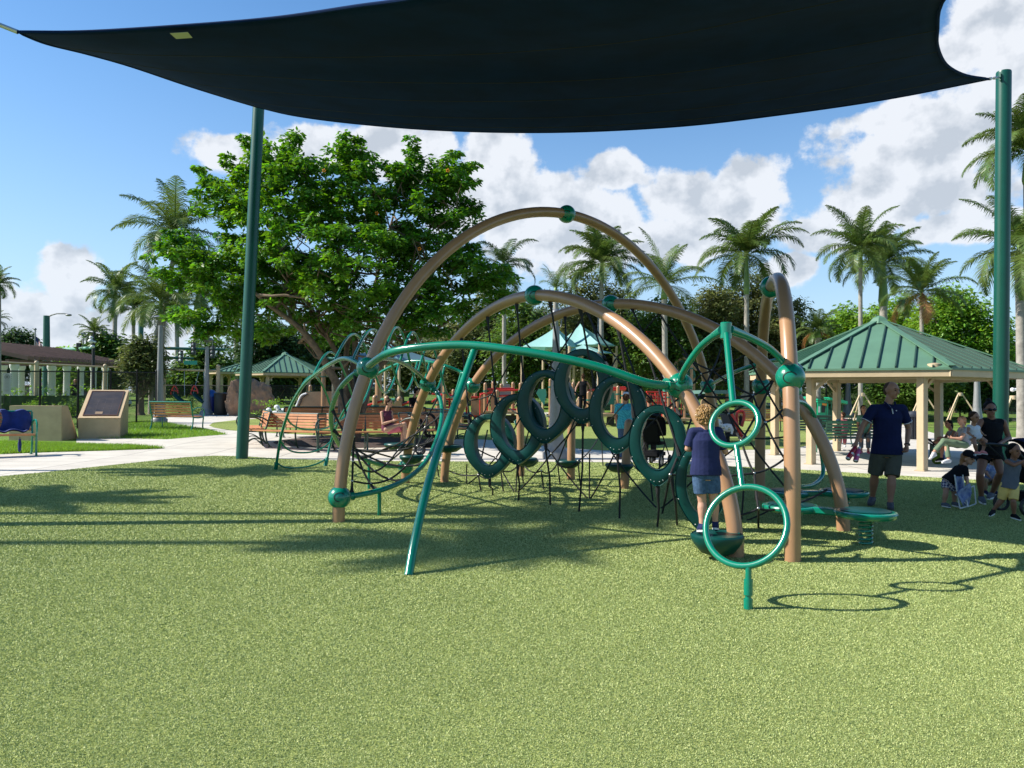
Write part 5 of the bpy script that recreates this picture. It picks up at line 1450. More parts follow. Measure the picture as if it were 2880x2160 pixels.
def flag():
    Y = 80; g_ = gx(98, Y); root = thing('flagpole', 'flagpole with a hanging striped flag beyond the pergola', 'flagpole', (g_[0], Y, T(0, Y))); o = ORG[root.name]
    top = W(99, 926, Y) - o
    s = MB(); s.tube([(0, 0, -.05), top], [.10, .06], 8); s.ball(top, .14, 10, 8); s.build('pole', M_GREY, root)
    P0 = W(99, 945, Y) - o; N_ = 13; mats = [mat('flag_red', (.5, .04, .05), .8), mat('flag_white', (.75, .75, .75), .8), mat('flag_navy', (.02, .03, .13), .8)]
    mb = MB(); nu = 16
    def P(u, v): return P0 + Vector((u * 0.78 * (1 + .0), .12 * math.sin(6 * u), 0)) + Vector((0, 0, -u * .95 - v * .95 * (1 - .1 * u) + .04 * math.sin(9 * u))) 
    vs = [P(i / nu, j / N_) for j in range(N_ + 1) for i in range(nu + 1)]
    o0 = 0; mb.v = [tuple(v) for v in vs]
    for j in range(N_):
        for i in range(nu):
            mb.f.append((j * (nu + 1) + i, j * (nu + 1) + i + 1, (j + 1) * (nu + 1) + i + 1, (j + 1) * (nu + 1) + i)); mb.mi.append(2 if (j < 7 and i < 7) else (0 if j % 2 == 0 else 1))
    fo = mb.build('flag', mats, root, fix=False)
    md = fo.modifiers.new('thickness', 'SOLIDIFY'); md.thickness = .02
flag()
def tall_green_pole():
    Y = 58; g_ = gx(395, Y); root = thing('street_pole', 'green street pole rising behind the palms at the left', 'street pole', (g_[0], Y, T(0, Y))); o = ORG[root.name]
    s = MB(); s.tube([(0, 0, -.05), W(397, 860, Y) - o], [.22, .17], 10); s.build('pole', M_STG, root)
    for (y0, x1) in ((978, 660), (1003, 545)):
        s = MB(); s.tube([W(396, y0, Y) - o, W(x1, y0 + 6, Y + 2) - o], [.13, .09], 8); s.build('mast_arm', M_STG, root)
    for q in ((508, 1003), (597, 990), (544, 980)):
        p = W(*q, Y + 1) - o; s = MB(); s.box(p, (.32, .2, .95)); h = s.build('signal_head', M_BLACK, root)
        for k in range(3): s2 = MB(); s2.ball(p + Vector((0, -.11, .28 - .28 * k)), .10, 10, 6, sc=(1, .4, 1)); s2.build('lens', M_WHITE if q[0] == 508 else M_GREY, h)
    p = W(536, 1020, Y + 1) - o; s = MB(); s.box(p, (1.0, .05, .3)); s.build('name_sign', MATS['sign_green'], root)
tall_green_pole()
def mast2():
    Y = 60; a = W(845, 1008, Y); b = W(960, 1010, Y); root = thing('traffic_mast', 'pale green mast arm with a street name sign above the small pavilion', 'traffic mast', (gx(1000, Y)[0], Y, T(0, Y))); o = ORG[root.name]
    s = MB(); s.tube([Vector((0, 0, -.05)), W(1000, 1000, Y) - o], .2, 10); s.build('pole', M_STG, root)
    s = MB(); s.tube([a - o, W(1000, 1010, Y) - o], [.10, .15], 10); s.build('arm', MATS['pale_green_mast'], root)
    c = W(889, 1021, Y) - o
    sgn = MB(); sgn.box(c, (.74, .05, .30)); sg_ = sgn.build('name_sign', MATS['sign_green'], root, bevel=.01)
    t = bpy.data.curves.new('sign_text', 'FONT'); t.body = 'Hood Rd'; t.size = .18; t.extrude = .004; t.align_x = 'CENTER'; t.align_y = 'CENTER'; t.materials.append(M_WHITE)
    to = text_mesh(t); to.parent = sg_; to.location = c + Vector((0, -.035, 0)); to.rotation_euler = (R(90), 0, 0)
mast2()

# ------------------------------------------------------------------ park lamp posts
def park_lamp(px, pyb, pyt, label, dishhw=18, y=None, m=None):
    g_ = G(px, pyb) if y is None else Vector((gx(px, y)[0], y, T(0, y))); root = thing('lamp_post', label, 'lamp post', tuple(g_), group='grey lamp posts of the park'); o = ORG[root.name]
    H = W(px, pyt, g_.y).z - g_.z; k = 1.0
    s = MB(); s.lathe([(.34, -.03), (.34, .16), (.27, .22), (.25, .34), (.20, .62), (.17, .9)], (0, 0, 0), 12); s.build('base', M_GREY, root, angle=50)
    s = MB(); s.tube([(0, 0, .70), (0, 0, H * .5), (0, 0, H - .35)], [.17, .125, .085], 12); s.build('pole', M_GREY, root)
    s = MB(); r = dishhw * g_.y / F
    for sgx in (-1, 1): s.tube(spline([(0, 0, H - .45), (sgx * r * .8, 0, H - .35), (sgx * r * .9, 0, H - .05)], 5), .02, 6)
    s.build('yoke', M_GREY, root)
    s = MB(); s.lathe([(.06, -.16), (r * .9, -.05), (r, 0), (r * .8, .06), (.08, .10)], (0, 0, H), 20); s.build('lamp_shade', mat('lamp_shade', (.16, .17, .18), .4, .5), root)
park_lamp(448, 1189, 893, 'grey lamp post with a flat round shade beside the orange bench at the left', 20)
park_lamp(580, 1167, 956, 'grey lamp post with a hooped top in front of the blue bin', 17)
park_lamp(1562, 1290, 880, 'grey lamp post behind the oval pods with its heavy tapered foot', 16)
park_lamp(1684, 1210, 850, 'grey lamp post standing farther back, beside the pale shade canopies', 14, y=44)
park_lamp(2555, 1200, 960, 'grey lamp post behind the man under the pavilion', 14, y=40)
park_lamp(2385, 1200, 1010, 'thin grey lamp post beside the toy truck', 12, y=44)
park_lamp(2748, 1200, 1000, 'thick pale lamp post behind the seated women', 14, y=33)

# ------------------------------------------------------------------ swings, bins, boulder
def swings():
    Y = 41; a = Vector(gx(460, Y)); b = Vector(gx(612, Y)); root = thing('swing_set', 'beige swing frame with a top bar behind the orange bench', 'swing frame', (a.x, a.y, T(0, Y))); o = ORG[root.name]
    H = W(460, 1036, Y).z - o.z
    for x in (0, b.x - a.x):
        s = MB(); s.tube([(x, 0, -.05), (x, 0, H + .1)], .10, 12); s.ball((x, 0, H + .12), .11, 12, 8); s.build('post', M_BEIGE, root)
    s = MB(); s.tube([(0, 0, H - .05), (b.x - a.x, 0, H - .12)], .06, 10); s.build('crossbar', M_BEIGE, root)
    for (px, lb) in ((500, 'green bucket swing with a red harness, left one'), (556, 'green bucket swing with a red harness, right one beside the lamp post')):
        p = W(px, 1118, Y - .4); sw = thing('bucket_swing', lb, 'swing', tuple(p), group='green swings with red harness')
        s = MB()
        s.add([], []); prof = []
        vs = []; fs = []; n = 10
        for i in range(n + 1):
            t = i / n; x = -.28 + .75 * t; z = .28 - .62 * t ** .7 + (.15 * max(0, t - .8) / .2); w = .24 * math.sin(math.pi * (.15 + .75 * t)) + .06
            for k in range(9):
                a_ = math.pi * k / 8; vs.append((x, -w * math.cos(a_), z - .16 * math.sin(a_) + .05))
        for i in range(n):
            for k in range(8): fs.append((i * 9 + k, i * 9 + k + 1, (i + 1) * 9 + k + 1, (i + 1) * 9 + k))
        s.add(vs, fs); so = s.build('seat', M_DGREEN, sw); md = so.modifiers.new('t', 'SOLIDIFY'); md.thickness = .04
        hp = MB(); 
        hp.tube(spline([(-.32, -.12, .16), (-.26, -.12, .42), (-.14, -.10, .62), (0, -.1, .42), (.06, -.12, .22)], 6), .035, 8)
        hp.tube([(-.26, -.12, .38), (-.02, -.12, .34)], .03, 8); hp.build('harness', M_RED, sw)
        ch = MB(); tz = H + T(0, Y) - p.z - .1
        for (x, y) in ((-.2, -.15), (.3, .15)): ch.tube([(x, y, .1), (x * .5, .4, tz)], .012, 5)
        ch.build('chain', M_STEEL, sw)
    for (px, lean) in ((432, 30), (520, 20)):
        pass
swings()
def big_frame():
    Y = 37; a = Vector(gx(103, Y)); root = thing('swing_set', 'long beige top bar on posts behind the black fence at the left', 'swing frame', (a.x, a.y, T(0, Y))); o = ORG[root.name]
    for px, py in ((103, 1020), (296, 1029), (-60, 1014)):
        t = W(px, py, Y + (px - 103) * .012) - o; s = MB(); s.tube([(t.x, t.y, -.05), tuple(t)], .095, 12); s.ball(t, .10, 12, 8); s.build('post', M_BEIGE, root)
    s = MB(); s.tube([W(-60, 1016, Y - 2) - o, W(103, 1023, Y) - o, W(296, 1032, Y + 2.3) - o, W(460, 1038, Y + 4) - o], .04, 8); s.build('crossbar', M_BEIGE, root)
big_frame()
def bins():
    g_ = Vector(gx(592, 40)); g_.z = 0; g_ = Vector(gx(593, 41)); root = thing('blue_bin', 'blue domed bin beside the grey lamp post', 'bin', (g_.x, 41, T(0, 41)), scale=.92); M_BB = mat('blue_bin_paint', (.012, .035, .24), .4)
    s = MB(); s.lathe([(.30, 0), (.32, .04), (.32, .95)], (0, 0, .08), 20); s.build('bin_body', M_BB, root)
    s = MB(); s.lathe([(.34, 0), (.34, .08), (.30, .22), (.18, .36), (.03, .42)], (0, 0, 1.03), 20); s.build('lid', mat('blue_dome', (.01, .09, .36), .35), root)
    for k in range(20):
        a = 2 * math.pi * k / 20; s = MB(); s.box((.325 * math.cos(a), .325 * math.sin(a), .55), (.03, .03, .9), rz=a); s.build('slat', M_BB, root)
    g_ = gx(621, 40.5); root = thing('trash_can', 'black round trash can right of the blue bin', 'trash can', (g_[0], 40.5, T(0, 40.5)), scale=1.12)
    s = MB(); s.lathe([(.28, 0), (.30, .03), (.315, .9), (.30, .96)], (0, 0, .02), 22); s.build('can_body', M_BLACK, root)
    s = MB(); s.lathe([(.33, 0), (.33, .06), (.26, .10), (.20, .10), (.18, .04)], (0, 0, .96), 22); s.build('lid', M_BLACK, root)
    g_ = G(2571, 1235); root = thing('trash_can', 'dark slatted trash can with a litter-covered top beside the pavilion post', 'trash can', tuple(g_))
    M_DG = mat('dark_grey_metal', (.03, .035, .045), .45, .3)
    s = MB(); s.lathe([(.24, .03), (.25, .8)], (0, 0, 0), 20); s.build('liner', M_BLACK, root)
    for k in range(22):
        a = 2 * math.pi * k / 22; s = MB(); s.tube([(.27 * math.cos(a), .27 * math.sin(a), .02), (.28 * math.cos(a), .28 * math.sin(a), .80)], .013, 6); s.build('slat', M_DG, root)
    s = MB(); s.lathe([(.31, .80), (.31, .88), (.24, .97), (.05, 1.0)], (0, 0, 0), 20); s.build('lid', M_DG, root)
    lt = thing('litter', 'red and white paper litter on top of the dark trash can', 'litter', (g_.x, g_.y, 1.0))
    s = MB(); s.ball((-.05, -.1, .08), .12, 10, 6, sc=(1.4, 1, .6)); s.build('paper', M_WHITE, lt)
    s = MB(); s.ball((.12, -.08, .07), .08, 10, 6, sc=(1.2, 1, .5)); s.build('wrapper', M_RED, lt)
bins()
def rock(label, px, pyb, pyt, hw, Y, seed):
    b = gx(px, Y); root_z = T(0, Y); H = W(px, pyt, Y).z - root_z; r = hw * Y / F
    bm = bmesh.new(); bmesh.ops.create_icosphere(bm, subdivisions=5, radius=1)
    for v in bm.verts:
        p = v.co.copy(); n_ = mnoise.fractal(p * 1.3 + Vector((seed, 0, 0)), 1.0, 2.1, 5); c_ = mnoise.cell(p * 2.2 + Vector((0, seed, 0)))
        s_ = 1 + .22 * n_ + .10 * c_
        v.co = Vector((p.x * s_ * r * (1.15 - .25 * max(0, p.z)), p.y * s_ * r * .8, (p.z * .52 + .48) * H * (1 + .12 * n_)))
    me = bpy.data.meshes.new('artificial_boulder'); bm.to_mesh(me); bm.free()
    me.materials.append(mat('boulder_stone', (.36, .20, .12), .9, col2=(.17, .115, .085), vscale=2.2, bump=1, bscale=14)); me.shade_smooth()
    o = bpy.data.objects.new('artificial_boulder', me); COL.objects.link(o); o.location = (b[0], Y, root_z - .1); tag(o, label, 'boulder')
rock('tall tan climbing boulder left of the green pole', 664, 1150, 1062, 26, 40, 3.0)
rock('broad brown climbing boulder right of the green pole', 722, 1150, 1062, 42, 40.5, 9.0)
# ------------------------------------------------------------------ pavilions
M_ROOF = mat('green_standing_seam_roof', (0.100, 0.205, 0.130), 0.5, 0.0, var=.07, vscale=1.5)
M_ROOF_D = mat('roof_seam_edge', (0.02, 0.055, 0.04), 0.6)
def pavilion(label, c, rad, rot, eave, peak, posts, scale_s=1.0, nseam=9, post_w=.17):
    root = thing('pavilion', label, 'pavilion', (c[0], c[1], T(*c[:2]))); 
    V = [Vector((rad * math.cos(rot + k * math.pi / 3), rad * math.sin(rot + k * math.pi / 3), eave)) for k in range(6)]
    A = Vector((0, 0, peak)); th = .05
    mb = MB(); dn = Vector((0, 0, -th))
    for k in range(6):
        a, b = V[k], V[(k + 1) % 6]
        mb.add([a, b, A, a + dn, b + dn, A + dn], [(0, 1, 2), (5, 4, 3), (0, 3, 4, 1)])
    rf = mb.build('roof', M_ROOF, root, smooth=False)
    for k in range(6):
        a, b = V[k], V[(k + 1) % 6]
        nrm = (b - a).cross(A - a).normalized()
        if nrm.z < 0: nrm = -nrm
        for i in range(1, nseam):
            t = i / nseam; p = a.lerp(b, t)
            # seam runs up the slope until it meets the hip
            up = ((A - (a + b) / 2)); f = 1 - abs(2 * t - 1)
            q = p + up * f * .985
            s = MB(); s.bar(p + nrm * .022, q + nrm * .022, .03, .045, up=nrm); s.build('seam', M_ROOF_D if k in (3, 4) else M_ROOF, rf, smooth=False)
        h = MB(); h.bar(a + Vector((0, 0, .035)), A + Vector((0, 0, .035)), .16, .03, up=Vector((0, 0, 1))); h.build('hip_cap', M_ROOF, rf, smooth=False)
        d = (b - a); ins = (-(a + b) / 2); ins.z = 0; ins.normalize()
        s = MB(); s.bar(a + ins * .06 - Vector((0, 0, .12)), b + ins * .06 - Vector((0, 0, .12)), .045, .15); s.build('fascia', M_BEIGE, root, smooth=False)
    cap = MB(); cap.lathe([(.30, -.10), (.16, .06), (.03, .12)], A, 6); cap.build('roof_cap', M_ROOF, rf, smooth=False)
    pr = rad * .80
    P = [Vector((pr * math.cos(rot + k * math.pi / 3), pr * math.sin(rot + k * math.pi / 3), 0)) for k in range(6)]
    if posts: P = [Vector((p[0] - c[0], p[1] - c[1], 0)) for p in posts]
    zt = eave - .06
    for p in P:
        zg = T(p.x + c[0], p.y + c[1]) - T(*c[:2])
        s = MB(); s.box((p.x, p.y, (zt + zg) / 2), (post_w, post_w, zt - zg + .06), rz=rot); s.box((p.x, p.y, zg + .012), (post_w * 1.5, post_w * 1.5, .02), rz=rot)
        s.build('post', M_BEIGE, root, smooth=False, bevel=.008)
    for k in range(6):
        a, b = P[k], P[(k + 1) % 6]
        s = MB(); s.bar(a + Vector((0, 0, zt - .10)), b + Vector((0, 0, zt - .10)), .12, .16); s.build('beam', M_BEIGE, root, smooth=False)
        s = MB(); q = a * .02; s.bar(a + Vector((0, 0, zt - .02)), Vector((0, 0, peak - .16)), .08, .12); s.build('hip_rafter', M_BEIGE, root, smooth=False)
        s = MB(); d = (b - a).normalized(); s.bar(a + d * .08 + Vector((0, 0, zt - .42)), a + d * .42 + Vector((0, 0, zt - .14)), .05, .07); s.build('knee_brace', M_BEIGE, root, smooth=False)
    return root
cx, cy = 9.55, 20.0
pp = [G(2281, 1306), G(2594, 1325)]
posts = []
for k in range(6):
    a = R(30 + 60 * k); posts.append((cx + 2.62 * math.cos(a), cy + 2.62 * math.sin(a)))
posts[3] = (pp[0].x, pp[0].y); posts[4] = (pp[1].x, pp[1].y)
pavilion('large open hexagonal pavilion with green metal roof and beige posts at the right', (cx, cy), 3.32, R(30), 2.30, W(2487, 903, 20.2).z, posts)
g = G(800, 1150)
sm = (2164 / g.y); 
pavilion('small distant pavilion with green metal roof left of the climber', (g.x, g.y), 3.0, R(22), W(800, 1050, g.y).z - g.z, W(800, 995, g.y).z - g.z, None, post_w=.22, nseam=9)
g = G(640, 1141)
pavilion('second distant green roofed pavilion, mostly hidden behind the green sail pole', (W(675, 1141, g.y + 9).x, g.y + 9), 2.8, R(12), W(660, 1047, g.y + 9).z - T(0, g.y + 9), W(660, 1030, g.y + 9).z - T(0, g.y + 9) + .2, None, post_w=.2)
dn_ = thing('downlight', 'round beige lamp under the front eave of the large pavilion', 'lamp', tuple(W(2628, 1036, 17.0)))
s = MB(); s.lathe([(.05, .12), (.14, .1), (.15, .0), (.06, -.03)], (0, 0, 0), 16); s.build('lamp_shade', M_BEIGE, dn_)

# ------------------------------------------------------------------ pale shade canopies
M_CAN = mat('pale_teal_canopy', (.30, .52, .50), .8, var=.05, vscale=1, transl=.25)
M_CAN2 = mat('steel_blue_canopy', (.11, .22, .26), .8, var=.05, vscale=1, transl=.15)
def canopy(label, apex, left, right, Y, m, dep=3.0, posts=True):
    a = W(*apex, Y); l = W(*left, Y); r = W(*right, Y); g_ = Vector((a.x, Y, T(a.x, Y))); root = thing('shade_canopy', label, 'canopy', tuple(g_), group='peaked shade canopies over the play area')
    cs = [Vector((l.x, Y - dep * .3, l.z)), Vector((a.x + (r.x - a.x) * .35, Y - dep, min(l.z, r.z) - .1)), Vector((r.x, Y + dep * .2, r.z)), Vector((a.x - (a.x - l.x) * .3, Y + dep, l.z))]
    mb = MB(); n = 10; ap = a - g_
    for k in range(4):
        p, q = cs[k] - g_, cs[(k + 1) % 4] - g_
        vs = []
        for i in range(n + 1):
            for j in range(n + 1):
                u = i / n; v = j / n; e_ = p.lerp(q, v) + Vector((0, 0, .0)); mid = (p + q) / 2
                e_ = e_ + (Vector((ap.x, ap.y, e_.z)) - e_) * (.16 * math.sin(math.pi * v))
                w = u; x = ap.lerp(e_, w); x.z = ap.z + (e_.z - ap.z) * (w ** .80); vs.append(x)
        mb.add(vs, [(i * (n + 1) + j, i * (n + 1) + j + 1, (i + 1) * (n + 1) + j + 1, (i + 1) * (n + 1) + j) for i in range(n) for j in range(n)])
    o = mb.build('canopy_cloth', m, root); md = o.modifiers.new('t', 'SOLIDIFY'); md.thickness = .02
    if posts:
        for c in cs:
            s = MB(); s.tube([(c.x - g_.x, c.y - g_.y, -.05), tuple(c - g_)], .07, 10); s.build('post', M_BEIGE, root)
canopy('pale teal peaked canopy, left of the two seen through the arches', (1563, 917), (1468, 978), (1640, 974), 40, M_CAN)
canopy('pale teal peaked canopy, right of the two seen through the arches', (1632, 910), (1560, 972), (1738, 971), 41.5, M_CAN)
canopy('low pale teal canopy wing under the right peaked canopy', (1640, 968), (1585, 990), (1730, 992), 39, M_CAN, 2.0)
canopy('steel blue canopy behind the looped ladder', (1100, 966), (950, 1016), (1240, 1016), 44, M_CAN2, 3.6)

# ------------------------------------------------------------------ play structures
M_TANP = mat('tan_play_plastic', (.42, .27, .15), .5, var=.06)
M_PG = mat('play_green_panel', (.01, .13, .09), .45)
def play_structure(name, label, x0, x1, Y, spec, cat='play structure'):
    g_ = Vector((W((x0 + x1) / 2, 1150, Y).x, Y, T(0, Y))); root = thing(name, label, cat, tuple(g_)); o = g_
    def P(px, py, dy=0.0): return W(px, py, Y + dy) - o
    for it in spec:
        k = it[0]; m = MB()
        if k == 'post':
            _, px, pyt, dy = it[:4]; rr = it[4] if len(it) > 4 else .085; t = P(px, pyt, dy); b = Vector((t.x, t.y, T(0, Y + dy) - o.z - .05)); m.tube([b, t], rr, 12); m.ball(t, rr * 1.02, 12, 8, sc=(1, 1, 1.2)); m.build('post', M_TAN, root)
            c = MB(); c.tube([t - Vector((0, 0, .32)), t - Vector((0, 0, .26))], rr * 1.25, 12); c.build('clamp', M_PG, root)
        elif k == 'rail':
            _, a, b, dy0, dy1, r, mm = it; m.tube([P(*a, dy0), P(*b, dy1)], r, 8); m.build('rail', mm, root)
        elif k == 'arc':
            _, pts, dy, r, mm = it; m.tube(spline([P(*q, dy) for q in pts], 5), r, 8); m.build('bent_rail', mm, root)
        elif k == 'panel':
            _, a, b, dy, mm = it; p = P(*a, dy); q = P(*b, dy); m.box(((p.x + q.x) / 2, p.y, (p.z + q.z) / 2), (abs(q.x - p.x), .07, abs(q.z - p.z))); m.build('panel', mm, root, bevel=.03)
        elif k == 'poly':
            _, pts, dy, mm = it; w = [P(*q, dy) for q in pts]; m.prism([(v.x, v.z) for v in w], w[0].y - .05, w[0].y + .05, 'Y'); m.build('panel', mm, root, smooth=False)
        elif k == 'deck':
            _, a, b, dy0, dy1, mm = it; p = P(*a, dy0); q = P(*b, dy0); m.box(((p.x + q.x) / 2, (dy0 + dy1) / 2, p.z), (abs(q.x - p.x), abs(dy1 - dy0), .12)); m.build('deck', mm, root, smooth=False)
        elif k == 'bars':
            _, a, b, dy, n, mm = it; p = P(*a, dy); q = P(*b, dy)
            for i in range(n):
                x = p.x + (q.x - p.x) * i / (n - 1); s = MB(); s.tube([(x, p.y, p.z), (x, p.y, q.z)], .018, 6); s.build('bar', mm, root)
            for z in (p.z, q.z): s = MB(); s.tube([(p.x, p.y, z), (q.x, p.y, z)], .025, 6); s.build('rail', mm, root)
        elif k == 'slide':
            _, a, b, w, dy0, dy1, mm = it; p = P(*a, dy0); q = P(*b, dy1); vs = []; n = 12
            for i in range(n + 1):
                t = i / n; c = p.lerp(q, t); c.z = p.z + (q.z - p.z) * (t - .10 * math.sin(2 * math.pi * t))
                sd = Vector(((q - p).y, -(q - p).x, 0)).normalized() * w
                for (u, h) in ((-1, .22), (-.85, .02), (.85, .02), (1, .22)): vs.append(c + sd * u + Vector((0, 0, h)))
            m.add(vs, [(i * 4 + j, i * 4 + j + 1, (i + 1) * 4 + j + 1, (i + 1) * 4 + j) for i in range(n) for j in range(3)])
            s = m.build('slide', mm, root); md = s.modifiers.new('t', 'SOLIDIFY'); md.thickness = .05
    return root
rd = M_RED; tn = M_TANP
# the red rail maze left of the middle
sp = []
for px, pyt, dy in ((1250, 1088, 0), (1275, 1100, 2), (1300, 1095, -1), (1337, 1108, 1), (1365, 1082, 0), (1387, 1078, 2), (1398, 1102, -2), (1410, 1084, 3), (1443, 1080, 1), (1464, 1082, 0), (1482, 1120, -1), (1232, 1120, -1)): sp.append(('post', px, pyt, dy))
for (a, b) in (((1215, 1108), (1345, 1118)), ((1225, 1124), (1300, 1122)), ((1225, 1146), (1300, 1144)), ((1288, 1108), (1288, 1165)), ((1240, 1110), (1240, 1168)), ((1370, 1094), (1445, 1093)), ((1375, 1100), (1480, 1096)), ((1395, 1114), (1478, 1110)),
               ((1430, 1152), (1478, 1152)), ((1240, 1168), (1292, 1158)), ((1440, 1122), (1500, 1120)), ((1320, 1168), (1345, 1172)), ((1350, 1108), (1398, 1104)), ((1215, 1130), (1255, 1100)), ((1264, 1106), (1264, 1165)), ((1312, 1106), (1312, 1165))):
    sp.append(('rail', a, b, 0, .5, .045, rd))
sp += [('arc', [(1350, 1168), (1350, 1118), (1356, 1108), (1366, 1108), (1371, 1118), (1371, 1160)], -.5, .03, rd), ('panel', (1325, 1120), (1350, 1172), .5, tn), ('panel', (1352, 1112), (1368, 1165), .7, tn), ('poly', [(1380, 1118), (1386, 1108), (1396, 1108), (1400, 1118), (1400, 1165), (1380, 1165)], .3, tn),
       ('deck', (1365, 1160), (1478, 1160), -1, 2, tn), ('panel', (1385, 1182), (1480, 1168), -.8, M_BLACK), ('arc', [(1376, 1160), (1376, 1122), (1382, 1113), (1392, 1113), (1398, 1122), (1398, 1160)], -.6, .025, tn),
       ('poly', [(1405, 1100), (1420, 1080), (1432, 1080), (1445, 1104), (1445, 1120), (1405, 1120)], 2, M_GREY), ('panel', (1470, 1175), (1500, 1195), -1.5, M_PG), ('deck', (1225, 1176), (1320, 1176), -1, 1.5, M_BLACK)]
play_structure('play_structure', 'red railed play structure with tan posts behind the left oval pods', 1215, 1500, 36, sp)
# tower with fence bars in the middle
sp = []
for px, pyt, dy in ((1548, 1070, 0), (1568, 1072, 2), (1612, 1080, 1), (1648, 1090, 0), (1655, 1106, -1), (1690, 1088, 1), (1738, 1090, 0), (1752, 1095, 1.5), (1722, 1100, 2.5)): sp.append(('post', px, pyt, dy, .075))
sp += [('bars', (1546, 1168), (1578, 1104), 0, 12, M_GREY), ('bars', (1580, 1172), (1612, 1102), 1.4, 10, M_GREY), ('poly', [(1505, 1100), (1512, 1094), (1535, 1094), (1537, 1110), (1530, 1140), (1518, 1122)], -.4, mat('teal_play', (.08, .34, .24), .5)), ('deck', (1546, 1172), (1660, 1172), -1, 2, M_BLACK),
       ('poly', [(1640, 1106), (1652, 1098), (1662, 1096), (1668, 1110), (1660, 1140), (1640, 1140)], .8, tn), ('panel', (1696, 1104), (1728, 1138), -.2, M_PG), ('rail', (1655, 1097), (1760, 1096), 0, .3, .05, rd), ('rail', (1700, 1166), (1740, 1160), 0, .3, .05, rd), ('deck', (1690, 1168), (1740, 1168), -1, 1.5, tn),
       ('rail', (1716, 1092), (1762, 1090), .2, .4, .05, rd), ('arc', [(1528, 1178), (1540, 1170), (1550, 1172), (1553, 1200)], -1, .02, M_GREY), ('slide', (1500, 1168), (1478, 1200), .5, 0, -2, M_PG), ('arc', [(1610, 1190), (1630, 1130), (1642, 1118), (1655, 1118), (1664, 1135)], 1.5, .16, tn),
       ('panel', (1678, 1110), (1692, 1165), 1, tn), ('panel', (1706, 1172), (1728, 1195), -.5, M_BLACK), ('rail', (1700, 1124), (1742, 1124), .2, .4, .03, M_PG), ('rail', (1728, 1140), (1756, 1140), .2, .4, .03, M_PG)]
play_structure('play_structure', 'play tower with grey fence bars and green panels behind the highest oval pods', 1505, 1770, 34, sp)
# dense red climbing frame right of it
sp = []
for px, pyt, dy in ((1872, 1010, 2), (1880, 1100, 0), (1905, 1110, 1), (1925, 1115, 0), (1945, 1020, 2), (1950, 1120, 1), (1890, 1150, -1), (1868, 1168, -1)): sp.append(('post', px, pyt, dy, .075))
for i in range(10): sp.append(('rail', (1822 + i * 7, 1104 + (i % 3) * 3), (1822 + i * 7, 1142 + (i % 2) * 14), 0, 0, .035, rd))
for y in (1102, 1110, 1120, 1131, 1140): sp.append(('rail', (1818, y), (1888, y + 2), 0, .5, .04, rd))
for i in range(7): sp.append(('rail', (1862 + i * 9, 1132), (1862 + i * 9, 1180), 1, 1, .03, (M_TANP if i % 2 else rd)))
sp += [('rail', (1820, 1150), (1900, 1172), 0, .5, .05, rd), ('deck', (1860, 1180), (1950, 1180), -1, 1.5, tn)]
play_structure('red_climber', 'dense red climbing frame left of the blond boy', 1818, 1955, 36, sp, 'climbing frame')
# playhouse on posts
sp = [('poly', [(1893, 1036), (1903, 1018), (1921, 1008), (1939, 1018), (1951, 1036), (1957, 1058), (1893, 1058)], 0, M_PG), ('rail', (1891, 1036), (1903, 1016), -.1, -.1, .06, tn), ('rail', (1903, 1016), (1921, 1006), -.1, -.1, .06, tn), ('rail', (1921, 1006), (1940, 1017), -.1, -.1, .06, tn), ('rail', (1940, 1017), (1958, 1042), -.1, -.1, .06, tn),
      ('panel', (1910, 1022), (1932, 1038), -.12, M_BLACK), ('rail', (1906, 1020), (1906, 1040), -.16, -.16, .03, tn), ('rail', (1936, 1020), (1936, 1040), -.16, -.16, .03, tn), ('panel', (1896, 1044), (1954, 1064), -.14, M_PG), ('post', 1897, 1060, 0, .09), ('post', 1951, 1062, 0, .09), ('post', 1900, 1060, 2, .09), ('post', 1948, 1060, 2, .09)]
play_structure('playhouse', 'green playhouse with tan gambrel roof on posts behind the right green ball', 1893, 1958, 42, sp, 'playhouse')
# ramp on the left with arched tan panels
sp = [('post', 1055, 1120, 0, .11), ('post', 1088, 1122, 1, .11), ('post', 1124, 1124, 0, .11), ('post', 1032, 1118, 1.5, .11), ('poly', [(1108, 1192), (1108, 1140), (1114, 1128), (1124, 1126), (1130, 1140), (1130, 1192)], -.6, tn), ('poly', [(1012, 1190), (1012, 1134), (1018, 1126), (1026, 1128), (1030, 1140), (1030, 1190)], -.6, tn),
      ('rail', (1015, 1146), (1075, 1128), 0, 0, .05, rd), ('rail', (1015, 1160), (1080, 1148), 0, 0, .05, rd), ('rail', (1030, 1170), (1110, 1152), -.2, 0, .05, rd), ('rail', (1125, 1166), (1160, 1140), 0, 0, .05, rd), ('rail', (1128, 1140), (1180, 1120), 0, 0, .05, rd),
      ('panel', (1035, 1140), (1068, 1165), .3, M_PG), ('panel', (1132, 1140), (1150, 1170), .3, M_PG), ('panel', (1068, 1135), (1108, 1190), .8, tn), ('rail', (1070, 1124), (1110, 1124), 1, 1, .05, mat('teal_play', (.08, .34, .24), .5)), ('post', 1065, 1015, 2.5, .14)]
play_structure('play_structure', 'ramp with arched tan panels and slanted red rails behind the woman on the bench', 1010, 1180, 30, sp)
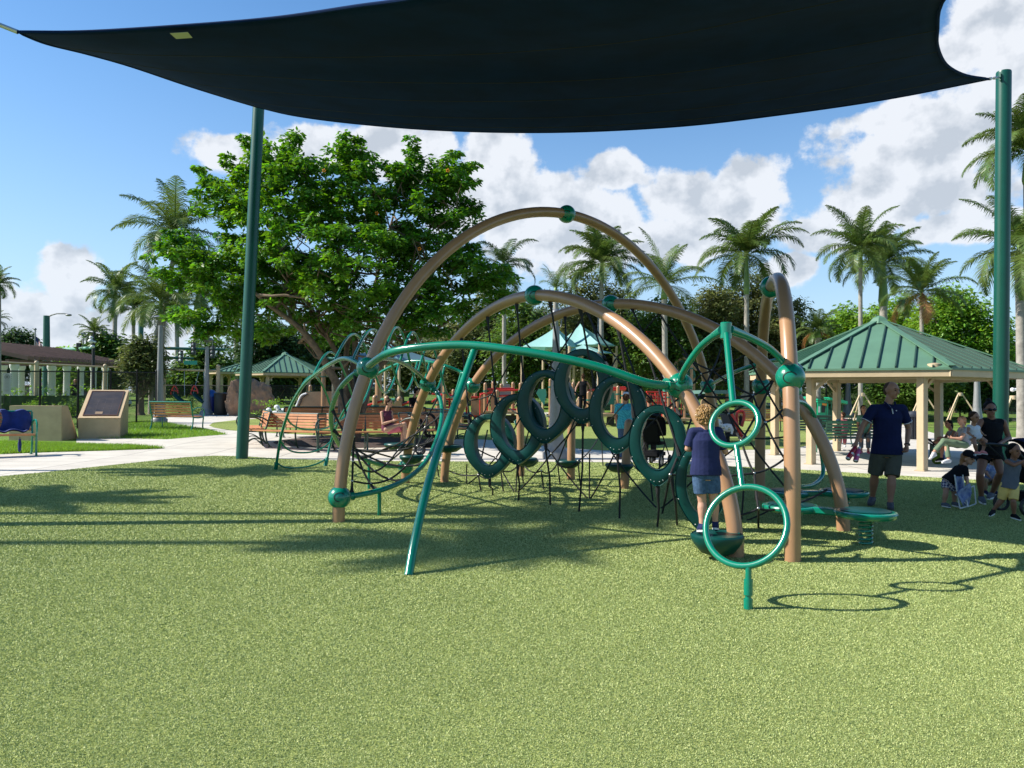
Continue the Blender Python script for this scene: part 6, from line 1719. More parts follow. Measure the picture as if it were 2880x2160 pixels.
# tan wall panel with a swoop, left
sp = [('poly', [(822, 1158), (835, 1140), (846, 1112), (862, 1102), (960, 1100), (968, 1158)], 0, tn), ('post', 910, 1045, -.5, .13), ('post', 873, 1088, .8, .1), ('arc', [(822, 1160), (833, 1142), (846, 1114), (862, 1106)], -.1, .05, M_WHITE), ('arc', [(828, 1160), (842, 1140), (852, 1118), (866, 1108)], -.12, .03, M_BLACK)]
play_structure('play_wall', 'tan play wall with a swooping left edge behind the ladder rails', 822, 968, 44, sp, 'play wall')
# small slide with red sides seen through the small ring
sp = [('poly', [(2042, 1228), (2026, 1166), (2052, 1160), (2082, 1228)], 0, mat('charcoal_slide', (.05, .05, .06), .6)), ('rail', (2056, 1160), (2086, 1226), -.1, -.1, .06, rd), ('arc', [(2074, 1200), (2072, 1168), (2078, 1158), (2090, 1158), (2093, 1172), (2086, 1200)], .2, .05, rd), ('rail', (2086, 1226), (2098, 1236), -.1, -.6, .06, rd),
      ('panel', (2078, 1168), (2088, 1198), .4, M_BLACK), ('post', 2010, 1112, 1, .09), ('post', 1990, 1100, 1.5, .09), ('deck', (1985, 1102), (2052, 1102), .5, 2.5, mat('grey_green_awning', (.10, .20, .17), .6)), ('post', 2046, 1106, 1, .07), ('poly', [(1968, 1170), (1972, 1126), (1984, 1118), (1996, 1130), (1998, 1170)], 1.2, tn)]
play_structure('toddler_slide', 'charcoal toddler slide with red sides seen through the small green ring', 1968, 2098, 25.5, sp, 'slide')

# ------------------------------------------------------------------ toy truck
def toy_truck():
    g_ = G(2315, 1199); Y = g_.y; root = thing('toy_truck', 'green play truck with an open canopy frame left of the pavilion posts', 'toy truck', tuple(g_))
    M_TG = mat('truck_green', (.015, .36, .19), .45); M_TD = mat('truck_dark', (.01, .10, .06), .5)
    def P(px, py, dy=0): return W(px, py, Y + dy) - g_
    def poly(nm, pts, y0, y1, mm, par=root):
        w = [P(*q) for q in pts]; s = MB(); s.prism([(v.x, v.z) for v in w], y0, y1, 'Y'); return s.build(nm, mm, par, smooth=False, bevel=.01)
    cab = poly('cab', [(2291, 1190), (2291, 1121), (2318, 1128), (2321, 1134), (2319, 1190)], -.35, .35, M_TG)
    poly('window', [(2301, 1160), (2301, 1138), (2313, 1140), (2311, 1160)], -.36, -.352, M_BLACK, cab)
    poly('sign', [(2303, 1133), (2316, 1135), (2315, 1142), (2303, 1139)], -.372, -.362, mat('orange_sign', (.75, .25, .03), .5), cab)
    poly('windshield', [(2292, 1160), (2293, 1142), (2298, 1143), (2298, 1160)], -.36, -.352, M_WHITE, cab)
    poly('side_panel', [(2319, 1176), (2319, 1147), (2338, 1160), (2370, 1178), (2370, 1190), (2338, 1190)], -.32, -.26, M_TD)
    poly('bed', [(2316, 1192), (2316, 1176), (2331, 1178), (2331, 1196)], -.36, .36, M_TG)
    rfp = poly('canopy', [(2319, 1117), (2371, 1128), (2371, 1137), (2321, 1124)], -.5, .1, M_TG)
    for px in (2324, 2338, 2358, 2370):
        s = MB(); s.tube([P(px, 1122 + (px - 2324) * .2, -.35), P(px, 1190, -.35)], .018, 6); s.build('post', M_TD, root)
    for y in (1121, 1128, 1134): s = MB(); s.tube([P(2290, y - 2, -.4), P(2372, y + 2, -.4)], .015, 6); s.build('roof_rail', M_TD, root)
    for px in (2300, 2352):
        c = P(px, 1187, -.38); s = MB(); s.lathe([(.17, -.05), (.19, -.03), (.19, .03), (.17, .05)], c, 20, axis=(0, 1, 0)); w_ = s.build('wheel', M_BLACK, root); s = MB(); s.lathe([(.07, -.06), (.08, .06)], c, 12, axis=(0, 1, 0)); s.build('rim', M_TG, w_)
    poly('hood', [(2256, 1160), (2258, 1118), (2268, 1115), (2278, 1122), (2292, 1150), (2292, 1190), (2270, 1190)], -.3, .3, M_TG)
    s = MB(); s.tube([P(2272, 1160, -.33), P(2290, 1164, -.33)], .02, 6); s.build('trim', M_WHITE, root)
toy_truck()

# ------------------------------------------------------------------ spring riders and small bikes
def rider(label, px, pyb, hh, m1, m2, seed, spots=True):
    g_ = G(px, pyb); s_ = g_.y / F * hh / .85; root = thing('spring_rider', label, 'spring rider', tuple(g_), 0, scale=s_)
    s = MB(); pts = [(.09 * math.cos(k * .5), .09 * math.sin(k * .5), .02 + .34 * k / 90) for k in range(90)]; s.tube([Vector(p) for p in pts], .018, 6); s.build('coil_spring', M_BLACK, root)
    s = MB(); s.ball((0, 0, .52), .2, 14, 10, sc=(1.5, .55, .8)); s.ball((-.32, 0, .72), .12, 12, 8, sc=(1.2, .6, 1)); s.tube([(-.2, 0, .55), (-.3, 0, .7)], [.11, .09], 10); s.tube([(.3, 0, .55), (.40, 0, .42), (.42, 0, .3)], [.03, .02, .03], 6)
    for x in (-.18, .18): s.tube([(x, -.05, .5), (x - .04, -.07, .30)], [.06, .04], 8)
    b = s.build('figure', m1, root)
    s = MB(); rng = random.Random(seed)
    for k in range(9): s.ball((rng.uniform(-.28, .28), -.105, rng.uniform(.42, .62)), rng.uniform(.03, .06), 8, 5, sc=(1, .25, 1))
    s.build('spots', m2, b)
    s = MB(); s.tube([(-.24, -.16, .70), (-.24, .16, .70)], .016, 6); s.build('handle', M_BLACK, root)
rider('white spring rider with black spots left of the slatted bench ring', 773, 1192, 46, M_WHITE, M_BLACK, 3)
rider('black and white spring rider right beside the slatted bench ring', 797, 1188, 50, M_WHITE, M_BLACK, 5)
rider('white spring rider on a rusty spring in front of the charcoal slide', 2045, 1244, 66, M_WHITE, M_STEEL, 7)
def bike(label, px, pyb, px_h, m, rz=0.2):
    g_ = G(px, pyb); s_ = g_.y / F * px_h / .62; root = thing('bicycle', label, 'bicycle', tuple(g_), rz, scale=s_)
    for x in (-.36, .36):
        s = MB(); s.tube([(x + .25 * math.cos(a), 0, .26 + .25 * math.sin(a)) for a in [2 * math.pi * k / 24 for k in range(24)]], .022, 6, closed=True); w_ = s.build('wheel', M_BLACK, root)
        s = MB()
        for k in range(6): a = math.pi * k / 6; s.tube([(x - .24 * math.cos(a), 0, .26 - .24 * math.sin(a)), (x + .24 * math.cos(a), 0, .26 + .24 * math.sin(a))], .004, 4)
        s.build('spokes', M_STEEL, w_)
    s = MB()
    for a, b in (((-.36, .26), (-.26, .62)), ((-.28, .55), (.06, .28)), ((.06, .28), (.12, .60)), ((-.28, .55), (.10, .52)), ((.06, .28), (.36, .26)), ((.36, .26), (.10, .52))): s.tube([(a[0], 0, a[1]), (b[0], 0, b[1])], .018, 6)
    s.tube([(-.26, -.16, .64), (-.26, .16, .64)], .015, 6); s.build('frame', m, root)
    s = MB(); s.ball((.12, 0, .62), .08, 8, 6, sc=(1.4, .7, .4)); s.build('saddle', M_BLACK, root)
bike("small blue child's bicycle right of the green pole", 722, 1164, 34, M_BLUE, .3)
bike("small grey child's bicycle just behind the blue one", 738, 1163, 30, M_GREY, -.3)

# ------------------------------------------------------------------ vehicles far away
M_GLASS = mat('car_glass', (.015, .02, .025), .08, 0, spec=.8)
def car(name, label, cat, px, pyb, wpx, col, kind='suv', rz=0.0, Yc=100):
    Yc = Yc; g_ = Vector((W(px, 1100, Yc).x, Yc, T(0, Yc)))
    L_ = wpx * Yc / F / max(.5, abs(math.cos(rz)) + .25 * abs(math.sin(rz))); H = .36 * L_ if kind == 'suv' else .30 * L_; Wd = .40 * L_
    root = thing(name, label, cat, tuple(g_), rz, group='vehicles on the road beyond the lawn'); pm = mat('paint_' + name + str(len(MATS)), col, .3, .3, coat=.6)
    if kind == 'pickup': prof = [(-.5, .28), (-.5, .56), (-.30, .60), (-.18, .98), (.12, .98), (.16, .62), (.5, .60), (.5, .28)]
    elif kind == 'sedan': prof = [(-.5, .25), (-.49, .55), (-.30, .64), (-.14, .98), (.16, .98), (.34, .66), (.5, .58), (.5, .25)]
    else: prof = [(-.5, .25), (-.5, .58), (-.30, .64), (-.17, .96), (.34, 1.0), (.46, .66), (.5, .60), (.5, .25)]
    def ring(y, inset): return [(x * L_, y, z * H if z < .7 else z * H) for x, z in prof]
    n = len(prof); vs = []
    for (y, f) in ((-.5, .0), (-.44, 1), (.44, 1), (.5, 0)):
        for x, z in prof:
            k = .80 if (z > .7 and abs(y) > .45) else 1
            vs.append((x * L_, y * Wd * (1 if z < .7 else .84), z * H * (1 if f else (.97 if z > .7 else .96))))
    mb = MB(); mb.add(vs, [(j * n + i, j * n + (i + 1) % n, (j + 1) * n + (i + 1) % n, (j + 1) * n + i) for j in range(3) for i in range(n)] + [tuple(range(n)), tuple(range(4 * n - 1, 3 * n - 1, -1))])
    b = mb.build('body', pm, root, angle=30)
    top = [p for p in prof if p[1] > .6 and p[0] < .5]
    gl = {'pickup': [(-.27, .64), (-.17, .92), (.11, .92), (.14, .66)], 'sedan': [(-.27, .68), (-.13, .92), (.15, .92), (.31, .68)], 'suv': [(-.27, .66), (-.15, .91), (.32, .94), (.42, .68)]}[kind]
    for sd in (-1, 1):
        s = MB(); y = sd * Wd * .452; s.add([(x * L_, y + (sd * .02 * (1 if z < .7 else 0)) + sd * (.035 * Wd if z < .7 else -.02 * Wd), z * H) for x, z in gl], [(0, 1, 2, 3)])
        s.build('side_window', M_GLASS, root, smooth=False)
    for x in (-.31, .31):
        for sd in (-1, 1):
            s = MB(); c = (x * L_, sd * Wd * .46, .17 * H * 1.05); s.lathe([(.19 * H, -.1), (.21 * H, -.07), (.21 * H, .07), (.19 * H, .1)], c, 16, axis=(0, 1, 0)); w_ = s.build('wheel', M_BLACK, root)
            s = MB(); s.lathe([(.11 * H, -.115), (.11 * H, .115)], c, 12, axis=(0, 1, 0)); s.build('rim', M_STEEL, w_)
    for sd in (-1, 1):
        s = MB(); s.box((-.495 * L_, sd * Wd * .36, .50 * H), (.05, .3, .12)); s.build('headlight', M_WHITE, root)
    return root
car('parked_suv', 'grey SUV on the road seen between the swing posts', 'car', 612, 1107, 84, (.10, .10, .11), 'suv', 0)
car('parked_car', 'dark car partly hidden behind the leaning palm trunk at the left', 'car', 478, 1105, 60, (.02, .02, .025), 'sedan', 0)
car('parked_car', 'white car low beyond the small pavilion', 'car', 858, 1108, 50, (.7, .7, .7), 'sedan', .1)
car('pickup_truck', 'blue pickup truck seen above the woman on the bench', 'pickup', 1112, 1108, 70, (.06, .12, .30), 'pickup', 0)
car('parked_car', 'silver car right of the blue pickup truck', 'car', 1172, 1108, 52, (.35, .37, .40), 'sedan', 0)
car('parked_suv', 'dark grey SUV left of the blue pickup truck', 'car', 1045, 1108, 66, (.06, .065, .08), 'suv', 0)
car('parked_car', 'white car right of the ring pole, beyond the lawn', 'car', 2192, 1150, 62, (.75, .75, .75), 'sedan', 0, Yc=58)
def golf_cart():
    Y = 52; g_ = Vector((W(345, 1100, Y).x, Y, T(0, Y))); k = Y / F * 40 / 2.0; root = thing('golf_cart', 'white golf cart behind the black fence at the left', 'golf cart', tuple(g_), scale=k * .95)
    s = MB(); s.box((0, 0, .45), (2.3, 1.1, .45)); s.box((-.9, 0, .75), (.35, 1.0, .35)); s.build('body', M_WHITE, root, bevel=.05)
    s = MB(); s.box((.05, 0, 1.85), (1.9, 1.2, .08)); s.build('roof', M_WHITE, root, bevel=.03)
    for x in (-.8, .1, .9):
        for y in (-.5, .5): s = MB(); s.tube([(x, y, .65), (x * .9, y, 1.83)], .03, 6); s.build('roof_post', M_WHITE, root)
    s = MB(); s.box((.1, 0, .78), (.5, 1.0, .14)); s.box((.38, 0, 1.05), (.1, 1.0, .45)); s.build('seat', M_BLACK, root, bevel=.03)
    for x in (-.75, .75):
        for y in (-.5, .5): s = MB(); s.lathe([(.2, -.09), (.23, -.06), (.23, .06), (.2, .09)], (x, y, .23), 14, axis=(0, 1, 0)); s.build('wheel', M_BLACK, root)
golf_cart()

# ------------------------------------------------------------------ houses far away
def house(label, px0, px1, pye, pyr, Y, wall, roofc, hip=.25, dep=9):
    a = W(px0, 1100, Y); b = W(px1, 1100, Y); zg = T(0, Y); ze = W(px0, pye, Y).z - zg; zr = W(px0, pyr, Y).z - zg; w = b.x - a.x
    root = thing('house', label, 'house', ((a.x + b.x) / 2, Y, zg), group='houses beyond the trees')
    wm = mat('wall_%d' % len(MATS), wall, .8, var=.05); rm = mat('shingle_%d' % len(MATS), roofc, .85, var=.12, vscale=2)
    s = MB(); s.box((0, dep / 2, ze / 2), (w * .94, dep, ze)); s.build('wall', wm, root, smooth=False)
    h = w * hip; s = MB(); s.add([(-w / 2, -.5, ze), (w / 2, -.5, ze), (w / 2, dep + .5, ze), (-w / 2, dep + .5, ze), (-w / 2 + h, dep / 2, zr), (w / 2 - h, dep / 2, zr)], [(0, 1, 5, 4), (1, 2, 5), (2, 3, 4, 5), (3, 0, 4), (3, 2, 1, 0)])
    s.build('roof', rm, root, smooth=False)
    for k in range(4):
        x = (-.36 + .24 * k) * w; f = MB(); f.box((x, -.03, ze * .55), (w * .10, .08, ze * .38)); fo = f.build('window', M_WHITE, root, smooth=False)
        g2 = MB(); g2.box((x, -.08, ze * .55), (w * .085, .03, ze * .33)); g2.build('pane', M_GLASS, fo, smooth=False)
    return root
house('white house with a pale lilac roof behind the long clipped hedge', 2270, 2600, 1092, 1050, 70, (.65, .63, .60), (.42, .41, .43), .12)
house('house with a grey shingle roof between the lamp post and the green pole', 572, 655, 1058, 1019, 105, (.55, .52, .48), (.26, .27, .30), .08)
house('house with a dark roof left of the palm trunk and swing post', 455, 545, 1052, 1026, 115, (.5, .5, .5), (.06, .07, .09), .2)
house('low house with dark roof behind the small pavilion', 740, 900, 1090, 1058, 110, (.5, .48, .45), (.05, .055, .07), .15)
house('house with a mauve roof glimpsed right of the small playhouse', 1985, 2120, 1085, 1040, 80, (.5, .42, .34), (.25, .19, .18), .2)
house('brown low house wall beyond the pergola columns', 60, 215, 1085, 1070, 75, (.16, .12, .10), (.13, .10, .09), .1)

# tree braces
def brace(px, Y, label):
    x = W(px, 1150, Y).x; z = T(0, Y); root = thing('tree_brace', label, 'tree brace', (x, Y, z), group='timber braces propping young palms')
    for a in (R(200), R(340), R(90)):
        s = MB(); s.bar((.95 * math.cos(a), .95 * math.sin(a), -.03), (.10 * math.cos(a), .10 * math.sin(a), 1.45), .055, .055); s.build('stake', M_BEIGE, root, smooth=False)
    s = MB(); s.lathe([(.11, 1.36), (.125, 1.38), (.125, 1.50), (.11, 1.52)], (0, 0, 0), 12); s.build('collar', M_BEIGE, root)
for px, Y, lb in ((2424, 34, 'timber braces round the slender palm right of the toy truck'), (2491, 40, 'timber braces round the thick palm trunk behind the man'), (2595, 36, 'timber braces behind the sunlit pavilion post'), (2700, 36, 'timber braces behind the two seated women'),
                  (1482, 52, 'timber braces round the young palm behind the red play structure'), (1100, 60, 'timber braces at the palm left of the blue pickup'), (812, 58, 'timber braces seen between the small pavilion posts'), (2850, 30, 'timber braces at the right edge beyond the stroller')):
    brace(px, Y, lb)
wp = thing('white_post', 'pale pink painted post with a crossarm at the right edge', 'post', tuple(Vector((W(2866, 1100, 26).x, 26, T(0, 26)))))
s = MB(); s.tube([(0, 0, -.05), (0, 0, W(2866, 1082, 26).z - T(0, 26))], .075, 12); s.build('upright', M_WHITE, wp)
s = MB(); z = W(2866, 1096, 26).z - T(0, 26); s.tube([(-.22, 0, z), (.6, 0, z + .05)], .05, 10); s.ball((-.22, 0, z), .07, 10, 8); s.build('crossarm', M_WHITE, wp)
# ------------------------------------------------------------------ people
SKIN_L = mat('skin_light', (.50, .27, .18), .55, var=.05, vscale=20, spec=.35)
SKIN_M = mat('skin_tanned', (.36, .175, .105), .5, var=.05, vscale=20, spec=.4)
SKIN_D = mat('skin_brown', (.24, .11, .065), .5, var=.05, vscale=20, spec=.4)
HAIR_BK = mat('black_hair', (.008, .006, .005), .7, spec=.15)
HAIR_BR = mat('brown_hair', (.05, .024, .012), .7, spec=.15)
HAIR_BL = mat('blond_hair', (.42, .25, .09), .5, col2=(.24, .13, .045), vscale=30)
HAIR_RB = mat('strawberry_hair', (.33, .15, .06), .5)
def fabric(name, c, **k): return mat(name, c, .9, spec=.15, bump=.35, bscale=38, var=k.pop('var', .12), vscale=k.pop('vscale', 9), **k)
F_NAVY = fabric('navy_cotton', (.010, .014, .055)); F_NAVY2 = fabric('faded_navy_cotton', (.022, .028, .085))
F_BLACK = fabric('black_fabric', (.010, .010, .012)); F_OLIVE = fabric('grey_olive_cotton', (.085, .085, .065))
F_DENIM = fabric('blue_denim', (.055, .10, .18), var=.25, vscale=30); F_GREY = fabric('grey_jersey', (.11, .12, .14)); F_LGREY = fabric('light_grey_jersey', (.28, .29, .32))
F_YEL = fabric('pale_yellow_cotton', (.70, .50, .16)); F_GREEN = fabric('sage_cotton', (.14, .20, .13)); F_PURP = fabric('plum_cotton', (.13, .035, .06)); F_PINK = fabric('pink_cotton', (.50, .13, .18))
F_WHITE = fabric('white_cotton', (.62, .62, .64)); F_TEAL = fabric('teal_cotton', (.02, .25, .32)); F_TAN = fabric('tan_cotton', (.30, .20, .12)); F_RED = fabric('red_pink_cotton', (.55, .04, .10))
def checker_mat(name, a, b, s):
    m = bpy.data.materials.new(name); m.use_nodes = True; N = m.node_tree.nodes; L = m.node_tree.links; bs = N['Principled BSDF']
    tc = N.new('ShaderNodeTexCoord'); mp = N.new('ShaderNodeMapping'); mp.inputs['Rotation'].default_value = (R(45), R(20), R(45)); ck = N.new('ShaderNodeTexChecker'); ck.inputs['Scale'].default_value = s
    ck.inputs[1].default_value = (*a, 1); ck.inputs[2].default_value = (*b, 1); L.new(tc.outputs['Object'], mp.inputs[0]); L.new(mp.outputs[0], ck.inputs[0]); L.new(ck.outputs[0], bs.inputs['Base Color']); bs.inputs['Roughness'].default_value = .9
    return m
F_CHECK = checker_mat('checked_cotton', (.55, .50, .55), (.05, .05, .14), 34); F_PLAID = checker_mat('teal_plaid', (.02, .22, .30), (.05, .42, .50), 30)
F_FLORAL = mat('blue_floral_cloth', (.35, .40, .52), .9, col2=(.09, .13, .30), vscale=12)

def remeshed(mb, name, m, parent, voxel=.008, it=3, fac=.5, split=None):
    me = bpy.data.meshes.new('tmp'); org = ORG[parent.name]
    me.from_pydata([(a - org.x, b - org.y, c - org.z) for a, b, c in mb.v], [], mb.f)
    bm = bmesh.new(); bm.from_mesh(me); bmesh.ops.recalc_face_normals(bm, faces=bm.faces); bm.to_mesh(me); bm.free()
    o = bpy.data.objects.new('tmp', me); COL.objects.link(o)
    r = o.modifiers.new('r', 'REMESH'); r.mode = 'VOXEL'; r.voxel_size = voxel; r.adaptivity = 0
    s = o.modifiers.new('s', 'SMOOTH'); s.iterations = it; s.factor = fac
    dg = bpy.context.evaluated_depsgraph_get(); dg.update()
    me2 = bpy.data.meshes.new_from_object(o.evaluated_get(dg)); bpy.data.objects.remove(o)
    me2.materials.clear(); me2.materials.append(m); me2.shade_smooth()
    q = bpy.data.objects.new(name, me2); COL.objects.link(q); q.parent = parent; ORG[q.name] = org
    return q
def eltube(mb, pts, ab, xd, n=20):            # elliptical sections across a spine
    vs = []; xd = xd.normalized(); m = len(pts)
    for i, (p, (a, b)) in enumerate(zip(pts, ab)):
        t = (pts[min(i + 1, m - 1)] - pts[max(i - 1, 0)]).normalized(); x = (xd - t * xd.dot(t)).normalized(); y = t.cross(x)
        for k in range(n):
            u = 2 * math.pi * k / n; vs.append(p + x * (a * math.cos(u)) + y * (b * math.sin(u)))
    fs = [(i * n + k, i * n + (k + 1) % n, (i + 1) * n + (k + 1) % n, (i + 1) * n + k) for i in range(m - 1) for k in range(n)]
    fs += [tuple(range(n - 1, -1, -1)), tuple((m - 1) * n + k for k in range(n))]
    mb.add(vs, fs)
def limb(mb, a, b, r0, r1, bulge=0.0, n=14):
    pts = [a.lerp(b, t) for t in (0, .25, .5, .75, 1)]; mb.tube(pts, [r0, lerp(r0, r1, .25) + bulge, lerp(r0, r1, .5) + bulge * .7, lerp(r0, r1, .75), r1], n); mb.ball(a, r0, n, 8); mb.ball(b, r1, n, 8)
def fig(label, Y, S, J, face, skin, top=None, sleeve=.6, bottom=None, blen=.5, bkind='shorts', shoe=None, sole=None, hair=('short', None), hs=1.0, voxel=.009, hem=0.0, fat=1.0, grip=0.35, gz=None, sock=None, features=True, tw=1.0, eyes=True):
    P = {k: W(v[0], v[1], Y + (v[2] if len(v) > 2 else 0)) for k, v in J.items()}
    hipm = (P['hiL'] + P['hiR']) / 2
    gzz = T(0, Y) if gz is None else gz
    root = thing('person', label, 'person', (hipm.x, hipm.y, gzz))
    xd = (P['shR'] - P['shL']).normalized(); shm = (P['shL'] + P['shR']) / 2; hx = (P['hiR'] - P['hiL']).normalized()
    fwd = Vector(face).normalized(); neck = P['neck']; head = P['head']
    B = MB()
    sw = (P['shR'] - P['shL']).length / 2; sw = max(sw, .12 * S)
    def torso(mb, inf, z0=-.1, z1=1.0, wmul=1.0):
        sp = [hipm.lerp(shm, t) for t in (-.16, 0, .25, .5, .78, .98)]
        ab = [(.12 * S * fat, .09 * S * fat), (.150 * S * fat, .108 * S * fat), (.135 * S * fat, .100 * S * fat), (.148 * S * fat, .108 * S * fat), (max(.155 * S * fat, sw * .86), .112 * S * fat), (sw * .80, .075 * S)]
        eltube(mb, sp, [(a + inf, b + inf) for a, b in ab], (xd + hx) / 2 if (xd + hx).length > .1 else xd)
        limb(mb, P['shL'], P['shR'], .052 * S * fat ** .5 + inf, .052 * S * fat ** .5 + inf)
    torso(B, 0)
    limb(B, shm.lerp(neck, .1), neck.lerp(head, .5), .058 * S * hs ** .5, .052 * S * hs ** .5)
    for s_ in 'LR':
        limb(B, P['sh' + s_], P['el' + s_], .050 * S * fat ** .5, .038 * S); limb(B, P['el' + s_], P['wr' + s_], .040 * S, .026 * S, .004 * S)
        limb(B, P['hi' + s_], P['kn' + s_], .085 * S * fat ** .7, .054 * S, .004 * S); limb(B, P['kn' + s_], P['an' + s_], .053 * S, .036 * S, .012 * S)
        # hand: palm, four fingers, thumb
        d = (P['wr' + s_] - P['el' + s_]).normalized(); side = d.cross(fwd).normalized() if abs(d.dot(fwd)) < .95 else xd
        side = d.cross(side).normalized() if False else side; nrm = side.cross(d).normalized(); w = P['wr' + s_]; pc = w + d * .045 * S
        eltube(B, [w, w + d * .03 * S, w + d * .075 * S, w + d * .088 * S], [(.024 * S, .018 * S), (.036 * S, .017 * S), (.038 * S, .015 * S), (.034 * S, .011 * S)], nrm)
        inw = (shm - w); inw -= d * inw.dot(d); cs = side if side.dot(inw) > 0 else -side
        for f_ in range(4):
            b0 = w + d * .084 * S + nrm * ((-1.5 + f_) * .0185 * S); L_ = (.068, .078, .072, .056)[f_] * S
            c1 = (d * math.cos(grip) + cs * math.sin(grip)); c2 = (d * math.cos(grip * 2.2) + cs * math.sin(grip * 2.2))
            B.tube([b0 - d * .01 * S, b0 + c1 * L_ * .45, b0 + c1 * L_ * .45 + c2 * L_ * .5], [.0098 * S, .0090 * S, .0078 * S], 8); B.ball(b0 + c1 * L_ * .45 + c2 * L_ * .5, .0080 * S, 8, 6)
        th = w + d * .028 * S - nrm * .03 * S; td = (d * .7 - nrm * .6 + cs * .35).normalized(); B.tube([th, th + td * .03 * S, th + td * .055 * S], [.0125 * S, .0105 * S, .0090 * S], 8); B.ball(th + td * .055 * S, .0090 * S, 8, 6)
        # foot
        if 'to' + s_ in P:
            a, t = P['an' + s_], P['to' + s_]; fd = (t - a); fd.z = 0; fd = fd.normalized() if fd.length > .01 else Vector((fwd.x, fwd.y, 0)).normalized()
            t2 = Vector((t.x, t.y, t.z)); B.tube([a - Vector((0, 0, .035 * S)) - fd * .03 * S, a.lerp(t2, .5) - Vector((0, 0, .012 * S)), t2], [.036 * S, .036 * S, .026 * S], 10); B.ball(t2, .026 * S, 10, 6); B.ball(a - Vector((0, 0, .03 * S)) - fd * .03 * S, .036 * S, 10, 6)
    # head
    Hs = S * hs; hf = fwd.copy(); up = (head - neck).normalized(); up = (up * .5 + Vector((0, 0, 1))).normalized(); hf = (hf - up * hf.dot(up)).normalized(); hr = hf.cross(up); HM = Matrix((hr, hf, up)).transposed()
    def hp(x, y, z): return head + HM @ Vector((x * Hs, y * Hs, z * Hs))
    B.ball(hp(0, -.008, .02), 1, 20, 14, sc=(.076 * Hs, .094 * Hs, .092 * Hs), M=HM); B.ball(hp(0, .018, -.035), 1, 16, 10, sc=(.058 * Hs, .068 * Hs, .072 * Hs), M=HM); B.ball(hp(0, .055, -.082), .026 * Hs, 10, 8)
    B.tube([hp(0, .088, .012), hp(0, .104, -.014), hp(0, .108, -.024)], [.009 * Hs, .013 * Hs, .015 * Hs], 8); B.ball(hp(0, .106, -.026), .015 * Hs, 8, 6)
    for sx in (-1, 1): B.ball(hp(sx * .078, -.005, -.012), 1, 10, 8, sc=(.010 * Hs, .018 * Hs, .028 * Hs), M=HM)
    B.tube([hp(-.03, .085, .026), hp(0, .094, .030), hp(.03, .085, .026)], .010 * Hs, 8)
    body = remeshed(B, 'body', skin, root, voxel, 2)
    if features:
        for sx in (-1, 1):
            e_ = MB(); e_.ball(hp(sx * .030, .083, .006), 1, 10, 8, sc=(.013 * Hs, .008 * Hs, .008 * Hs), M=HM); e_.build('eye', HAIR_BK if not eyes else mat('eye_dark', (.03, .02, .018), .2), root, world=True)
            b_ = MB(); b_.tube([hp(sx * .016, .092, .026), hp(sx * .032, .089, .031), hp(sx * .048, .076, .026)], .0042 * Hs, 6); b_.build('eyebrow', hair[1] or HAIR_BR, root, world=True)
        m_ = MB(); m_.tube([hp(-.022, .080, -.054), hp(0, .088, -.052), hp(.022, .080, -.054)], [.003 * Hs, .0062 * Hs, .003 * Hs], 8); m_.build('mouth', mat('lips', (.30, .09, .07), .5), root, world=True)
    # clothes
    if bottom:
        K = MB(); inf = .014 * S
        sp = [hipm.lerp(shm, t) for t in (-.14, 0, .16, .22 + 0 * hem)]
        eltube(K, sp, [(.13 * S * fat + inf, .10 * S * fat + inf), (.152 * S * fat + inf, .112 * S * fat + inf), (.142 * S * fat + inf, .106 * S * fat + inf), (.138 * S * fat + inf, .102 * S * fat + inf)], hx)
        if bkind == 'skirt':
            kn = (P['knL'] + P['knR']) / 2; e1 = hipm.lerp(kn, blen); eltube(K, [hipm, hipm.lerp(e1, .5), e1], [(.15 * S + inf, .12 * S + inf), (.17 * S + inf, .13 * S), (.17 * S + inf, .12 * S)], hx)
        else:
            for s_ in 'LR':
                a, k_, an = P['hi' + s_], P['kn' + s_], P['an' + s_]
                if blen <= 1: pts = [a, a.lerp(k_, blen * .5), a.lerp(k_, blen)]; rr = [.086 * S * fat ** .7 + inf, .078 * S * fat ** .7 + inf * 1.8, (.086 - .024 * blen) * S * fat ** .7 + inf * 2.0]
                else: pts = [a, k_, k_.lerp(an, (blen - 1))]; rr = [.086 * S * fat ** .7 + inf, .060 * S + inf, .046 * S + inf * 1.2]
                K.tube(pts, rr, 16); K.ball(a, rr[0] * .98, 14, 8)
                if blen > 1: K.ball(k_, rr[1], 12, 8)
        remeshed(K, 'skirt' if bkind == 'skirt' else ('shorts' if blen <= 1.1 else 'trousers'), bottom, root, voxel, 2)
    if top:
        K = MB(); inf = .018 * S
        sp = [hipm.lerp(shm, t) for t in (-.06 - hem, .12, .38, .58, .80, .98)]
        ab = [(.172 * S * fat, .130 * S * fat), (.166 * S * fat, .126 * S * fat), (.148 * S * fat, .110 * S * fat), (.150 * S * fat, .110 * S * fat), (max(.156 * S * fat, sw * .88), .114 * S * fat), (sw * .82, .078 * S)]
        eltube(K, sp, [((a + inf) * tw, b + inf) for a, b in ab], (xd + hx) / 2 if (xd + hx).length > .1 else xd)
        if sleeve > 0: limb(K, P['shL'], P['shR'], .054 * S * fat ** .5 + inf * .7, .054 * S * fat ** .5 + inf * .7)
        else: limb(K, P['shL'].lerp(P['shR'], .14), P['shR'].lerp(P['shL'], .14), .055 * S + inf * .4, .055 * S + inf * .4)
        eltube(K, [shm.lerp(neck, .0), shm.lerp(neck, .62)], [(.09 * S, .075 * S), (.062 * S * hs ** .5, .062 * S * hs ** .5)], xd)
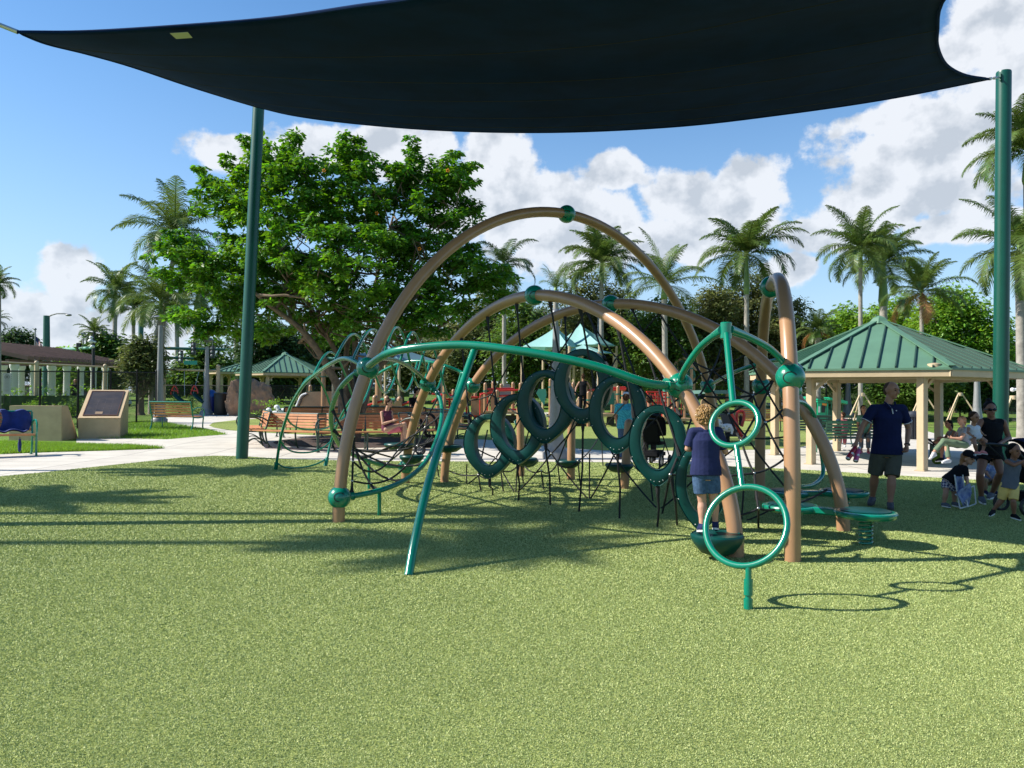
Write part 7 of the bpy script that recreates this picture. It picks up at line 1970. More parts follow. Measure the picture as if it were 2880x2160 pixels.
        if sleeve > 0:
            for s_ in 'LR':
                a, b = P['sh' + s_], P['el' + s_]; r0 = .052 * S * fat ** .5 + inf * .8
                K.tube([a, a.lerp(b, sleeve * .5), a.lerp(b, sleeve)], [r0, r0 * .98, r0 * .98], 14); K.ball(a, r0, 14, 8)
        remeshed(K, 'shirt', top, root, voxel, 2)
    if shoe:
        for s_ in 'LR':
            if 'to' + s_ not in P: continue
            a, t = P['an' + s_], P['to' + s_]; fd = (t - a); fd.z = 0; fd = fd.normalized() if fd.length > .01 else Vector((fwd.x, fwd.y, 0)).normalized(); sd = Vector((-fd.y, fd.x, 0))
            K = MB(); K.tube([a - fd * .035 * S + Vector((0, 0, -.04 * S)), a.lerp(t, .35) + Vector((0, 0, -.010 * S)), a.lerp(t, .75) + Vector((0, 0, .0)), t + fd * .008 * S], [.043 * S, .044 * S, .040 * S, .030 * S], 12); K.ball(t + fd * .008 * S, .031 * S, 12, 8); K.ball(a - fd * .035 * S + Vector((0, 0, -.04 * S)), .043 * S, 12, 8); K.tube([a + Vector((0, 0, -.05 * S)), a + Vector((0, 0, .010 * S))], .045 * S, 12)
            sh = remeshed(K, 'shoe', shoe, root, voxel * .8, 2)
            if sole:
                zb = min(a.z - .085 * S, t.z - .030 * S); q0 = a - fd * .07 * S; q1 = t + fd * .035 * S; K = MB(); pr = []
                tilt = Vector((0, 0, 0))
                for k in range(18):
                    u = 2 * math.pi * k / 18; c_ = (q0 + q1) / 2; pr.append(c_ + fd * (math.cos(u) * (q1 - q0).length / 2) + sd * (math.sin(u) * .042 * S))
                K.add([Vector((p.x, p.y, lerp(a.z - .085 * S, t.z - .030 * S, max(0, min(1, (p - q0).dot(fd) / max(.01, (q1 - q0).length))))) ) for p in pr] + [Vector((p.x, p.y, lerp(a.z - .085 * S, t.z - .030 * S, max(0, min(1, (p - q0).dot(fd) / max(.01, (q1 - q0).length)))) + .024 * S)) for p in pr],
                      [tuple(range(17, -1, -1)), tuple(range(18, 36))] + [(k, (k + 1) % 18, 18 + (k + 1) % 18, 18 + k) for k in range(18)])
                K.build('sole', sole, sh, world=True, smooth=False)
    # hair
    kind, hm = hair
    if hm:
        rng = random.Random(int(head.x * 1000)); K = MB()
        if kind in ('short', 'bun', 'long', 'pony', 'buzz'):
            t_ = .004 if kind == 'buzz' else .014
            K.ball(hp(0, -.028, .042 - (.006 if kind == 'buzz' else 0)), 1, 22, 16, sc=((.070 + t_) * Hs, (.078 + t_) * Hs, (.070 + t_) * Hs), M=HM)
            K.ball(hp(0, -.050, -.008), 1, 16, 12, sc=((.064 + t_) * Hs, (.050 + t_) * Hs, (.072 + t_ * .5) * Hs), M=HM)
            if kind == 'bun': K.ball(hp(0, -.065, .125), .042 * Hs, 14, 10); K.tube([hp(0, -.05, .09), hp(0, -.06, .12)], .03 * Hs, 10)
            if kind == 'long': K.tube([hp(0, -.06, .02), hp(.0, -.085, -.08), hp(.02, -.075, -.18), hp(.03, -.06, -.24)], [.07 * Hs, .06 * Hs, .045 * Hs, .02 * Hs], 12)
            if kind == 'pony': K.tube([hp(0, -.09, .06), hp(0, -.13, .02), hp(0, -.13, -.07), hp(0, -.11, -.14)], [.025 * Hs, .032 * Hs, .026 * Hs, .01 * Hs], 10)
            h_ = remeshed(K, 'hair', hm, root, voxel * .8, 1)
            st = MB()
            for k in range(70 if kind != 'buzz' else 0):
                th = rng.uniform(-3.1, 3.1); v = rng.uniform(.25 if abs(th) > 1.7 else -.6, 1.3); base = Vector((math.sin(th) * math.cos(v) * .082, -.034 - math.cos(th) * math.cos(v) * .088, .036 + math.sin(v) * .082))
                p = hp(*base); q = p + HM @ Vector((base.x * .15, base.y * .15, -.03)) * Hs * rng.uniform(.4, 1.6); st.tube([p, p.lerp(q, .5) + HM @ Vector((base.x, base.y, .2)) * .03 * Hs, q], [.006 * Hs, .005 * Hs, .002 * Hs], 5)
            if len(st.v): st.build('locks', hm, h_, world=True)
        elif kind == 'curly':
            K.ball(hp(0, -.012, .026), 1, 20, 14, sc=(.086 * Hs, .100 * Hs, .094 * Hs), M=HM); h_ = remeshed(K, 'hair', hm, root, voxel * .8, 1); st = MB()
            for k in range(420):
                th = rng.uniform(-math.pi, math.pi); v = rng.uniform(-1.05, 1.45)
                if abs(th) < .9 and v < .2: continue          # leave the face free (th = 0 is the face side)
                n_ = Vector((math.sin(th) * math.cos(v), math.cos(th) * math.cos(v), math.sin(v))); b0 = Vector((n_.x * .088, n_.y * .100 - .012, n_.z * .098 + .022)); pts = []; ph = rng.uniform(0, 6)
                dn_ = Vector((rng.uniform(-.3, .3), rng.uniform(-.3, .3), -.55 - .3 * rng.random())); L_ = rng.uniform(.035, .075)
                for i in range(7):
                    t = i / 6; q = b0 + dn_ * (L_ * t) + n_ * (.010 + .014 * math.sin(math.pi * t)) + Vector((math.cos(ph + 7 * t), math.sin(ph + 7 * t), 0)) * .007
                    pts.append(hp(*q))
                st.tube(pts, [r * Hs for r in (.0075, .0085, .008, .0075, .0065, .005, .0025)], 5)
            st.build('locks', hm, h_, world=True)
    root['_S'] = S; del root['_S']
    return root, P, hp, HM, body
WSOLE = mat('white_sole', (.7, .7, .68), .6)
# the blond boy on the foot bowl, seen from behind
bowl_z = W(2017, 1508, 7.62).z
r_, P_, hp_, HM_, bd_ = fig('small curly blond boy in navy shirt and denim shorts standing on the green foot bowl', 7.58, .765,
    dict(head=(1984, 1168), neck=(1984, 1203, .02), shL=(1949, 1216, .02), shR=(2020, 1214, .02), elL=(1934, 1262, .04), elR=(2040, 1270, .05), wrL=(1951, 1262, .20), wrR=(2030, 1246, .20),
         hiL=(1968, 1332), hiR=(2002, 1332), knL=(1975, 1412, .02), knR=(2008, 1410, .02), anL=(1974, 1474, -.02), anR=(2012, 1468, .04), toL=(1966, 1492, .08), toR=(2014, 1488, .14)),
    (.05, 1, -.12), SKIN_L, top=F_NAVY2, sleeve=.85, bottom=F_DENIM, blen=.68, shoe=F_NAVY2, sole=WSOLE, hair=('curly', HAIR_BL), hs=1.08, voxel=.006, hem=-.02, gz=bowl_z, features=False, tw=1.08)
# walking man in navy polo
r_, P_, hp_, HM_, bd_ = fig('man in navy polo shirt and grey shorts walking with two bottles in one hand', 11.3, 1.06,
    dict(head=(2508, 1098, -.03), neck=(2499, 1127), shL=(2456, 1151), shR=(2537, 1151), elL=(2424, 1203), elR=(2556, 1208, .05), wrL=(2409, 1243, -.08), wrR=(2550, 1255, -.08),
         hiL=(2474, 1268), hiR=(2514, 1268), knL=(2460, 1338, .10), knR=(2508, 1346, -.12), anL=(2454, 1398, .32), anR=(2504, 1414, -.12), toL=(2446, 1416, .10), toR=(2506, 1430, -.32)),
    (.38, -.88, -.28), SKIN_M, top=F_NAVY, sleeve=.62, bottom=F_OLIVE, blen=.92, shoe=mat('grey_sandal', (.06, .06, .07), .8), sole=mat('dark_sole', (.03, .03, .03), .8), hair=('buzz', mat('cropped_hair', (.085, .05, .035), .85, spec=.1)), hs=1.06, voxel=.008, fat=1.14, grip=.7, hem=.02)
MAN, MP = r_, P_
s = MB()
for a, b in (('shL', 'elL'), ('shR', 'elR')):
    p = MP[a].lerp(MP[b], .63); d = (MP[b] - MP[a]).normalized(); x = d.orthogonal().normalized(); y = d.cross(x)
    q = MB(); q.tube([p + (x * math.cos(t) + y * math.sin(t)) * .079 for t in [2 * math.pi * k / 20 for k in range(20)]], .006, 6, closed=True); q.build('sleeve_trim', F_WHITE, MAN, world=True)
nk = MP['neck']; sm_ = (MP['shL'] + MP['shR']) / 2
q = MB(); q.tube([nk + Vector((-.055, -.065, -.035)), nk + Vector((-.01, -.125, -.12)), nk + Vector((.0, -.135, -.19))], .008, 6); q.build('placket_trim', F_WHITE, MAN, world=True)
q = MB(); q.tube([nk + Vector((.075, -.03, -.02)), nk + Vector((.05, -.10, -.06)), nk + Vector((.0, -.125, -.12))], .014, 8); q.tube([nk + Vector((-.075, -.03, -.02)), nk + Vector((-.06, -.09, -.055)), nk + Vector((-.02, -.125, -.12))], .014, 8); q.build('collar', F_NAVY, MAN, world=True)
q = MB(); q.ball(W(2521, 1155, 11.14), .010, 8, 6); q.build('chest_mark', F_WHITE, MAN, world=True)
q = MB(); wr = MP['wrR'].lerp(MP['elR'], .10); d = (MP['wrR'] - MP['elR']).normalized(); x = d.orthogonal().normalized(); y = d.cross(x)
q.tube([wr + (x * math.cos(t) + y * math.sin(t)) * .031 for t in [2 * math.pi * k / 16 for k in range(16)]], .009, 6, closed=True); q.box(wr + Vector((.03, -.01, 0)), (.012, .03, .035)); q.build('wristwatch', M_BLACK, MAN, world=True)
def bottle(label, px, py, col, tx, ty):
    top = W(px, py, 11.18); low = W(tx, ty, 11.12); d = low - top; L_ = d.length; ax = -d.normalized(); root = thing('water_bottle', label, 'bottle', tuple(low), group='two metal bottles in the hand of the man')
    m = mat('bottle_' + label[:4], col, .35, .2, coat=.3)
    s = MB(); s.lathe([(.028, 0), (.037, .012), (.037, L_ * .70), (.030, L_ * .80), (.020, L_ * .86), (.020, L_ * .90)], (0, 0, 0), 18, axis=ax); s.build('bottle_body', m, root)
    s = MB(); s.lathe([(.024, L_ * .89), (.024, L_ * .98), (.016, L_)], (0, 0, 0), 14, axis=ax); s.tube([ax * (L_ * .97) + Vector((-.02, 0, 0)), ax * (L_ * 1.05), ax * (L_ * .97) + Vector((.02, 0, 0))], .006, 6); s.build('cap', M_WHITE if 'pink' in label else m, root)
    s = MB(); s.lathe([(.029, -.006), (.0375, .010), (.0375, .014)], (0, 0, 0), 18, axis=ax); s.build('base_ring', M_STEEL, root)
    if 'red' in label: s = MB(); s.ball(ax * (L_ * .45) + Vector((0, -.034, 0)), .022, 10, 8, sc=(1, .3, 1)); s.build('sticker', M_WHITE, root)
bottle('red metal water bottle hanging from the hand of the man', 2407, 1256, (.38, .012, .02), 2384, 1291)
bottle('pink metal water bottle hanging beside the red one', 2417, 1258, (.60, .10, .24), 2406, 1298)
# woman in black with sunglasses
r_, P_, hp_, HM_, bd_ = fig('woman in black sleeveless top, black shorts and sunglasses carrying a baby', 11.75, .97,
    dict(head=(2785, 1152, -.03), neck=(2787, 1174), shL=(2759, 1186), shR=(2822, 1188), elL=(2738, 1228, -.05), elR=(2838, 1232, 0), wrL=(2757, 1242, -.28), wrR=(2808, 1250, -.26),
         hiL=(2768, 1276), hiR=(2801, 1276), knL=(2756, 1334, -.12), knR=(2814, 1330, -.10), anL=(2760, 1397, .0), anR=(2790, 1386, .28), toL=(2768, 1413, -.15), toR=(2780, 1399, .12)),
    (-.25, -.95, -.15), SKIN_D, top=F_BLACK, sleeve=0, bottom=F_BLACK, blen=.35, shoe=F_GREY, sole=WSOLE, hair=('bun', HAIR_BK), hs=1.05, voxel=.008, fat=.95)
WOM, WP = r_, P_
s = MB(); s.tube([hp_(-.052, .092, .008), hp_(-.03, .10, .008), hp_(-.008, .104, .010)], [.012, .019, .015], 8); s.tube([hp_(.052, .092, .008), hp_(.03, .10, .008), hp_(.008, .104, .010)], [.012, .019, .015], 8); s.tube([hp_(-.08, .01, .01), hp_(-.06, .088, .012), hp_(0, .106, .014), hp_(.06, .088, .012), hp_(.08, .01, .01)], .006, 6)
s.build('sunglasses', mat('sunglass_black', (.005, .005, .006), .12), WOM, world=True)
# baby on her arm
fig('baby in white ruffled dress and pink shoes held by the woman in black', 11.45, .50,
    dict(head=(2741, 1174, -.05), neck=(2738, 1193), shL=(2725, 1200), shR=(2750, 1202), elL=(2722, 1216, -.08), elR=(2758, 1216, .02), wrL=(2732, 1224, -.13), wrR=(2766, 1222, .08),
         hiL=(2735, 1228), hiR=(2751, 1228), knL=(2742, 1250, -.1), knR=(2772, 1240, -.05), anL=(2746, 1270, -.06), anR=(2764, 1268, -.06), toL=(2756, 1276, -.10), toR=(2774, 1276, -.10)),
    (.25, -.9, -.35), SKIN_M, top=F_WHITE, sleeve=.3, bottom=F_WHITE, blen=.35, shoe=mat('pink_shoe', (.75, .25, .24), .7), sole=WSOLE, hair=('short', HAIR_BR), hs=1.45, voxel=.006, gz=W(2743, 1232, 11.45).z, hem=.15)
# girl in a black cap bending over a folding chair
r_, P_, hp_, HM_, bd_ = fig('child in black cap and checked shorts bending over a folding chair', 11.25, .66,
    dict(head=(2724, 1289, -.10), neck=(2715, 1304, -.03), shL=(2702, 1312, .05), shR=(2714, 1318, -.12), elL=(2711, 1338, .10), elR=(2719, 1345, -.15), wrL=(2722, 1358, .02), wrR=(2722, 1366, -.2),
         hiL=(2663, 1350, .05), hiR=(2676, 1352, -.06), knL=(2660, 1388, .0), knR=(2685, 1388, .05), anL=(2655, 1414, .05), anR=(2684, 1412, .10), toL=(2670, 1424, -.06), toR=(2700, 1424, -.02)),
    (.45, -.88, -.05), SKIN_L, top=F_BLACK, sleeve=.8, bottom=F_CHECK, blen=.62, shoe=F_GREY, sole=WSOLE, hair=('long', HAIR_RB), hs=1.25, voxel=.006, hem=.05)
def cap(root, hp, HM, m, S, mark=None):
    s = MB(); s.lathe([(.088 * S, 0), (.092 * S, .02 * S), (.085 * S, .06 * S), (.055 * S, .092 * S), (.008 * S, .10 * S)], hp(0, -.01, .045), 20, axis=HM @ Vector((0, 0, 1))); c = s.build('cap', m, root, world=True)
    b = MB(); vs = []
    for k in range(9):
        a = math.pi * k / 8; vs += [hp(-.072 * math.cos(a), .070 + .0 * math.sin(a), .048), hp(-.078 * math.cos(a), .080 + .085 * math.sin(a), .038)]
    n = 9; up_ = HM @ Vector((0, 0, .006 * S)); vs2 = [v + up_ for v in vs]; b.add(vs + vs2, [(2 * k, 2 * k + 1, 2 * k + 3, 2 * k + 2) for k in range(n - 1)] + [(18 + 2 * k, 18 + 2 * k + 2, 18 + 2 * k + 3, 18 + 2 * k + 1) for k in range(n - 1)] + [(2 * k + 1, 19 + 2 * k, 21 + 2 * k, 2 * k + 3) for k in range(n - 1)])
    b.build('visor', m, c, world=True, fix=False)
    if mark: s = MB(); s.ball(hp(0, .080, .085), .016 * S, 10, 6); s.build('cap_mark', mark, c, world=True)
cap(r_, hp_, HM_, F_BLACK, .66 * 1.30, F_LGREY)
def folding_chair():
    Y = 11.05; g_ = G(2712, 1428); root = thing('folding_chair', 'white framed folding chair with blue patterned cloth in front of the bending child', 'folding chair', (g_.x, Y, 0)); M_WF = mat('white_tube', (.72, .72, .72), .4)
    for pts in ([(2685, 1336), (2690, 1372), (2700, 1430)], [(2708, 1336), (2712, 1372), (2722, 1424)], [(2687, 1390), (2725, 1424), (2744, 1417)], [(2688, 1391), (2703, 1384), (2740, 1366)], [(2740, 1366), (2745, 1416)], [(2700, 1430), (2722, 1424)], [(2712, 1385), (2722, 1426)]):
        s = MB(); s.tube([W(x, y, Y + (.0 if i % 2 == 0 else .04)) for i, (x, y) in enumerate(pts)], .0095, 8); s.build('frame_tube', M_WF, root, world=True)
    for (a, b, c, d, dy) in (((2689, 1340), (2706, 1340), (2710, 1384), (2693, 1386), .02), ((2690, 1384), (2728, 1358), (2734, 1388), (2706, 1420), -.06), ((2700, 1386), (2732, 1380), (2726, 1422), (2706, 1424), .05)):
        s = MB(); q = [W(*a, Y + dy), W(*b, Y + dy), W(*c, Y + dy), W(*d, Y + dy)]; n = 6; vs = []
        for i in range(n + 1):
            for j in range(n + 1):
                u, v = i / n, j / n; p = q[0] * (1 - u) * (1 - v) + q[1] * u * (1 - v) + q[2] * u * v + q[3] * (1 - u) * v; p.y += .05 * math.sin(math.pi * u) * math.sin(math.pi * v) + .012 * math.sin(9 * u + 5 * v); vs.append(p)
        s.add(vs, [(i * (n + 1) + j, i * (n + 1) + j + 1, (i + 1) * (n + 1) + j + 1, (i + 1) * (n + 1) + j) for i in range(n) for j in range(n)])
        o = s.build('seat_cloth', F_FLORAL, root, world=True); md = o.modifiers.new('t', 'SOLIDIFY'); md.thickness = .006
folding_chair()
# boy in yellow shorts pushing the stroller
fig('small boy in grey sleeveless shirt and yellow shorts pushing the stroller', 9.95, .60,
    dict(head=(2854, 1268, -.03), neck=(2851, 1289), shL=(2832, 1298, -.03), shR=(2868, 1300, .05), elL=(2852, 1308, -.12), elR=(2884, 1310, -.02), wrL=(2880, 1296, -.15), wrR=(2898, 1296, -.05),
         hiL=(2828, 1362), hiR=(2852, 1364), knL=(2817, 1406, .05), knR=(2850, 1410, -.08), anL=(2794, 1434, .12), anR=(2852, 1446, -.02), toL=(2784, 1448, -.02), toR=(2866, 1460, -.08)),
    (.15, -.95, -.18), SKIN_D, top=F_GREY, sleeve=.0, bottom=F_YEL, blen=.92, shoe=F_BLACK, sole=WSOLE, hair=('short', HAIR_BK), hs=1.35, voxel=.006, hem=.12)
def stroller(label, cpx, Y, S, rz, canopy_m, group=None):
    g_ = Vector((W(cpx, 1200, Y).x, Y, T(0, Y))); root = thing('stroller', label, 'stroller', tuple(g_), rz, scale=S)
    for (x, y, r) in ((-.32, -.26, .14), (-.32, .26, .14), (.38, -.22, .11), (.38, .22, .11)):
        s = MB(); s.tube([(x + r * .85 * math.cos(a), y, r + r * .85 * math.sin(a)) for a in [2 * math.pi * k / 24 for k in range(24)]], .024, 8, closed=True); w_ = s.build('wheel', M_BLACK, root)
        s = MB()
        for k in range(5): a = math.pi * k / 5; s.tube([(x - r * .8 * math.cos(a), y, r - r * .8 * math.sin(a)), (x + r * .8 * math.cos(a), y, r + r * .8 * math.sin(a))], .006, 5)
        s.build('spokes', M_GREY, w_)
    for y in (-.24, .24):
        s = MB(); s.tube(spline([(.38, y, .11), (.05, y, .45), (-.35, y, .85), (-.55, y, 1.02)], 5), .014, 8); s.tube([(-.32, y, .14), (0, y, .5)], .014, 8); s.build('frame', M_BLACK, root)
    s = MB(); s.tube(spline([(-.55, -.24, 1.02), (-.62, -.2, 1.05), (-.64, 0, 1.06), (-.62, .2, 1.05), (-.55, .24, 1.02)], 5), .02, 8); s.build('handle', M_BLACK, root)
    s = MB(); s.box((.02, 0, .5), (.42, .38, .07)); s.box((-.24, 0, .74), (.07, .38, .5), M=Matrix.Rotation(-.35, 3, 'Y')); s.build('seat', F_BLACK, root, bevel=.03)
    s = MB(); s.box((0, 0, .26), (.5, .36, .16)); s.build('basket', F_BLACK, root, bevel=.04)
    s = MB(); vs = []; n = 12; m_ = 6
    for i in range(n + 1):
        a = R(-20 + 130 * i / n)
        for j in range(m_ + 1):
            y = -.23 + .46 * j / m_; rr = .38 - .06 * abs(2 * j / m_ - 1) ** 2; vs.append((-.18 + rr * math.sin(a) * .9, y, .78 + rr * math.cos(a)))
    s.add(vs, [(i * (m_ + 1) + j, i * (m_ + 1) + j + 1, (i + 1) * (m_ + 1) + j + 1, (i + 1) * (m_ + 1) + j) for i in range(n) for j in range(m_)]); o = s.build('canopy', canopy_m, root); md = o.modifiers.new('t', 'SOLIDIFY'); md.thickness = .012
    return root
stroller('dark stroller with navy canopy at the right edge between the woman and the boy', 2905, 10.9, .92, R(8), F_NAVY)
fig('child in pale floral shirt and tan trousers crouching behind the woman in black', 12.6, .62,
    dict(head=(2792, 1290, .0), neck=(2790, 1306), shL=(2776, 1313), shR=(2802, 1314), elL=(2774, 1330, -.1), elR=(2810, 1336, -.05), wrL=(2784, 1342, -.15), wrR=(2800, 1350, -.15),
         hiL=(2778, 1356, .05), hiR=(2796, 1356, .05), knL=(2768, 1350, -.22), knR=(2800, 1352, -.2), anL=(2772, 1380, -.16), anR=(2800, 1382, -.12), toL=(2778, 1390, -.28), toR=(2806, 1390, -.26)),
    (-.2, -.95, -.3), SKIN_M, top=F_FLORAL, sleeve=.8, bottom=F_TAN, blen=1.8, shoe=F_NAVY, sole=WSOLE, hair=('short', HAIR_BK), hs=1.3, voxel=.007)
# two women on the pavilion bench
BY = 17.6
fig('dark haired woman in grey tank top sitting behind the blonde woman', BY + .55, .84,
    dict(head=(2667, 1193), neck=(2674, 1207), shL=(2668, 1217, .14), shR=(2684, 1216, -.12), elL=(2658, 1232, .12), elR=(2674, 1235, -.2), wrL=(2642, 1232, .0), wrR=(2652, 1232, -.2),
         hiL=(2696, 1250, .10), hiR=(2698, 1251, -.10), knL=(2652, 1243, .10), knR=(2640, 1240, -.06), anL=(2648, 1288, .1), anR=(2622, 1246, -.1), toL=(2634, 1296, .1), toR=(2612, 1236, -.1)),
    (-1, -.25, -.35), SKIN_D, top=F_GREY, sleeve=0, bottom=F_BLACK, blen=.6, shoe=F_BLACK, sole=WSOLE, hair=('long', HAIR_BK), voxel=.008)
fig('blonde woman in grey shirt and sage trousers sitting on the pavilion bench', BY, .90,
    dict(head=(2703, 1183), neck=(2708, 1198), shL=(2702, 1208, .14), shR=(2718, 1208, -.14), elL=(2692, 1228, .12), elR=(2702, 1234, -.22), wrL=(2678, 1232, .0), wrR=(2682, 1232, -.2),
         hiL=(2712, 1250, .10), hiR=(2714, 1251, -.10), knL=(2662, 1250, .10), knR=(2654, 1240, -.08), anL=(2668, 1292, .06), anR=(2626, 1272, -.12), toL=(2652, 1300, .02), toR=(2618, 1290, -.14)),
    (-1, -.3, -.2), SKIN_L, top=F_LGREY, sleeve=.5, bottom=F_GREEN, blen=1.85, shoe=F_WHITE, sole=WSOLE, hair=('pony', HAIR_RB), voxel=.008)
bt = thing('water_bottle', 'blue bottle standing on the pavilion floor by the white shoes', 'bottle', tuple(G(2650, 1305)))
s = MB(); s.lathe([(.05, 0), (.055, .02), (.055, .21), (.03, .25), (.03, .29)], (0, 0, 0), 16); s.build('bottle_body', M_BLUE, bt); s = MB(); s.lathe([(.034, .29), (.034, .33)], (0, 0, 0), 12); s.build('cap', M_BLACK, bt)
bg = thing('bag', 'olive green bag on the pavilion floor between the feet', 'bag', tuple(G(2636, 1306)))
s = MB(); s.ball((0, 0, .14), .15, 14, 10, sc=(.9, .7, 1)); s.build('bag_body', fabric('olive_bag', (.10, .16, .02)), bg); s = MB(); s.tube(spline([(-.08, 0, .24), (0, 0, .36), (.08, 0, .24)], 5), .012, 6); s.build('strap', F_TAN, bg)
# woman on the ring of benches
PY = 20.3
fig('woman in plum top and pink skirt with sunglasses sitting on the slatted bench ring', PY, .95,
    dict(head=(1095, 1134), neck=(1088, 1151), shL=(1074, 1161, -.08), shR=(1100, 1160, .12), elL=(1077, 1192, -.16), elR=(1104, 1188, .05), wrL=(1103, 1184, -.18), wrR=(1120, 1182, .0),
         hiL=(1086, 1208, -.1), hiR=(1092, 1208, .12), knL=(1138, 1192, -.12), knR=(1134, 1206, .12), anL=(1140, 1236, -.12), anR=(1130, 1246, .1), toL=(1146, 1246, -.16), toR=(1142, 1252, .06)),
    (1, -.25, -.1), SKIN_L, top=F_PURP, sleeve=0, bottom=F_PINK, blen=.82, bkind='skirt', shoe=F_TAN, sole=None, hair=('bun', HAIR_BR), voxel=.008)
stroller('black stroller beside the seated woman in plum, behind the hammock net', 1215, 20.8, 1.0, R(10), F_BLACK)
fig('person in black cap and black shirt standing beyond the bench ring, looking right', 27.5, 1.0,
    dict(head=(1172, 1101), neck=(1165, 1115), shL=(1154, 1123, -.1), shR=(1172, 1122, .12), elL=(1157, 1146, -.1), elR=(1178, 1144, .1), wrL=(1168, 1164, -.1), wrR=(1190, 1160, .1),
         hiL=(1158, 1166), hiR=(1170, 1166), knL=(1160, 1196), knR=(1172, 1196), anL=(1158, 1222), anR=(1172, 1223), toL=(1166, 1228), toR=(1182, 1229)),
    (1, .2, -.2), SKIN_L, top=F_BLACK, sleeve=.6, bottom=F_BLACK, blen=1.9, shoe=F_BLACK, sole=None, hair=('short', HAIR_BK), voxel=.010)
r_, P_, hp_, HM_, bd_ = fig('man in teal checked shirt and pale cap seen from behind through the right pods', 20.0, 1.02,
    dict(head=(1761, 1118), neck=(1758, 1134), shL=(1738, 1142), shR=(1776, 1142), elL=(1732, 1172), elR=(1782, 1172), wrL=(1736, 1196, .1), wrR=(1778, 1196, .1),
         hiL=(1748, 1196), hiR=(1768, 1196), knL=(1747, 1244), knR=(1769, 1244), anL=(1746, 1290), anR=(1770, 1290), toL=(1744, 1294, .2), toR=(1772, 1294, .2)),
    (.2, 1, 0), SKIN_M, top=F_PLAID, sleeve=.75, bottom=F_DENIM, blen=1.9, shoe=F_BLACK, sole=None, hair=('short', HAIR_BR), voxel=.009, hem=.1, fat=1.15, features=False)
cap(r_, hp_, HM_, F_WHITE, 1.02)
fig('dark haired person with a black top standing behind the right oval pods', 19.2, .98,
    dict(head=(1826, 1124), neck=(1826, 1142), shL=(1808, 1150), shR=(1846, 1150), elL=(1802, 1178), elR=(1852, 1178), wrL=(1812, 1198, -.2), wrR=(1846, 1198, -.2),
         hiL=(1817, 1204), hiR=(1836, 1204), knL=(1816, 1254), knR=(1838, 1254), anL=(1815, 1300), anR=(1838, 1300), toL=(1812, 1306, -.2), toR=(1842, 1306, -.2)),
    (.1, 1, 0), SKIN_M, top=F_BLACK, sleeve=.6, bottom=F_BLACK, blen=1.9, shoe=F_BLACK, sole=None, hair=('short', HAIR_BR), voxel=.010, features=False)
stroller('black stroller seen through the lower right pods', 1842, 18.2, 1.05, R(60), F_BLACK)
fig('woman with a bun and black top on the play tower, seen through the highest pod', 34, 1.0,
    dict(head=(1640, 1060), neck=(1640, 1070), shL=(1629, 1076), shR=(1651, 1076), elL=(1621, 1090), elR=(1659, 1090), wrL=(1618, 1104, -.1), wrR=(1664, 1104, -.1),
         hiL=(1634, 1110), hiR=(1646, 1110), knL=(1633, 1138), knR=(1647, 1138), anL=(1632, 1164), anR=(1648, 1164), toL=(1631, 1168, -.2), toR=(1649, 1168, -.2)),
    (0, 1, 0), SKIN_M, top=F_BLACK, sleeve=0, bottom=F_BLACK, blen=1.9, shoe=F_BLACK, sole=None, hair=('bun', HAIR_BR), voxel=.011, features=False)
fig('small child in red shirt sitting on the sea green bench left of the pavilion post', 22.0, .52,
    dict(head=(2356, 1186), neck=(2357, 1195), shL=(2350, 1199), shR=(2364, 1199), elL=(2347, 1208), elR=(2366, 1208), wrL=(2344, 1212, -.1), wrR=(2360, 1216, -.1),
         hiL=(2353, 1218), hiR=(2362, 1218), knL=(2350, 1220, -.2), knR=(2360, 1221, -.2), anL=(2350, 1236, -.2), anR=(2361, 1237, -.2), toL=(2349, 1240, -.25), toR=(2361, 1241, -.25)),
    (-.3, 1, 0), SKIN_L, top=F_RED, sleeve=.6, bottom=F_PINK, blen=.6, shoe=F_WHITE, sole=None, hair=('short', fabric('pale_blue_hat', (.25, .38, .6))), hs=1.35, voxel=.008, features=False)
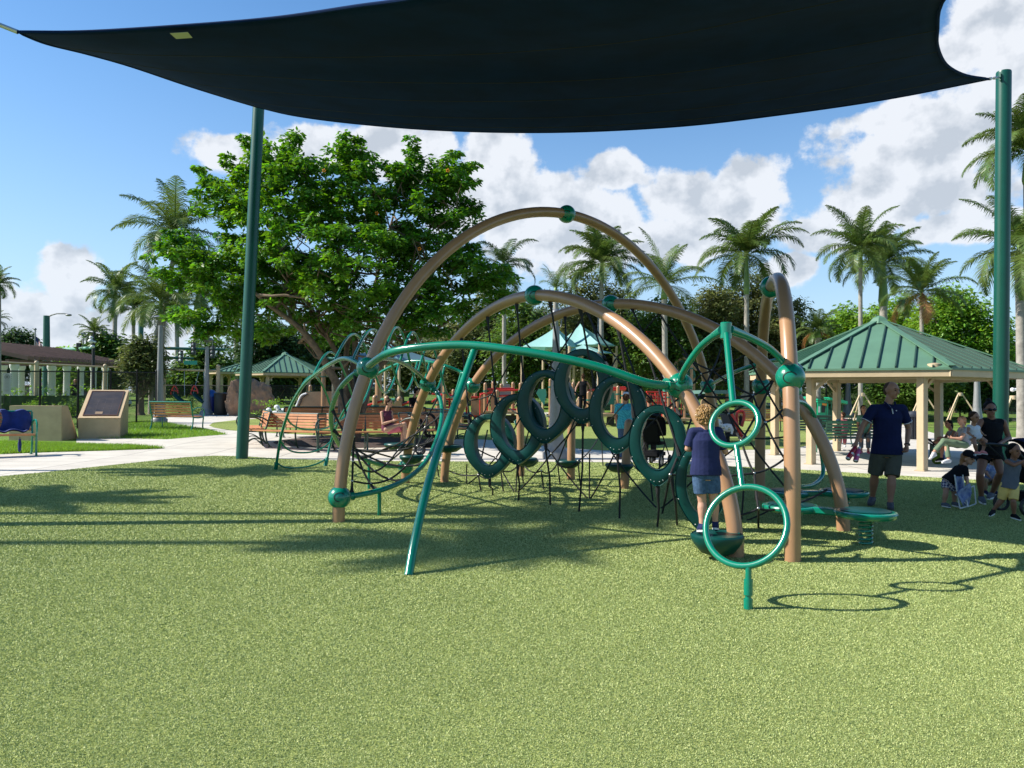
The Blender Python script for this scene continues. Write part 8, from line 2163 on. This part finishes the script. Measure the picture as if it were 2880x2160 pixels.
fig('woman in pink shirt standing beside the pavilion post near the toy truck', 23.0, .80,
    dict(head=(2368, 1168), neck=(2369, 1179), shL=(2361, 1184), shR=(2379, 1184), elL=(2358, 1200), elR=(2382, 1200), wrL=(2352, 1212, -.1), wrR=(2380, 1214),
         hiL=(2364, 1216), hiR=(2375, 1216), knL=(2363, 1236), knR=(2376, 1236), anL=(2363, 1252), anR=(2376, 1252), toL=(2361, 1256, -.2), toR=(2377, 1256, -.2)),
    (-1, .2, -.2), SKIN_L, top=F_PINK, sleeve=.6, bottom=F_PINK, blen=1.6, shoe=F_WHITE, sole=None, hair=('short', HAIR_BR), voxel=.010, features=False)
fig('brown haired person in green shirt half hidden behind the man in navy', 21.5, .9,
    dict(head=(2429, 1150), neck=(2430, 1165), shL=(2416, 1173), shR=(2446, 1173), elL=(2412, 1196), elR=(2450, 1196), wrL=(2420, 1212, -.15), wrR=(2444, 1212, -.15),
         hiL=(2424, 1222), hiR=(2440, 1222), knL=(2422, 1228, -.4), knR=(2442, 1228, -.4), anL=(2422, 1268, -.4), anR=(2442, 1268, -.4), toL=(2420, 1274, -.5), toR=(2444, 1274, -.5)),
    (-.2, -1, -.1), SKIN_M, top=M_MBENCH, sleeve=.6, bottom=F_GREY, blen=1.8, shoe=F_PINK, sole=None, hair=('long', HAIR_BR), voxel=.010)
fig('small child in dark blue with a yellow vest standing by the boulder', 44, .75,
    dict(head=(714, 1126), neck=(714, 1132), shL=(709, 1135), shR=(719, 1135), elL=(708, 1141), elR=(720, 1141), wrL=(710, 1146), wrR=(719, 1146), hiL=(711, 1147), hiR=(717, 1147), knL=(711, 1154), knR=(717, 1154), anL=(711, 1161), anR=(717, 1161), toL=(711, 1163, -.1), toR=(717, 1163, -.1)),
    (.2, -1, 0), SKIN_M, top=F_YEL, sleeve=.5, bottom=F_NAVY, blen=1.8, shoe=F_BLACK, sole=None, hair=('short', HAIR_BK), hs=1.3, voxel=.014, features=False)
fig('person in dark clothes holding out one arm beyond the black fence at the left', 44, 1.0,
    dict(head=(211, 1072), neck=(210, 1081), shL=(204, 1085), shR=(216, 1085), elL=(198, 1084, -.2), elR=(218, 1098), wrL=(196, 1083, -.45), wrR=(216, 1108), hiL=(207, 1108), hiR=(214, 1108), knL=(205, 1124), knR=(214, 1124), anL=(204, 1142), anR=(214, 1142), toL=(202, 1145, -.2), toR=(215, 1145, -.2)),
    (-1, -.2, 0), SKIN_L, top=F_BLACK, sleeve=.4, bottom=F_BLACK, blen=1.7, shoe=F_WHITE, sole=None, hair=('pony', HAIR_RB), voxel=.013, features=False)
